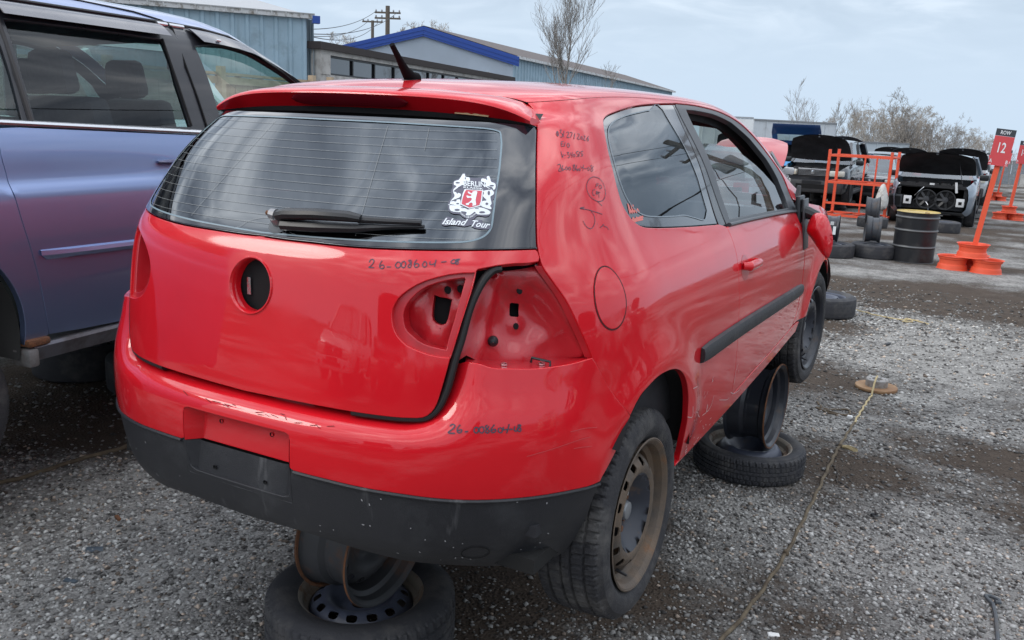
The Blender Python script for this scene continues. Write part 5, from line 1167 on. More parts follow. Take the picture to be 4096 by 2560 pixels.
b_.v=V;b_.f=[(8*i+j,8*i+j+1,8*i+j+9,8*i+j+8) for i in range(15) for j in range(7)]+[tuple(range(8))];b_.build('rocker_cover',mat('rocker_grey',(.16,.165,.19),.30,metal=.5,dirt=(.10,.09,.085),dscale=5,dlo=.45,dhi=.7),van,smooth=30)
MB().box(tuple(VD*(-1.245)+VN*(-.04)+np.array([0,0,.762])),(.10,.05,.075),rz=-VA).build('rocker_end',mat('mud_flap_grey',(.20,.20,.20),.8,dirt=(.10,.09,.08),dscale=8,dlo=.4,dhi=.6),van,bevel=.012)
MB().box(tuple(VD*(-1.215)+VN*(-.02)+np.array([0,0,.822])),(.06,.10,.03),rz=-VA).build('rusted_sill',RUST,van,bevel=.008)
# wheels hanging below, arch liner, underbody, cabin
def vwheel(y,g,z,left=False,rad=.335):
    p=VD*y+VN*g+np.array([0,0,z]);w=empty('wheel',tuple(p));w.parent=van;w.rotation_euler=(.3,0,-VA+(math.pi if left else 0))
    put_tyre('tyre',w,rad,.225,.205,RUB,66,6);rim_parts(w,.205,.19,STEEL_BLK,STEEL_BLK,holes=10,hole_r=.14)
vwheel(-1.655,-.15,.62);vwheel(-1.655,-1.76,.62,True);vwheel(1.55,-.16,.77);vwheel(1.55,-1.76,.77,True)
for yy in (WC[0],1.55):
    V=[];n_=24
    for i in range(n_+1):
        a=R(-14)+R(208)*i/n_
        for g,rr_ in ((-.03,.43),(-.06,.438),(-.34,.44)): V.append(VD*(yy+rr_*math.cos(a))+VN*g+np.array([0,0,WC[1]+rr_*math.sin(a)]))
    finish('arch_liner',V,[(3*i+j,3*i+j+1,3*i+j+4,3*i+j+3) for i in range(n_) for j in range(2)],mat('liner_grey',(.05,.048,.046),.9),van,smooth=60)
rz_=-VA
def vb(c,d): 
    p=VD*c[0]+VN*c[1]+np.array([0,0,c[2]]);return tuple(p),(d[1],d[0],d[2])
m_=MB()
for c,d in (((-.4,-.98,.84),(4.6,1.60,.05)),((-1.95,-.98,.80),(.5,1.2,.12))): q=vb(c,d);m_.box(q[0],q[1],rz=rz_)
m_.build('underbody',mat('underbody_black',(.010,.010,.010),.9),van)
# left flank with its own window openings, nose, tail
def Vf(y,t):
    p=Vl(y,t); g=(p*VN).sum(-1); return p+VN*((-1.96-2*g)[...,None])
def lpanel(name,ol,m,holes=(),h=.08,off=0):
    o=panel(name,Vf,ol,m,van,holes=holes,h=h,skirt=0,off=off);return o
lpanel('left_flank',mk([(-2.95,.86),(2.1,.82),(2.15,1.42),(1.02,1.6)]+[(y,bt_(y)) for y in np.linspace(.9,-2.9,12)]),BLUE)
lpanel('left_window_surround',mk(bandp),VTR,holes=[mk(sgl),mk(fgl),mk(rgl)])
lpanel('left_window',mk(sgl),VGL,off=.01);lpanel('left_window',mk(fgl),FGL,off=.01);lpanel('left_window',mk(rgl),VGL,off=.01)
lpanel('roof_left',mk(ro),BLUE)
wsp=[(.50,2.212),(1.0,2.208),(1.55,2.208),(1.62,2.5),(1.64,2.798),(1.0,2.798),(.345,2.798),(.365,2.5),(.43,2.3)]
panel('windscreen',Vl,mk(wsp),FGL,van,h=.12,skirt=0)
lpanel('windscreen',mk(wsp),FGL)
V=[]
for i in range(7):
    s_=i/6
    for j in range(9):
        u=j/8;V.append(VD*(1.55+.85*s_)+VN*(-.06-1.84*u)+np.array([0,0,1.50-.12*s_**2-.04*abs(2*u-1)**3]))
finish('bonnet',V,[(i*9+j,i*9+j+1,(i+1)*9+j+1,(i+1)*9+j) for i in range(6) for j in range(8)],BLUE,van,smooth=60)
q=vb((2.30,-.98,1.10),(.25,1.75,.52));MB().box(q[0],q[1],rz=rz_).build('front_bumper',BLUE,van,bevel=.08)
q=vb((-2.95,-.98,1.5),(.06,1.85,1.35));MB().box(q[0],q[1],rz=rz_).build('tailgate',BLUE,van,bevel=.02)
VS_=mat('van_seat',(.045,.047,.055),.9,var=.15,vscale=40)
def vseat(y,g,z=.90,w=.50,par=van):
    p=VD*y+VN*g+np.array([0,0,z]);s_=seat(van,*p,VS_,rec=.20,w=w);s_.rotation_euler=(0,0,-VA);s_.scale=(1.0,1.05,1.13);return s_
for y,g in ((-.27,-.48),(.465,-.80),(.465,-1.50),(-.27,-1.45)): vseat(y,g,.98)
q=vb((-2.0,-.98,1.22),(.55,1.5,.70));MB().box(q[0],q[1],rz=rz_).build('third_row_seat',VS_,van,bevel=.05)
q=vb((1.05,-.98,1.45),(.55,1.66,.30));MB().box(q[0],q[1],rz=rz_).build('dashboard',CABIN,van,bevel=.05)
q=vb((.62,-1.40,1.62),(0,0,0))
st_=MB().lathe([(.185,0),(.198,.012),(.21,0),(.198,-.012),(.185,0)],n=28).build('steering_wheel',CABIN,van);st_.matrix_local=Matrix.Translation(q[0])@Matrix.Rotation(-VA,4,'Z')@Matrix.Rotation(R(62),4,'X')
q=vb((.72,-.98,2.0),(.03,.24,.07));MB().box(q[0],q[1],rz=rz_).build('rear_view_mirror',CABIN,van,bevel=.01)
# roof lining seen through the panes
V=[]
for i,y in enumerate(np.linspace(-2.8,.36,12)):
    for u in (0,.5,1): 
        d=float(f_vd(np.array(y))); V.append(VD*y+VN*(-.24-1.48*u)+np.array([0,0,2.10+.03*(u==.5)-d]))
finish('roof_lining',V,[(3*i+j,3*i+j+1,3*i+j+4,3*i+j+3) for i in range(11) for j in range(2)],mat('lining_grey',(.10,.105,.11),.9),van)
# ================================================================ stacks of wheels under the hatchback
def zz(x,y): return float(zg(np.array(x),np.array(y)))
RUB2=mat('old_rubber',(.035,.036,.042),.75,bump=.25,bscale=120,dirt=(.11,.105,.10),dscale=6,dlo=.48,dhi=.75)
EDGE=mat('rim_edge_dull',(.26,.23,.19),.55,metal=.4,dirt=(.20,.10,.05),dscale=12,dlo=.5,dhi=.65)
BRIM=mat('blue_black_rim',(.055,.065,.095),.42,dirt=(.10,.075,.06),dscale=10,dlo=.60,dhi=.78,rvar=.0)
def lying_wheel(name,x,y,label,group=None,Ro=.315,w=.205,Ri=.20,tilt=(0,0),m=BRIM,spare=False,dz=0,rz=0,lite=False,blocks=True):
    o=empty(name,(x,y,zz(x,y)+w/2+.006+dz),0,label,'wheel',group)
    o.rotation_euler=(tilt[0],-math.pi/2+tilt[1],rz)
    if lite:
        V,F=tyre_mesh(Ro,w,Ri,28,3,False); b_=MB();b_.v=V;b_.f=F;b_.build('tyre',RUB2,o,smooth=40)
    else: put_tyre('tyre',o,Ro,w,Ri,RUB2,56,6,blocks=blocks)
    rim_parts(o,Ri,w*.86,m,EDGE if not lite else m,holes=0 if spare else 14,hole_r=Ri*.72,slot=(.018,.013),dish=.055 if spare else .035,et=.055 if not spare else .02)
    return o
def bare_rim(name,x,y,z,label,axis_az,group=None,Ri=.195,w=.18,lean=0,m=STEEL_BLK,m2=None,spin=0,holes=14):
    o=empty(name,(x,y,z),0,label,'wheel rim',group)
    o.rotation_euler=(spin,lean,R(90)-R(axis_az))
    rim_parts(o,Ri,w,m,m2 or m,holes=holes,hole_r=Ri*.72,slot=(.015,.011),et=.02)
    return o
lw=lying_wheel('wheel_with_tyre',-.045,-.17,'black steel wheel with tyre lying flat under the rear bumper')
br=bare_rim('rim_without_tyre',-.03,-.180,.205+.215,'rusty-edged black rim wedged upright under the rear bumper',92,Ri=.195,w=.20,lean=.06,m=mat('grey_black_rim',(.045,.047,.052),.5,dirt=(.12,.06,.035),dscale=7,dlo=.52,dhi=.72),spin=.3)
MB().lathe([(.199,-.101),(.209,-.103),(.211,-.097),(.202,-.094)],axis='X',n=48).build('rusty_lip',RUST,br); MB().lathe([(.199,.101),(.209,.103),(.211,.097),(.202,.094)],axis='X',n=48).build('rusty_lip',RUST,br)
lying_wheel('spare_wheel',.67,2.22,'narrow spare wheel lying flat under the sill of the red hatchback',Ro=.290,w=.135,Ri=.205,spare=True,tilt=(-.03,.02))
br=bare_rim('rim_without_tyre',.685,2.20,.150+.218,'black rim standing on the spare wheel under the sill',93,Ri=.205,w=.20,spin=.5,m=STEEL_BLK)
MB().lathe([(.212,.104),(.221,.107),(.223,.100),(.214,.098)],axis='X',n=48).build('rusty_lip',RUST,br)
lying_wheel('wheel_with_tyre',.28,6.72,'black tyred wheel lying flat beyond the torn front liner of the red hatchback',Ro=.31,w=.19,lite=True)
# ================================================================ rope, rotor, bits on the ground
def on(x,y,h=.006): return (x,y,zz(x,y)+h)
def rope(name,pts,r,m,label,cat='rope',n=10,parent=None):
    q=spl(pts,n);P=[]
    for i,(x,y) in enumerate(q): P.append((x+.004*math.sin(i*1.7),y+.004*math.cos(i*1.3),zz(x,y)+r*.9))
    o=MB().tube(P,r,8).build(name,m,parent)
    if parent is None: tag(o,label,cat)
    return o
ROPE=mat('muddy_rope',(.20,.16,.105),.9,col2=(.10,.075,.05),vscale=14,bump=.6,bscale=220)
ROPE2=mat('clean_rope',(.50,.40,.22),.85,bump=.5,bscale=260)
rp_=rope('rope',[(.86,-.35),(1.01,.53),(1.06,1.2),(1.06,1.9),(1.05,2.45),(1.05,2.85),(1.06,3.3)],.008,ROPE,'long muddy rope stretched over the gravel to the brake disc')
for x,y in ((1.063,1.30),(1.055,2.80)): MB().lathe([(.001,.016),(.010,.013),(.015,0),(.010,-.013),(.001,-.016)],on(x,y,.010),n=10).build('knot',ROPE,rp_)
MB().tube([on(1.055,2.80,.01),on(1.09,2.80,.012),on(1.14,2.78,.008),on(1.10,2.83,.008)],[.008,.012,.014,.008],6).build('frayed_end',ROPE2,rp_)
rope('rope_tail',[(1.06,3.3),(1.065,3.7),(1.075,4.02)],.0065,ROPE2,'',parent=rp_)
MB().tube([on(1.075,4.02,.01),(1.077,4.08,.075),(1.078,4.16,.095),(1.08,4.20,.098)],.0065,7).build('rope_loop',ROPE2,rp_)
rope('cord',[(1.05,2.52),(1.10,2.40),(1.12,2.25)],.004,mat('cord_dark',(.05,.042,.035),.9),'thin dark cord branching off the muddy rope')
dsc=empty('brake_disc',on(1.08,4.22,.0),0,'rusty brake disc with grey hub lying on the gravel, rope tied through','brake disc')
MB().lathe([(.062,.004),(.140,.004),(.142,.008),(.142,.020),(.140,.024),(.070,.024)],n=48).build('disc_face',mat('disc_rust',(.34,.21,.11),.75,col2=(.24,.13,.065),vscale=12),dsc)
MB().lathe([(.074,.022),(.075,.070),(.071,.075),(.036,.075),(.034,.070),(.034,.01)],n=40).build('hub',mat('hub_grey',(.30,.29,.28),.6,dirt=(.18,.13,.09),dscale=14,dlo=.5,dhi=.7),dsc)
for k in range(5):
    a=k*1.2566; MB().lathe([(.001,.0008),(.006,.0008)],(.055*math.cos(a),.055*math.sin(a),.0755),n=10).build('stud_hole',DARK,dsc)
rope('rope',[(-2.55,-.55),(-2.28,-.03),(-2.22,.35),(-2.19,.70),(-2.3,1.6)],.011,ROPE,'muddy rope on the gravel under the blue minivan')
rope('rope',[(.78,3.62),(.86,3.50),(.98,3.58),(1.0,3.46),(.90,3.42),(.80,3.50),(.95,3.44),(1.02,3.44)],.006,mat('rope_brown',(.12,.09,.06),.9),'tangled brown rope end beside the rim stack')
rope('rope',[(.55,7.1),(.80,6.95),(1.0,6.9),(1.04,6.98),(1.10,6.88),(1.02,6.82),(1.08,6.95),(1.25,6.86)],.007,ROPE2,'yellow rope with a bow knot on pale gravel')
hk=MB().tube([on(1.862,.98,.008),on(1.858,1.10,.009),on(1.852,1.22,.010),on(1.842,1.30,.012),on(1.822,1.330,.014),on(1.815,1.352,.014),on(1.835,1.366,.012),on(1.862,1.350,.012),on(1.866,1.328,.012),on(1.848,1.318,.016)],.0075,8).build('steel_hook',mat('hook_grey',(.075,.085,.095),.55,dirt=(.13,.12,.11),dscale=20,dlo=.5,dhi=.7));tag(hk,'grey steel rod bent to an eye lying on the gravel','hook')
rr=random.Random(21)
def scrap(name,x,y,d,m,label,cat,rz=0,rx=0,group=None):
    o=MB().box((0,0,0),d,taper=.85).build(name,m,None,bevel=min(d)*.2);o.location=on(x,y,d[2]*.45);o.rotation_euler=(rx,rx*.6,rz);tag(o,label,cat,group);return o
scrap('paper_scrap',1.155,.66,(.045,.022,.004),mat('paper',(.8,.8,.78),.8),'small white paper scrap on the gravel beside the rope','litter',.5,.15)
scrap('stone',.62,3.30,(.04,.05,.05),mat('stone_tan',(.25,.21,.16),.9,bump=.4),'tan angular stone standing beside the rim stack','stone',.4,.3)
scrap('plastic_chip',-1.35,-.22,(.07,.035,.010),mat('chip_blue',(.07,.09,.11),.4),'blue-grey plastic chip on gravel left of the bumper stack','litter',.9,.2)
scrap('plastic_chip',-1.22,-.42,(.055,.02,.008),mat('chip_blue',(.07,.09,.11),.4),'flat grey plastic sliver on gravel near the bumper stack','litter',.3,.1)
scrap('rust_flake',-1.52,.02,(.05,.018,.012),RUST,'short rusty scrap on gravel left of the bumper stack','litter',-.4)
scrap('plastic_clip',1.0,5.7,(.10,.03,.02),TRIM,'flat black plastic piece on pale gravel beyond the brake disc','litter',1.3)
scrap('white_stone',1.02,3.40,(.035,.03,.02),mat('white_chip',(.75,.75,.74),.7),'white chip at the end of the brown rope','stone')
nut=MB().lathe([(.008,0),(.013,-.006),(.018,0),(.013,.006),(.008,0)],on(1.34,1.92,.008),n=14).build('rubber_ring',TRIM);tag(nut,'small black rubber ring on the gravel right of the rope','ring')
# ================================================================ drum, rims, rack
drum=empty('oil_drum',(.69,11.75,zz(.69,11.75)),0,'black steel drum with a rusty yellow lid standing on gravel','drum')
pf=[(.001,.004),(.280,.004),(.288,.0),(.292,.012),(.284,.02)]
for hgt in (.235,.47,.655): pf+=[(.284,hgt-.022),(.289,hgt-.012),(.296,hgt),(.289,hgt+.012),(.284,hgt+.022)]
pf+=[(.284,.712),(.292,.722),(.288,.732)]
MB().lathe(pf,n=56).build('drum_wall',mat('drum_black',(.014,.015,.018),.36,dirt=(.06,.058,.055),dscale=3,dlo=.5,dhi=.8,rvar=.0),drum,smooth=25)
MB().lathe([(.001,.716),(.27,.716),(.281,.722),(.289,.733),(.293,.728)],n=56).build('drum_lid',mat('lid_yellow',(.46,.34,.10),.5,dirt=(.16,.09,.03),dscale=7,dlo=.55,dhi=.68),drum)
MB().lathe([(.001,.012),(.03,.010),(.034,0)],(.12,-.05,.716),n=14).build('bung',RUST,drum)
for hgt in (.235,.47,.655): MB().lathe([(.2895,hgt-.012),(.2968,hgt),(.2895,hgt+.012)],n=56).build('rolling_hoop',mat('hoop_grey',(.13,.135,.14),.45,metal=.3),drum)
lying_wheel('wheel_with_tyre',.16,11.75,'black tyred wheel lying flat left of the oil drum, rim standing on it',lite=True,Ro=.33,w=.20)
bare_rim('rim_without_tyre',.11,11.78,zz(.1,11.78)+.21+.205,'grey rim standing on the flat wheel left of the oil drum',82,w=.20,m=mat('rim_bluegrey',(.05,.055,.065),.5,dirt=(.12,.09,.07),dscale=8,dlo=.5,dhi=.75))
bare_rim('rim_without_tyre',-.13,13.6,zz(-.13,13.6)+.60,'grey rim balanced high behind the standing rim, in front of the orange rack',86,Ri=.21,w=.20,lean=-.05,m=MATS['rim_bluegrey'])
st_post=bare_rim('rim_without_tyre',-.13,13.62,zz(-.13,13.62)+.205,'grey rim standing on the ground carrying the balanced rim before the orange rack',80,m=MATS['rim_bluegrey'])
lying_wheel('wheel_with_tyre',-.38,11.35,'black tyred wheel lying flat behind the knocked mirror of the red hatchback',lite=True,Ro=.32,w=.19)
b_=bare_rim('rim_without_tyre',-.42,11.38,zz(-.42,11.38)+.20+.205,'black rim with white stickers standing on a flat wheel',84,w=.20)
MB().box((.01,-.185,.09),(.05,.004,.05),rx=.3).build('sticker',STW,b_);MB().box((.05,-.205,-.01),(.04,.004,.12)).build('sticker',STW,b_)
lying_wheel('wheel_with_tyre',-.62,18.2,'black tyred wheel lying flat before the orange rack',lite=True)
ORG=mat('orange_red_paint',(.80,.105,.045),.5,dirt=(.45,.09,.05),dscale=6,dlo=.55,dhi=.8)
rk=empty('tyre_rack',(-1.30,21.0,zz(-1.3,21)),R(-4),'orange-red tubular steel tyre rack standing empty on the yard','rack')
W_,D_,H_=1.42,.95,1.64
for x in (-W_/2,W_/2):
    for y in (-D_/2,D_/2): MB().bar((x,y,0),(x,y,H_),.062,upv=(0,1,0)).build('post',ORG,rk); MB().box((x,y,.008),(.12,.12,.014)).build('foot_plate',ORG,rk)
for x in (-.06,.22): MB().bar((x,D_/2,.10),(x,D_/2,H_-.14),.035,upv=(0,1,0)).build('inner_post',ORG,rk)
for z in (.07,.36,.86,H_-.14):
    for y in (-D_/2,D_/2):
        if z==.36 and y>0: continue
        MB().bar((-W_/2+.032,y,z),(W_/2-.032,y,z),.05).build('long_rail',ORG,rk)
    if z!=.36:
        for x in (-W_/2,W_/2): MB().bar((x,-D_/2+.032,z),(x,D_/2-.032,z),.045).build('cross_rail',ORG,rk)
for x in (-.35,.0,.35): MB().bar((x-.12,-D_/2,.07),(x+.12,D_/2,.07),.035).build('floor_brace',ORG,rk)
MB().bar((-W_/2,-D_/2,.86),(.05,D_/2,.86),.03).build('shelf_brace',ORG,rk); MB().bar((.05,-D_/2,.86),(W_/2,D_/2,.86),.03).build('shelf_brace',ORG,rk)
# ================================================================ row signs
SRED=mat('sign_red',(.66,.075,.085),.45,dirt=(.5,.09,.09),dscale=5,dlo=.55,dhi=.8); SBLK=mat('sign_charcoal',(.045,.05,.062),.5); SWH=mat('sign_white',(.82,.84,.86),.5)
def text_obj(s,size,m,par,loc,rot,bold=.012,name='lettering',xs=1.0):
    v,f=textfaces(s,0,bold); c=(v.max(0)+v.min(0))/2; v=(v-c); v=v/np.ptp(v[:,1])*size*np.array([xs,1])
    o=finish(name,[(a,0,b) for a,b in v],f,m,par);o.location=loc;o.rotation_euler=rot;return o
def row_sign(x,y,num,lean,ph,pw,hh,group,label,detail=True,az=0,rims=True,top=None):
    s=empty('row_sign',(x,y,zz(x,y)),az,label,'sign',group)
    post=MB().bar((0,0,.20),(lean,0.02,hh),.068,upv=(0,1,0)).build('post',ORG,s)
    if rims:
        for dx,dy,z in ((-.22,.02,0),(.20,-.03,0),(.02,.36,0),(0,.02,.19)):
            e_=empty('base_rim',(dx,dy,z+.095));e_.parent=s;e_.rotation_euler=(0,-math.pi/2+.03*dx,.4*dx)
            if detail: rim_parts(e_,.196,.175,ORG,ORG,holes=12 if z==0 else 0,hole_r=.14,name='barrel')
            else: MB().lathe([(.21,.088),(.20,.075),(.175,.02),(.175,-.03),(.20,-.075),(.21,-.088)],axis='X',n=24).lathe([(.001,.03),(.17,.03)],axis='X',n=24).build('barrel',ORG,e_)
    k=lean/(hh-.2); pl=empty('plate',(lean,-.045,hh));pl.parent=s;pl.rotation_euler=(0,math.atan(k)*.82,0)
    bh=ph*.19
    MB().box((0,0,ph/2-bh/2),(pw,.012,ph-bh)).build('number_panel',SRED,pl); MB().box((0,0,ph-bh/2+.002),(pw,.012,bh)).build('header',SBLK,pl)
    text_obj('ROW',bh*.55,SWH,pl,(0,-.0085,ph-bh/2+.002),(0,0,0),xs=.72)
    text_obj(num,ph*.28,SWH,pl,(0,-.0085,ph*.50),(0,0,0),xs=.62)
    for c,sx in (('A',-1),('B',1)):
        text_obj(c,ph*.105,SWH,pl,(sx*pw*.41,-.0085,ph*.12),(0,0,0),xs=.75); MB().box((sx*pw*.41,-.0075,ph*.025),(pw*.13,.002,ph*.012)).build('dash',SWH,pl)
    return s
GS='row signs along the lane'
row_sign(1.46,11.28,'12',.135,.475,.235,1.44,GS,'leaning red row sign with number 12 on a base of painted rims')
row_sign(2.03,26.3,'14',.10,.62,.30,1.56,GS,'red row sign reading ROW 14 turned slightly aside, on painted rims',az=.35)
row_sign(1.70,43.6,'16',.10,.60,.40,1.66,GS,'red row sign reading ROW 16 on painted rims behind the leaning sign',detail=False)
row_sign(.98,60.5,'20',.05,.60,.50,1.75,GS,'far red row sign with number 20 behind the leaning sign 12',detail=False)
row_sign(.55,52.0,'18',.05,.60,.45,1.75,GS,'far red row sign with number 18 half hidden by the sign 12',detail=False)

# stacks carrying the minivan and the far side of the hatchback
def vpos(y,g): p=VO+VD*y+VN*g; return float(p[0]),float(p[1])
for y,g,wh_ in ((.55,-1.1,'middle'),(.55,-1.75,'far middle'),(1.0,-.50,'front'),(1.0,-1.5,'far front')):
    x_,y_=vpos(y,g); lying_wheel('wheel_with_tyre',x_,y_,'tyred wheel lying flat in the dark under the '+wh_+' floor of the minivan',lite=True,Ro=.33,w=.21)
    bare_rim('rim_without_tyre',x_,y_,zz(x_,y_)+.215+.215,'black rim standing on the flat wheel under the '+wh_+' floor of the minivan',80,Ri=.205,w=.2)
lying_wheel('wheel_with_tyre',-.62,2.2,'tyred wheel lying flat under the far sill of the red hatchback',lite=True,Ro=.31,w=.19)
bare_rim('rim_without_tyre',-.60,2.2,zz(-.6,2.2)+.20+.213,'black rim standing under the far sill of the red hatchback',88,Ri=.20,w=.19)
# ================================================================ parked wrecks down the lane
GLS=glassmat('car_glass',(.55,.66,.66),1.55); LAMP=mat('lamp_clear',(.62,.62,.56),.15,coat=1,dirt=(.5,.46,.34),dscale=9,dlo=.5,dhi=.7); TAIL=mat('tail_red',(.45,.012,.02),.2,coat=1)
ENG=mat('engine_black',(.014,.014,.016),.6,bump=.5,bscale=40,dirt=(.10,.095,.09),dscale=16,dlo=.58,dhi=.75); SILV=mat('alloy',(.45,.46,.48),.35,metal=.8)
WSC=glassmat('windscreen_pale',(.5,.6,.6),2.1)
_tv,_tf=tyre_mesh(.325,.21,.21,24,3,False)
def lite_wheel(par,x,y,z,left,tyre=True):
    w=empty('wheel',(x,y,z));w.parent=par;w.rotation_euler=(0,0,math.pi if left else 0)
    if tyre:
        b=MB();b.v=_tv;b.f=_tf;b.build('tyre',RUB2,w,smooth=40)
    MB().lathe([(.205,.09),(.20,.06),(.16,.02),(.10,.035),(.05,.03),(.001,.03)],axis='X',n=28).build('rim',SILV if tyre else STEEL_BLK,w)
def junk_car(name,label,x,y,yaw,L_,W_,H_,col,lift=.12,hood=None,tail=None,nose='full',suv=False,hoodcol=None,group='wrecks parked down the lane',belt=None,nrad=False,tilt=0,front_wheels=True,doors_open=False,cat='car',lampcol=None,glassless=False):
    c=empty(name,(x,y,zz(x,y)),yaw,label,cat,group)
    P=mat('paint_'+name+str(round(x*10)),col,.32,coat=1,coat_r=.05,dirt=tuple(k*.75+.05 for k in col),dscale=2,dlo=.5,dhi=.85)
    BK=mat('plastic_cladding',(.03,.031,.035),.55,dirt=(.09,.088,.085),dscale=4,dlo=.5,dhi=.8)
    zl=.22+lift; zb_=(belt or (.98 if suv else .90))+lift; zr=H_+lift; w=W_/2; hl=L_/2
    hoodz=zb_-.02; noseL=1.15 if not suv else 1.08; cow=hl-noseL; tr=-hl+(.18 if tail!='sedan' else .85)
    st=[(-hl,.84,.30,-.16),(-hl+.07,.94,.06,-.03),(-hl+.30,.985,0,0),(-hl+.9,1.0,0,0),(0,1.0,0,0),(cow,1.0,0,0),(hl-.55,.985,0,-.02),(hl-.20,.93,.02,-.07),(hl-.04,.84,.10,-.13)]
    V=[];F=[];sec=9
    for yy,k,dl,dt in st:
        zt=zb_+dt
        for s_,zq in ((.0,zl+dl),(.88,zl+dl),(.965,zl+dl+.08),(.99,zl+dl+.25),(1.0,(zl+zt)/2+.05),(.985,zt-.16),(.955,zt-.05),(.90,zt),(.0,zt+.015)): V.append((w*k*s_,yy,zq))
    n0=len(V);V+=[(-a,b,d) for a,b,d in V[:n0]]
    for i in range(len(st)-1):
        for j in range(sec-1):
            if j==sec-2 and (hood and i>=5 or 1<=i<5): continue
            F.append((i*sec+j,i*sec+j+1,(i+1)*sec+j+1,(i+1)*sec+j)); q=(i*sec+j+n0,i*sec+j+1+n0,(i+1)*sec+j+1+n0,(i+1)*sec+j+n0); F.append(q[::-1])
    for e_ in ([0] if tail!='open' else []): F.append(tuple(e_*sec+j for j in range(sec))); F.append(tuple(e_*sec+j+n0 for j in range(sec)))
    if nose=='full': e_=len(st)-1; F.append(tuple(e_*sec+j for j in range(sec))); F.append(tuple(e_*sec+j+n0 for j in range(sec)))
    b=MB();b.v=V;b.f=F;b.build('body',P,c,smooth=38)
    # cabin
    rw,rf,rr_=w*.72,cow-.62,tr+.42; wb=w*.90; m2=MB()
    V=[];n_=9
    for i in range(7):
        s_=i/6;yy=rr_+(rf-rr_)*s_
        for j in range(n_):
            u=-1+2*j/(n_-1);V.append((rw*u,yy,zr-.045*abs(u)**3-.05*abs(2*s_-1)**3))
    roof=MB();roof.v=V;roof.f=[(i*n_+j,i*n_+j+1,(i+1)*n_+j+1,(i+1)*n_+j) for i in range(6) for j in range(n_-1)];roof.build('roof',P,c,smooth=60)
    mids=[(rf+rr_)/2+.08]
    A=lambda sx:((sx*wb,cow+.02,zb_+.0),(sx*rw,rf,zr-.09)); Cc=lambda sx:((sx*wb,tr+.04,zb_),(sx*rw,rr_,zr-.09))
    for sx in (1,-1):
        a0,a1=A(sx);c0,c1=Cc(sx);mb_=(sx*wb,mids[0]+.05,zb_);mt=(sx*rw,mids[0]-.05,zr-.055)
        MB().bar(a0,a1,.07,.05).build('front_pillar',P,c);MB().bar(mb_,mt,.09,.04).build('middle_pillar',TRIM,c);MB().bar(c0,c1,.20 if suv else .14,.06).build('rear_pillar',P,c)
        MB().bar(a1,c1,.06,.06).build('roof_rail',P,c)
        for k,(q0,q1,q2,q3) in enumerate(((a0,a1,mt,mb_),(mb_,mt,c1,c0))):
            finish('side_window',[q0,q1,q2,q3],[(0,1,2,3)],GLS,c)
    a0,a1=A(1);b0,b1=A(-1);finish('windscreen',[a0,a1,b1,b0],[(0,1,2,3)],WSC,c)
    if tail!='open': a0,a1=Cc(1);b0,b1=Cc(-1);finish('rear_window',[a0,a1,b1,b0],[(0,1,2,3)],GLS,c)
    MB().box((0,-.2,zl+.12),(W_*.86,L_*.80,.06)).box((0,.10,zl+.45),(W_*.75,.14,.55)).box((0,cow-.25,zb_-.10),(W_*.80,.35,.22)).build('cabin',CABIN,c)
    # wheels and arches
    for yy in (-hl+.82,hl-.92):
        for sx in (1,-1):
            MB().lathe([(.001,0),(.36,0),(.365,-.01)],(sx*(w+.004),yy,.33+lift),'X',26).build('arch',DARK,c)
            if front_wheels or yy<0: lite_wheel(c,sx*(w-.09),yy,max(.32,.26+lift),sx<0)
    for sx in (1,-1): 
        MB().box((sx*(w+.09),cow-.28,zb_+.06),(.20,.11,.14)).build('door_mirror',TRIM if suv else P,c,bevel=.03)
        MB().box((sx*(w+.012),.30,zb_-.18),(.02,.14,.025)).build('door_handle',BK,c)
        MB().box((sx*(w-.03),0,zl+.02),(.08,L_*.52,.09)).build('sill_cladding',BK if suv else P,c,bevel=.015)
    # nose
    if nose=='full':
        MB().box((0,hl+.0,zl+.20),(W_*.90,.20,.34)).build('front_bumper',BK if suv else P,c,bevel=.06)
        MB().box((0,hl+.075,zl+.20),(W_*.46,.06,.12)).build('lower_intake',DARK,c)
        for sx in (1,-1):
            MB().box((sx*w*.68,hl-.06,zb_-.22),(W_*.22,.16,.15),rz=-sx*.28).build('headlight',LAMP,c,bevel=.03)
            MB().lathe([(.001,.02),(.05,.015),(.055,0)],(sx*w*.66,hl+.09,zl+.17),'Y',14).build('fog_lamp',BK,c)
        gr=MB().box((0,hl+.0,zb_-.22),(W_*.42,.08,.16)).build('grille',DARK,c)
        for k in range(5): MB().box((0,hl+.045,zb_-.28+k*.032),(W_*.42,.02,.010)).build('grille_bar',SILV,gr)
        MB().box((0,hl+.02,zb_-.125),(W_*.44,.06,.035)).build('grille_frame',SILV,c,bevel=.01)
        MB().lathe([(.001,.02),(.05,.015),(.055,0)],(0,hl+.05,zb_-.20),'Y',16).build('badge',CHROME,gr)
        MB().box((0,hl+.103,zl+.31),(.50,.012,.075)).build('plate_holder',TRIM,c)
    else:
        # stripped nose: crash panel, radiator with twin fans, bumper brackets
        rad=MB().box((0,hl-.24,zl+.40),(W_*.74,.10,.56)).build('radiator_panel',ENG,c,bevel=.02)
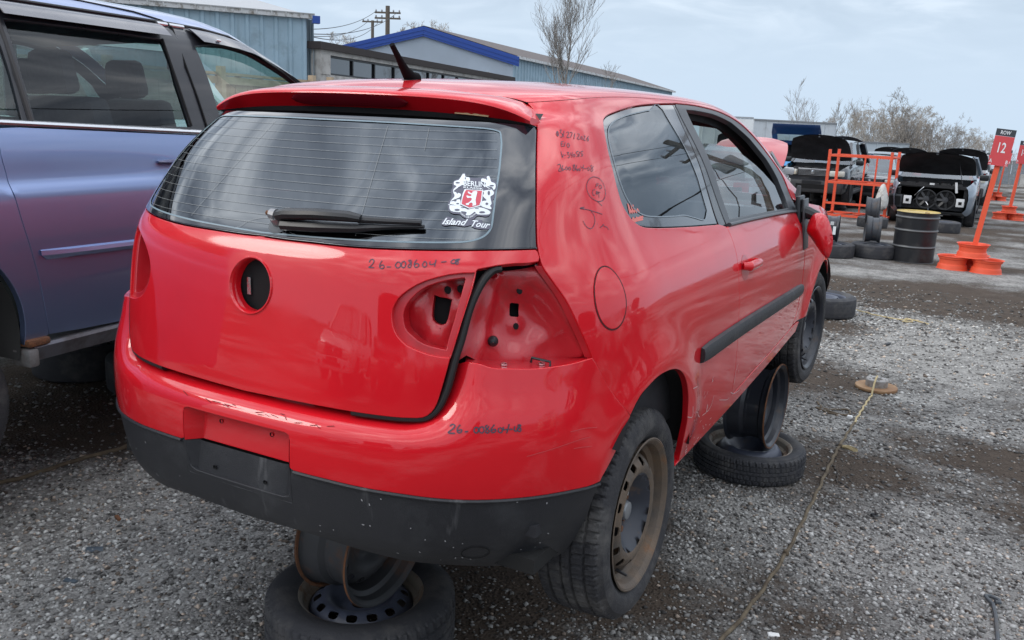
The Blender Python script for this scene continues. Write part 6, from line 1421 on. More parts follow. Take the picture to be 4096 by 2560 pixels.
        for sx in (-.30,.10):
            f_=empty('cooling_fan',(sx,hl-.17,zl+.36));f_.parent=c
            MB().lathe([(.19,.0),(.205,.03),(.225,.03),(.225,-.02)],axis='Y',n=36).build('fan_shroud',mat('shroud',(.03,.031,.034),.5),f_)
            MB().lathe([(.001,.035),(.06,.03),(.07,0)],axis='Y',n=20).build('fan_hub',mat('hub_dark',(.05,.052,.058),.45),f_)
            for q in range(7): MB().box((.125*math.cos(q*.8976),.012,.125*math.sin(q*.8976)),(.13,.008,.055),ry=-q*.8976,rx=.45).build('fan_blade',mat('blade',(.022,.023,.026),.45),f_)
            MB().lathe([(.001,-.01),(.20,-.01)],axis='Y',n=24).build('fan_void',DARK,f_)
        MB().bar((-w*.80,hl-.20,zb_-.16),(w*.80,hl-.20,zb_-.12),.09,.07).build('slam_panel',ENG,c)
        for sx in (-.62,.50):
            br_=MB().box((sx*1.0,hl-.10,zl+.32),(.17,.03,.19)).build('bumper_bracket',mat('bracket_white',(.66,.67,.68),.5),c,bevel=.006)
            MB().box((sx*1.0,hl-.083,zl+.31),(.07,.006,.07)).build('bracket_hole',DARK,br_)
        ic=MB().box((.78,hl-.16,zl+.28),(.34,.08,.30)).build('oil_cooler',mat('cooler_grey',(.035,.038,.043),.5),c,bevel=.02); MB().box((.78,hl-.115,zl+.28),(.25,.02,.21)).build('cooler_core',DARK,ic)
        rr2=random.Random(5)
        for k in range(9):
            x0=rr2.uniform(-.75,.75);z0=zl+rr2.uniform(.3,.75);MB().tube([(x0,hl-.16,z0),(x0+rr2.uniform(-.12,.12),hl-.12,z0-.08),(x0+rr2.uniform(-.2,.2),hl-.16,z0-rr2.uniform(.1,.25))],.010,6).build('hose',TRIM if k%3 else CHROME,c)
        MB().bar((-w*.5,hl-.15,zl+.05),(w*.70,hl-.15,zl+.02),.05,.06).build('cross_member',ENG,c)
        MB().box((-.50,hl-.10,zl+.66),(.05,.03,.24),ry=.15).build('white_strut',mat('bracket_white',(.66,.67,.68),.5),c); MB().box((.02,hl-.17,zb_-.10),(.10,.05,.04)).build('latch',mat('bracket_white',(.66,.67,.68),.5),c)
    if hood:
        MB().box((0,hl-.62,zb_-.36),(W_*.82,.86,.40)).build('engine',ENG,c,bevel=.03)
        for k in range(5): MB().box((-.5+k*.25,hl-.45-.12*(k%2),zb_-.14),(.20,.24,.10)).build('engine_cover',ENG,c,bevel=.02)
        hw=w*.90;hinge=(cow+.06,zb_+.13);ln=noseL-.06;V=[];F=[];a=hood
        for i in range(9):
            s_=i/8
            for j in range(13):
                u=-1+2*j/12;ww=hw*(1-.13*s_**2.5);d=ln*(s_*(1-.17*abs(u)**2.6*s_)+.07*(1-s_)*(1-u*u)*-1);bul=.07*(1-u*u)*math.sin(math.pi*min(1,s_*.9+.1))-.07*s_**3
                V.append((ww*u,hinge[0]+d*math.cos(a)-bul*math.sin(a),hinge[1]+d*math.sin(a)+bul*math.cos(a)))
        F=[(i*13+j,i*13+j+1,(i+1)*13+j+1,(i+1)*13+j) for i in range(8) for j in range(12)]
        hc=P if hoodcol is None else mat('hoodpaint_'+name,hoodcol,.32,coat=1,coat_r=.05)
        b=MB();b.v=V;b.f=F;hb=b.build('bonnet',hc,c,smooth=60)
        ns=np.array([0,math.sin(a),-math.cos(a)]);V2=[tuple(np.array(p)+ns*.022) for p in V]
        b=MB();b.v=V2;b.f=F;b.build('bonnet_lining',mat('hood_felt',(.026,.026,.030),.8,bump=.9,bscale=7,var=.45,vscale=3),hb,smooth=60)
        MB().box((0,hinge[0]+ln*.93*math.cos(a)+ns[1]*.04,hinge[1]+ln*.93*math.sin(a)+ns[2]*.04),(.05,.02,.07)).build('catch',SILV,hb)
        MB().bar((-hw*.72,hinge[0]+ln*.80,zb_-.05),(-hw*.55,hinge[0]+ln*.62*math.cos(a),hinge[1]+ln*.62*math.sin(a)),.012).build('prop_rod',TRIM,c)
    for sx in (1,-1):
        MB().box((sx*w*.80,-hl+.05,zb_-.16),(W_*.15,.10,.22)).build('tail_light',TAIL,c,bevel=.02)
    if tail=='open':
        zt=zr-.07;V=[];hw=w*.80
        fr=[(-hw,0),(hw,0),(hw*1.04,.45),(hw*.98,.82),(-hw*.98,.82),(-hw*1.04,.45)];hol=[(-hw*.78,.10),(hw*.78,.10),(hw*.82,.40),(-hw*.82,.40)]
        a=R(-12);T_=lambda p:(p[0],rr_-.02-p[1]*.55,zt-.02+.20*p[1]*(1-p[1])+.66*p[1])
        co,tri,lps=cdt(fr,[hol],.12)
        lid=empty('tailgate',(0,0,0));lid.parent=c
        V=[T_(q) for q in co];b=MB();b.v=V+[(p[0],p[1]+.01,p[2]-.05) for p in V];n_=len(V);b.f=[tuple(t) for t in tri]+[tuple(i+n_ for i in t[::-1]) for t in tri]
        for lp in lps: b.f+=[(lp[k-1],lp[k],lp[k]+n_,lp[k-1]+n_) for k in range(len(lp))]
        b.build('tailgate_frame',mat('dark_blue_lid',(.012,.05,.16),.35,coat=.8),lid,smooth=40)
        finish('tailgate_pane',[tuple(np.array(T_(q))+[0,0,-.03]) for q in hol],[(0,1,2,3)],GLS,lid)
        q_=[T_((-hw*.7,.42)),T_((hw*.7,.42)),T_((hw*.7,.50)),T_((-hw*.7,.50))]
        finish('boot_void',[(-w*.74,tr+.02,zl+.25),(w*.74,tr+.02,zl+.25),(w*.66,rr_,zr-.12),(-w*.66,rr_,zr-.12)],[(0,1,2,3)],mat('boot_dark',(.008,.008,.010),.9),c).location=(0,.35,0)
        for sx in (1,-1): MB().tube([(sx*w*.78,-hl+.05,zl+.30),(sx*w*.80,tr+.02,zb_-.10),(sx*w*.74,tr+.22,zb_+.25),(sx*w*.66,rr_-.02,zr-.10)],.05,8).build('boot_surround',P,c)
        MB().box((0,-hl+.06,zl+.26),(W_*.82,.12,.30)).build('rear_bumper',P,c,bevel=.04)
    elif tail!='sedan' or True:
        MB().box((0,-hl-.01,zl+.18),(W_*.90,.16,.26)).build('rear_bumper',P,c,bevel=.05)
    # prop stack under each axle line
    if lift>.06:
        for yy in (-hl+1.3,hl-1.35): MB().lathe([(.20,0),(.29,.02),(.32,.10),(.29,.19),(.20,.21)],(0.45,yy,0),n=20).lathe([(.001,.2),(.2,.2),(.2,zl)],(0.45,yy,0),n=16).lathe([(.20,0),(.29,.02),(.32,.10),(.29,.19),(.20,.21)],(-.45,yy,0),n=20).lathe([(.001,.2),(.2,.2),(.2,zl)],(-.45,yy,0),n=16).build('prop_wheels',RUB2,c)
    return c
PI=math.pi
BLK=(.012,.013,.017)
junk_car('black_suv','black crossover with raised bonnet, silver slatted grille and cloudy headlamps',-2.78,25.1,PI,4.5,1.78,1.66,(.014,.017,.026),lift=.30,hood=R(44),suv=True,belt=1.0)
junk_car('stripped_suv','dark blue-grey crossover with raised bonnet, bumper gone and twin cooling fans bare',.32,22.9,PI,4.85,1.86,1.58,(.20,.25,.31),lift=.10,hood=R(33),nose='bare',suv=True,belt=1.03,hoodcol=(.02,.022,.03))
junk_car('silver_suv','silver estate behind the stripped crossover, black lining of its raised bonnet showing',.42,34.5,PI,4.7,1.85,1.72,(.42,.45,.48),lift=.20,hood=R(48),suv=True,belt=1.05)
junk_car('bright_blue_hatchback','bright blue hatchback with its tailgate raised behind the black crossover',-4.05,27.6,R(4),4.2,1.75,1.50,(.015,.32,.72),lift=.45,tail='open')
junk_car('silver_saloon','silver saloon with a faded red raised bonnet beyond the hatchback windscreen',-3.0,15.2,R(2),4.5,1.76,1.40,(.46,.46,.47),lift=.12,hood=R(34),hoodcol=(.48,.07,.08))
junk_car('white_saloon','white saloon showing a red tail lamp behind the orange rack',-2.75,36.2,R(2),4.6,1.80,1.48,(.66,.72,.75),lift=.22,tail='sedan')
junk_car('violet_grey_car','violet-grey car with raised bonnet behind the black crossover',-3.4,33.0,R(180),4.4,1.76,1.48,(.13,.13,.24),lift=.25,hood=R(70),hoodcol=(.16,.16,.28))
junk_car('black_saloon','black saloon with raised bonnet behind the white saloon',-2.9,44.5,R(180),4.5,1.78,1.45,BLK,lift=.35,hood=R(52))
junk_car('grey_wagon','dark grey wagon with lifted bonnet far down the row',-1.9,43.0,R(178),4.6,1.80,1.55,(.05,.055,.065),lift=.35,hood=R(50),hoodcol=(.5,.55,.6))
junk_car('charcoal_car','charcoal car with a silver door mirror left of the stripped crossover',-1.75,28.6,PI,4.5,1.78,1.52,(.035,.037,.045),lift=.20,hood=None)
junk_car('pale_van','pale van far down the row behind the silver estate',.3,43.5,PI,4.9,1.9,1.85,(.55,.58,.60),lift=.2,suv=True,belt=1.1)
junk_car('teal_white_car','white car with grey windows seen through the windows of the red hatchback',-5.6,14.5,PI,4.4,1.75,1.45,(.70,.74,.74),lift=.32)
junk_car('pale_green_van','pale green-white van standing beyond the blue minivan',-5.0,1.0,R(176),4.9,1.90,1.78,(.70,.82,.78),lift=.50,suv=True,belt=1.15)
tk=inflate('washer_tank',spl([(-.10,0),(.12,.02),(.16,.25),(.10,.45),(.04,.60),(-.04,.58),(-.10,.40),(-.14,.18)],3,True),.10,(-.72,20.3,zz(-.7,20.3)+.28),(1,0,0),(0,0,1),(0,-1,0),mat('tank_white',(.62,.61,.58),.5,dirt=(.25,.22,.19),dscale=9,dlo=.5,dhi=.7),None,h=.05)
tag(tk,'dirty white plastic washer tank hanging between rack and stripped crossover','tank')
for x,y,l in ((.75,18.5,'black tyre lying flat under the nose of the stripped crossover'),(.20,21.0,'black tyre lying in the shade under the stripped crossover'),(1.02,25.6,'black tyre lying behind the front wheel of the stripped crossover')): lying_wheel('wheel_with_tyre',x,y,l,lite=True,Ro=.34,w=.22)
b_=MB().bar((.95,23.6,.10+zz(.95,23.6)),(1.45,23.2,.22+zz(1.4,23.2)),.06,.10).build('trim_strip',mat('strip_silver',(.6,.6,.6),.4));tag(b_,'loose silver trim strip sticking out beside the stripped crossover','trim strip')

# wrecks of the neighbouring rows, mirrored in the paint and panes
for nm,lb,x,y,yw,cl,kw in (('white_hatchback','white hatchback parked across the lane behind the photographer',-2.8,-9.5,0,(.6,.62,.63),dict()),('green_saloon','dark green saloon parked across the lane beside the white hatchback',-.2,-9.8,R(3),(.03,.07,.05),dict(hood=R(60))),('grey_suv','grey off-roader parked across the lane beside the green saloon',2.6,-9.6,R(-2),(.16,.165,.17),dict(suv=True)),('maroon_saloon','maroon saloon with raised bonnet parked across the lane',5.3,-9.4,R(2),(.16,.02,.025),dict(hood=R(55))),
  ('beige_saloon','beige saloon in the row to the right of the lane',8.6,-1.5,R(88),(.40,.36,.28),dict()),('navy_suv','navy off-roader in the row to the right of the lane',8.8,1.6,R(92),(.02,.03,.09),dict(suv=True,hood=R(60))),('silver_hatchback','silver hatchback in the row to the right of the lane',8.7,4.9,R(90),(.42,.43,.44),dict()),('black_pickup','black off-roader with raised bonnet in the row to the right of the lane',8.9,8.0,R(89),BLK,dict(suv=True,hood=R(58)))):
    junk_car(nm,lb,x,y,yw,4.5,1.78,1.66 if kw.get('suv') else 1.46,cl,lift=.25,group='wrecks in the neighbouring rows',**kw)

for nm,lb,x,y,yw,cl,kw in (('dark_red_saloon','dark red saloon far down the row beyond the pale van',.35,52,PI,(.22,.02,.03),dict(hood=R(55))),('white_estate','white estate at the far end of the row',.2,59,PI,(.6,.62,.64),dict(suv=True,hood=R(60))),('teal_hatchback','teal hatchback far down the second row',-3.3,51,PI,(.03,.16,.18),dict(hood=R(58))),('grey_saloon','grey saloon far down the second row beside the teal hatchback',-5.4,41,PI,(.2,.21,.22),dict(hood=R(62))),('navy_saloon','navy saloon deep in the second row under the trees',-5.6,50,PI,(.02,.03,.08),dict(hood=R(60))),('silver_van','silver van deep in the second row under the trees',-4.3,57,PI,(.45,.47,.5),dict(suv=True)),('black_estate','black estate left of the bright blue hatchback',-6.6,31,PI,BLK,dict(hood=R(60))),('white_van','white van behind the bright blue hatchback',-7.0,39,PI,(.62,.65,.67),dict(suv=True))):
    junk_car(nm,lb,x,y,yw,4.5,1.78,1.66 if kw.get('suv') else 1.46,cl,lift=.30,**kw)
# ================================================================ buildings along the left
CORR=mat('corrugated_blue',(.30,.42,.50),.55,var=.08,vscale=1.2,streak=((.14,.20,.24),(3,3,.25),.60,.75),dirt=(.20,.27,.31),dscale=1.5,dlo=.55,dhi=.8)
CONC=mat('concrete_pale',(.42,.41,.39),.85,var=.12,vscale=2,dirt=(.25,.23,.21),dscale=3,dlo=.5,dhi=.7)
FASC=mat('fascia_blue',(.02,.07,.33),.45); ROOFM=mat('roof_brown',(.12,.10,.095),.8); GWALL=mat('gable_grey',(.36,.42,.49),.7,var=.06,vscale=.6); TANK=mat('felt_brown',(.035,.028,.027),.8)
GUT=mat('gutter_white',(.55,.56,.56),.5,dirt=(.2,.18,.15),dscale=4,dlo=.5,dhi=.65)
def frame2(a,b):
    a=np.array(a[:2],float);b=np.array(b[:2],float);d=b-a;l=np.linalg.norm(d);d/=l;n=np.array([d[1],-d[0]]);return a,d,n,l
def corr_wall(name,a,b,z0,z1,m,par,pitch=.30,dep=.035,z1b=None):
    """profiled sheet wall between two plan points; outside lies to the right of a->b"""
    A,d,n,l=frame2(a,b);V=[];k=int(l/pitch);prof=[(0,0),(.62,0),(.72,1),(.90,1),(1.0,0)]
    for i in range(k+1):
        for u,h in (prof[:-1] if i<k else [(0,0)]):
            s_=(i+u)*pitch
            if s_>l: continue
            p=A+d*s_+n*h*dep;zt=z1 if z1b is None else z1+(z1b-z1)*s_/l
            V+=[(p[0],p[1],z0),(p[0],p[1],zt)]
    m_=len(V)//2;o=finish(name,V,[(2*i,2*i+2,2*i+3,2*i+1) for i in range(m_-1)],m,par);return o
def seg(par,name,a,b,z,w,h,m,off=0):
    A,d,n,l=frame2(a,b);p=A+n*off;q=A+d*l+n*off;return MB().bar((*p,z if not isinstance(z,tuple) else z[0]),(*q,z if not isinstance(z,tuple) else z[1]),w,h).build(name,m,par)
wh=empty('corrugated_warehouse',(0,0,0),0,'pale blue corrugated metal warehouse with white gutter behind the minivan','building')
a,b=(-24.3,10.9),(-17.4,19.64)
corr_wall('sheet_wall',a,b,-.2,4.46,CORR,wh,.42,.05)
seg(wh,'gutter',a,b,4.50,.16,.13,GUT,.08);seg(wh,'gutter_end',(-17.46,19.6),(-17.32,19.78),4.42,.22,.22,FASC,.1)
A,d,n,l=frame2(a,b);c2=(np.array(b)-n*14);d2=(np.array(a)-n*14)
corr_wall('end_wall',b,tuple(c2),-.2,4.4,CORR,wh,.42,.05,z1b=6.2)
finish('roof',[(*a,4.52),(*b,4.52),(*c2,6.4),(*d2,6.4)],[(0,1,2,3)],mat('roof_grey',(.4,.41,.42),.6),wh)
seg(wh,'gutter_cap',a,b,4.575,.20,.03,mat('gutter_cap_grey',(.36,.37,.37),.6),.08)
for k in range(1,26): 
    s_=l*k/26;p=A+d*s_+n*.165;MB().box((p[0],p[1],4.51),(.04,.04,.14)).build('gutter_bracket',GUT,wh)
lo=empty('office_building',(0,0,0),0,'low concrete building with a strip of dark windows and flat brown roof edge','building')
a,b=(-17.25,19.75),(-21.27,39.6);A,d,n,l=frame2(a,b)
def slab(name,par,s0,s1,z0,z1,m,t=.3,off=0):
    p=A+d*s0+n*(off-t/2);q=A+d*s1+n*(off-t/2);return MB().bar((*p,(z0+z1)/2),(*q,(z0+z1)/2),t,z1-z0).build(name,m,par)
slab('lower_wall',lo,0,l,-.3,2.84,CONC);slab('lintel',lo,0,l,3.44,3.58,CONC);slab('corner_pier',lo,0,.62,2.84,3.44,CONC,.34,.02);slab('end_pier',lo,l-3,l,2.84,3.44,CONC)
slab('roof_edge',lo,-.15,l,3.58,3.80,TANK,.5,.1)
WGL=mat('window_dark',(.02,.024,.03),.06,coat=1);WFR=mat('window_frame_black',(.012,.013,.015),.4)
k=10
for i in range(k):
    s0=.66+(l-3.7)*i/k;s1=.66+(l-3.7)*(i+1)/k;wn_=empty('window',(0,0,0));wn_.parent=lo
    slab('pane',wn_,s0+.05,s1-.05,2.88,3.41,WGL,.04,-.14)
    slab('frame',wn_,s0,s0+.07,2.84,3.44,WFR,.10,-.08);slab('frame',wn_,s0+.07,s1,3.38,3.44,WFR,.10,-.08);slab('frame',wn_,s0+.07,s1,2.84,2.90,WFR,.10,-.08)
finish('roof',[(*(A+d*0-n*.2),3.7),(*(A+d*l-n*.2),3.7),(*(A+d*l-n*9),3.7),(*(A-n*9),3.7)],[(0,1,2,3)],TANK,lo)
gh=empty('gabled_warehouse',(0,0,0),0,'long gabled warehouse with blue ribbed fascia and corrugated side','building')
gL,gR,gF=np.array((-39.1,46.6)),np.array((-28.4,52.5)),np.array((-36.1,108.9));ap=(gL+gR)/2
zE,zA=5.80,7.45
finish('gable_wall',[(*gL,-1),(*gR,-1),(*gR,zE),(*ap,zA),(*gL,zE)],[(0,1,2,3,4)],GWALL,gh)
dg=(gR-gL)/np.linalg.norm(gR-gL);ng=np.array([dg[1],-dg[0]])
for i in range(5):
    o_=ng*(.12+.03*(i%2));z=-.02-i*.13
    MB().bar((*(gL-dg*.4+o_),zE+z-.06),(*(ap+o_),zA+z),.10,.12,upv=(0,0,1)).build('fascia_board',FASC,gh);MB().bar((*(ap+o_),zA+z),(*(gR+dg*.4+o_),zE+z-.06),.10,.12).build('fascia_board',FASC,gh)
corr_wall('side_wall',tuple(gR),tuple(gF),-3,zE-.1,CORR,gh,.60,.07)
bk=gF-(gR-gL);finish('roof',[(*(gR+dg*.3),zE+.05),(*(gF+dg*.3),zE+.05),(*((gF+bk)/2),zA+.1),(*ap,zA+.1)],[(0,1,2,3)],ROOFM,gh);finish('roof',[(*gL,zE),(*ap,zA+.1),(*((gF+bk)/2),zA+.1),(*bk,zE)],[(0,1,2,3)],ROOFM,gh)
seg(gh,'gutter',tuple(gR+dg*.2),tuple(gF+dg*.2),zE-.05,.22,.18,GUT,.1)
MB().tube([(*(ap+dg*4.4+ng*.2),3.2),(*(ap+dg*4.4+ng*.2),4.5)],.13,10).tube([(*(ap+dg*4.4+ng*.2),4.5),(*(ap+dg*4.4+ng*.2),4.7)],.2,10).build('flue',GUT,gh)
# timber fence behind the minivan: posts, rails, boards one by one
WD=mat('fence_wood',(.40,.29,.185),.85,col2=(.30,.21,.13),vscale=3,streak=((.22,.17,.12),(18,18,.8),.55,.75));WD2=mat('fence_wood_pale',(.46,.36,.25),.85,col2=(.36,.27,.18),vscale=4)
fn=empty('timber_fence',(-9.1,9.0,0),0,'brown timber board fence with posts behind the minivan','fence')
fp=[(-8.6,3.2),(-8.95,7.67),(-9.32,10.61),(-10.12,13.67),(-11.9,18.6)];bd=None
def fmesh(): return MB().box((0,0,1.10),(.135,.022,2.2)).v,MB().box((0,0,1.10),(.135,.022,2.2)).f
tmpl=None
for i in range(len(fp)-1):
    a_=np.array(fp[i]);b_=np.array(fp[i+1]);dd=b_-a_;ll=np.linalg.norm(dd);dd/=ll;az=math.atan2(dd[1],dd[0]);npx=int(ll/.145)
    for k in range(npx):
        p=a_+dd*(k+.5)*.145-np.array([-9.1,9.0]);
        if tmpl is None: o=MB().box((0,0,1.10),(.136,.022,2.2)).build('board',WD,fn);tmpl=o.data
        else: o=bpy.data.objects.new('board',tmpl);COL.objects.link(o);o.parent=fn
        o.location=(p[0],p[1],random.uniform(-.012,.012));o.rotation_euler=(random.uniform(-.006,.006),0,az)
    nn_=np.array([dd[1],-dd[0]])
    for z in (.4,2.14): MB().bar((*(a_-(-9.1,9.0)+nn_*.045),z),(*(b_-(-9.1,9.0)+nn_*.045),z),.05,.11).build('rail',WD2,fn)
    MB().bar((*(a_-(-9.1,9.0)+nn_*.0),2.235),(*(b_-(-9.1,9.0)+nn_*.0),2.235),.15,.04).build('cap_rail',WD2,fn)
    for k in range(int(ll/2.4)+1):
        p=a_+dd*min(k*2.4,ll)-(-9.1,9.0)+nn_*.10;MB().box((p[0],p[1],1.16),(.10,.10,2.36),rz=az).build('post',WD2,fn)
# ================================================================ trailers and containers at the end of the yard
TRW=mat('trailer_white',(.62,.66,.69),.5,dirt=(.45,.46,.46),dscale=1.2,dlo=.5,dhi=.8);BRN=mat('container_brown',(.15,.095,.095),.7,var=.2)
def trailer(name,label,a,b,z0,z1,w,m,ribs=8,cat='trailer'):
    A_,d_,n_,l_=frame2(a,b);c=empty(name,(*A_,zz(*A_)),0,label,cat);z_=zz(*A_)
    q0=np.zeros(2);q1=d_*l_;MB().bar((*(q0-n_*w/2),(z0+z1)/2-z_),(*(q1-n_*w/2),(z0+z1)/2-z_),w,z1-z0).build('box',m,c)
    for k in range(ribs+1): p=d_*l_*k/ribs+n_*.02;MB().box((p[0],p[1],(z0+z1)/2-z_),(.06,.06,z1-z0-.05)).build('rib',m,c)
    MB().bar((*(q0+n_*.03),z1-z_),(*(q1+n_*.03),z1-z_),.10,.10).build('top_rail',mat('rail_grey',(.25,.26,.27),.5),c);MB().bar((*(q0+n_*.02),z0-z_),(*(q1+n_*.02),z0-z_),.08,.16).build('bottom_rail',mat('rail_grey',(.25,.26,.27),.5),c)
    for k in (.12,.2,.85):
        p=d_*l_*k;MB().lathe([(.001,.1),(.3,.1),(.48,.1),(.5,.05),(.5,-.1)],(p[0],p[1],.5),'Y',18).build('wheel',RUB2,c)
    return c
trailer('box_trailer','tall white box trailer behind the hatchback windscreen, leftmost of the trailers',(-17.2,60.3),(-14.0,61.6),-.9,2.42,2.5,TRW,4)
trailer('box_trailer','white box trailer with a dark corner post beside the leftmost trailer',(-13.45,59.4),(-9.6,69.0),-1.2,2.30,2.5,TRW,7)
trailer('freight_container','faded brown freight container behind the bare saplings',(-11.2,67.8),(-9.0,69.3),-1.6,1.22,2.4,BRN,10,'container')
trailer('flat_trailer','pale blue-white trailer behind the bare trees',(-9.6,74.0),(-5.2,78.5),-2.0,.98,2.5,mat('trailer_pale',(.50,.56,.60),.6),6)
cb=empty('concrete_barrier',(3.4,92,zz(3.4,92)),0,'pale concrete barrier blocks at the far end of the lane','barrier')
for k in range(5): MB().prism([(-.3,0),(.3,0),(.3,.12),(.12,.5),(.10,1.1),(-.10,1.1),(-.12,.5),(-.3,.12)],'X',k*1.9,k*1.9+1.85).build('block',CONC,cb)
fx=empty('wire_fence',(2.0,98,zz(2,98)),0,'grey sheet fence behind the concrete barrier','fence')
for k in range(9): MB().box((k*1.25,0,1.2),(1.22,.05,2.3)).build('sheet',mat('sheet_grey',(.22,.25,.28),.6,var=.2),fx)
# ================================================================ poles and wires
PW_=mat('pole_wood',(.13,.11,.09),.9)
def pole(x,y,zt,zb0,label,arm=1.3,r=.16,az=.3,arms=(0.5,)):
    p=empty('utility_pole',(x,y,zb0),0,label,'utility pole','utility poles');h=zt-zb0
    MB().tube([(0,0,0),(0,0,h)],[r*1.2,r],10).build('shaft',PW_,p)
    for dz in arms:
        c,s_=math.cos(az),math.sin(az);MB().bar((-arm*c,-arm*s_,h-dz),(arm*c,arm*s_,h-dz),.12,.14).build('cross_arm',PW_,p)
        for k in (-.9,-.45,.45,.9): MB().lathe([(.03,0),(.07,.05),(.07,.14),(.02,.2)],(arm*c*k,arm*s_*k,h-dz+.06),n=8).build('insulator',mat('insulator',(.3,.3,.32),.4),p)
    return p
p1=pole(-45.6,61.5,10.5,0,'wooden utility pole with cross arm rising behind the gabled warehouse',arm=1.1,r=.19,az=.45,arms=(.55,1.0))
pole(-53.3,69.5,10.3,0,'thinner utility pole with one cross arm left of the wooden pole',arm=1.0,r=.15,az=.45,arms=(.12,))
WIRE=mat('wire',(.03,.03,.035),.7)
def wire(a,b,sag,r=.02,label='thin overhead wire between the utility poles and the warehouse'):
    P=[tuple(np.array(a)*(1-t)+np.array(b)*t-np.array([0,0,sag*4*t*(1-t)])) for t in np.linspace(0,1,14)];o=MB().tube(P,r,5).build('overhead_wire',WIRE);tag(o,label,'wire','overhead wires')
wire((-46.5,61.0,10.0),(-24.5,26.0,4.9),.5,.02,'taut overhead wire from the left arm of the wooden pole');wire((-44.9,61.9,10.0),(-24.0,26.5,4.75),.6,.02,'sagging overhead wire from the right arm of the wooden pole');wire((-53.6,69.2,10.2),(-26.0,28,4.9),.6,.02,'overhead wire from the left arm of the thinner pole');wire((-52.8,69.8,10.2),(-25.2,28.5,4.8),.7,.02,'slack overhead wire from the right arm of the thinner pole')
pole(5.2,75,2.9,zz(5.2,75),'grey pole beyond the far row signs at the lane end',arm=.01,r=.12,arms=())
# ================================================================ bare trees
BARK=mat('bark_grey',(.25,.23,.21),.9,var=.25,vscale=8);BARK2=mat('bark_tan',(.36,.32,.275),.9,var=.25,vscale=5)
def tree_mesh(seed,h,r0,spread=.5,levels=4,dens_=5,up=.35,fork=.25,thin=.010):
    rg=random.Random(seed);mt=MB();mc=MB()
    def grow(p,d,ln,r,lv,mb):
        n_=5 if lv<2 else 3;pts=[p];rs=[r];q=p.copy();dd=d.copy()
        for i in range(n_):
            dd=(dd+Vector((rg.gauss(0,1),rg.gauss(0,1),rg.gauss(0,.6)+up*.4))*.10*(1+.4*lv)).normalized();q=q+dd*ln/n_;pts.append(q.copy());rs.append(max(thin*.6,r*(1-.75*(i+1)/n_)))
        mb.tube(pts,rs,6 if lv==0 else (4 if lv<3 else 3),caps=False)
        if lv>=levels: return
        k=int(dens_*(2.4 if lv==0 else 1.0)+rg.random())
        for j in range(k):
            t=rg.uniform(fork if lv==0 else .15,1.0);f_=t*n_;i=min(n_-1,int(f_));b=pts[i].lerp(pts[i+1],f_-i)
            ax=dd.orthogonal();ax.rotate(Matrix.Rotation(rg.uniform(0,6.283),3,dd));nd_=(dd*(1-spread)+ax.normalized()*spread*rg.uniform(.6,1.3)+Vector((0,0,up*.5))).normalized()
            grow(b,nd_,ln*rg.uniform(.34,.58)*(1.15-.5*t if lv==0 else 1),max(thin*.7,r*(1-.7*t)*.55),lv+1,mc)
    grow(Vector((0,0,0)),Vector((rg.gauss(0,.04),rg.gauss(0,.04),1)).normalized(),h,r0,0,mt)
    return mt,mc
TP={};TPH={}
def tree(x,y,z,seed,h,r0,label,m=BARK,group=None,sc=1,rz=0,**k):
    key=(seed,h)
    o=empty('bare_tree',(x,y,z),rz,label,'tree',group);o.scale=(sc,sc,sc)
    if key not in TP:
        a_,b_=tree_mesh(seed,h,r0,**k);t1=a_.build('trunk',m,o,smooth=60,fix=False);t2=b_.build('crown',m,o,smooth=None,fix=False);TP[key]=(t1.data,t2.data);TPH[key]=max(max(v[2] for v in b_.v),max(v[2] for v in a_.v))
    else:
        for nm,d_ in zip(('trunk','crown'),TP[key]): q=bpy.data.objects.new(nm,d_);COL.objects.link(q);q.parent=o
    k_=sc*h/TPH[key];o.scale=(k_,k_,k_)
    return o
tree(-17.2,37.2,.3,3,7.4,.085,'tall bare young tree in front of the corrugated side of the gabled warehouse',spread=.34,up=.75,levels=3,dens_=8,fork=.30,thin=.010,sc=1.16)
tree(-15.6,37.8,.6,8,4.0,.03,'small bare sapling beside the tall bare tree',spread=.40,up=.5,levels=3,dens_=4,fork=.2,thin=.010)
GT='bare trees along the end of the yard'
KIND={'thin':dict(h=9,r0=.075,spread=.38,up=.6,levels=3,dens_=5,fork=.35,thin=.018),'multi':dict(h=7,r0=.06,spread=.30,up=.8,levels=3,dens_=5,fork=.05,thin=.018),'bush':dict(h=6,r0=.10,spread=.55,up=.25,levels=4,dens_=5,fork=.06,thin=.015),'big':dict(h=8,r0=.16,spread=.50,up=.30,levels=4,dens_=5,fork=.22,thin=.016)}
FT=[]
FT.append((-11.37,65.98,4.83,'thin',5,'slim bare tree with a forked top, tallest behind the trailers'))
FT.append((-11.03,68.0,2.95,'thin',8,'thin bare sapling right of the slim forked tree'))
FT.append((-9.92,68.79,3.7,'multi',6,'bare multi-stem sapling clump behind the black crossover'))
FT.append((-9.44,75.84,3.01,'bush',9,'round tan leafless thicket tree behind the trailers'))
FT.append((-8.78,76.46,4.02,'thin',12,'tall thin leafless tree among the tan thicket'))
FT.append((-8.27,81.24,3.45,'bush',14,'tan leafless tree, middle of the thicket'))
FT.append((-7.3,82.16,5.02,'big',15,'tallest branching leafless tree of the tan thicket'))
FT.append((-6.59,84.49,3.59,'bush',9,'dense tan leafless tree behind the orange rack'))
FT.append((-5.59,80.44,3.83,'big',17,'rounded leafless tree with dark limbs beside the tallest one'))
FT.append((-4.27,78.58,2.93,'big',18,'grey leafless tree left of the spreading one'))
FT.append((-2.36,72.66,3.04,'big',19,'spreading grey leafless tree above the stripped crossover'))
FT.append((-1.79,89.0,2.09,'bush',14,'low tan scrub tree behind the silver estate'))
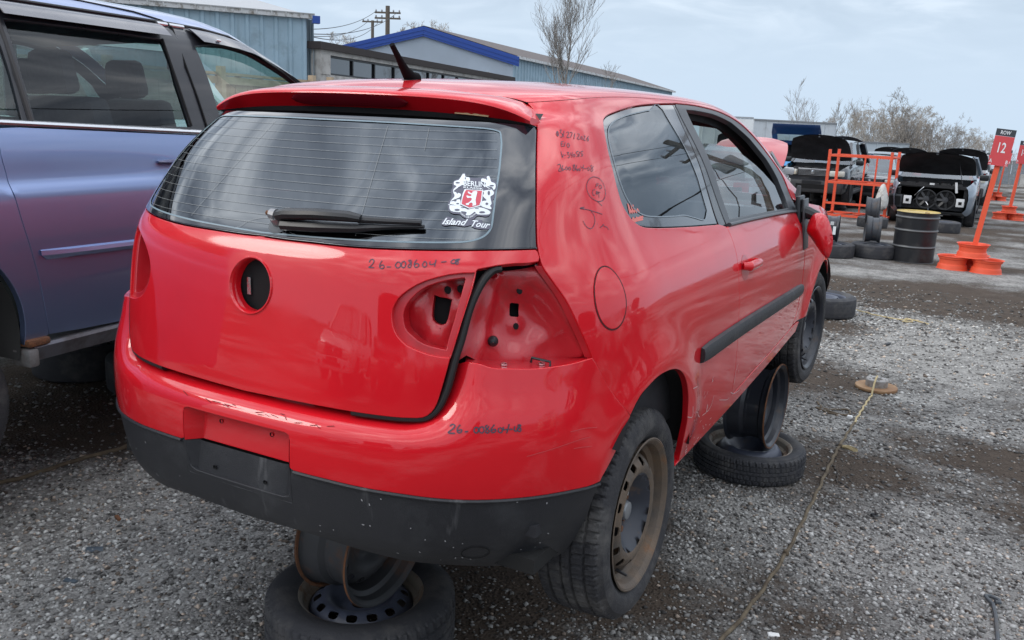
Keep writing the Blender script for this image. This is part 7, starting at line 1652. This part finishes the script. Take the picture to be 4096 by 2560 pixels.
FT.append((-0.82,94.01,1.46,'bush',9,'low leafless scrub behind the row sign 12'))
FT.append((0.4,97.0,1.52,'bush',14,'low leafless scrub behind sign 16'))
FT.append((2.55,95.79,1.39,'thin',12,'sparse bare tree at the lane end'))
FT.append((-56.05,79.63,10.46,'bush',14,'bare treetop behind the blue fascia, right of the pole'))
FT.append((-55.17,83.65,10.72,'bush',9,'bare treetop over the ridge of the gabled warehouse'))
FT.append((-60.22,73.47,8.76,'bush',9,'small bare treetop over the low office roof'))
FT.append((-12.89,83.28,2.91,'big',17,'grey leafless tree behind the brown container'))
FT.append((-9.87,89.61,3.14,'big',18,'pale leafless tree deep in the thicket'))
FT.append((-8.81,92.62,3.59,'bush',14,'grey leafless tree deep in the thicket behind the rack'))
FT.append((-6.34,98.35,2.69,'bush',9,'low brown thicket behind the stripped crossover'))
FT.append((-4.35,96.98,2.27,'bush',14,'low brown thicket left of the spreading tree'))
FT.append((-8.34,99.59,2.63,'bush',9,'brown scrub at the back of the thicket'))
for k,(x,y,zt,sd) in enumerate(((-8.9,78,3.2,9),(-7.6,80,3.6,14),(-6.4,82,3.3,17),(-5.0,80,3.6,9),(-3.6,84,3.2,14),(-2.2,82,2.9,19),(-.8,84,2.2,9),(.4,86,1.9,14),(1.6,88,1.4,17),(-10.3,80,2.9,19),(-12.0,84,2.6,9))):
    FT.append((x,y,zt,'bush' if sd in(9,14) else 'big',sd,('low brushy' if sd in (9,14) else 'taller open-crowned')+' leafless tree in the belt behind the tan thicket'))
for i,(x,y,zt,k,sd,l) in enumerate(FT):
    z=zz(x,y) if x>-25 else 0.;kw=dict(KIND[k]);h=kw.pop('h');r0=kw.pop('r0')
    tree(x,y,z,sd,h,r0,l,BARK2 if k=='bush' else BARK,GT,sc=(zt-z)*1.10/h,rz=i*1.3,**kw)

# transformer pole and its wires beside the lane, seen mirrored in the door glass
tp_=pole(4.3,21.5,8.2,zz(4.3,21.5),'utility pole with two grey transformer cans beside the lane',arm=1.1,r=.15,az=.2,arms=(.5,1.3))
for sx in (-.42,.42): MB().lathe([(.001,.9),(.24,.88),(.26,.8),(.26,.05),(.22,0),(.001,0)],(sx,-.1,5.3),n=18).build('transformer',mat('can_grey',(.22,.24,.25),.5),tp_)
MB().tube([(.6,-.1,6.1),(1.0,-.1,5.3),(.9,-.1,4.5),(.3,-.1,4.3)],.02,6).build('drop_cable',WIRE,tp_)
for k,(dz,sg_) in enumerate(((.4,.01),(1.2,.02),(3.6,.05))): wire((4.3,21.5,8.2-dz),(9.5,-26,9.2-dz),1.0,.014,('uppermost','middle','lowest')[k]+' overhead wire running from the transformer pole along the lane')
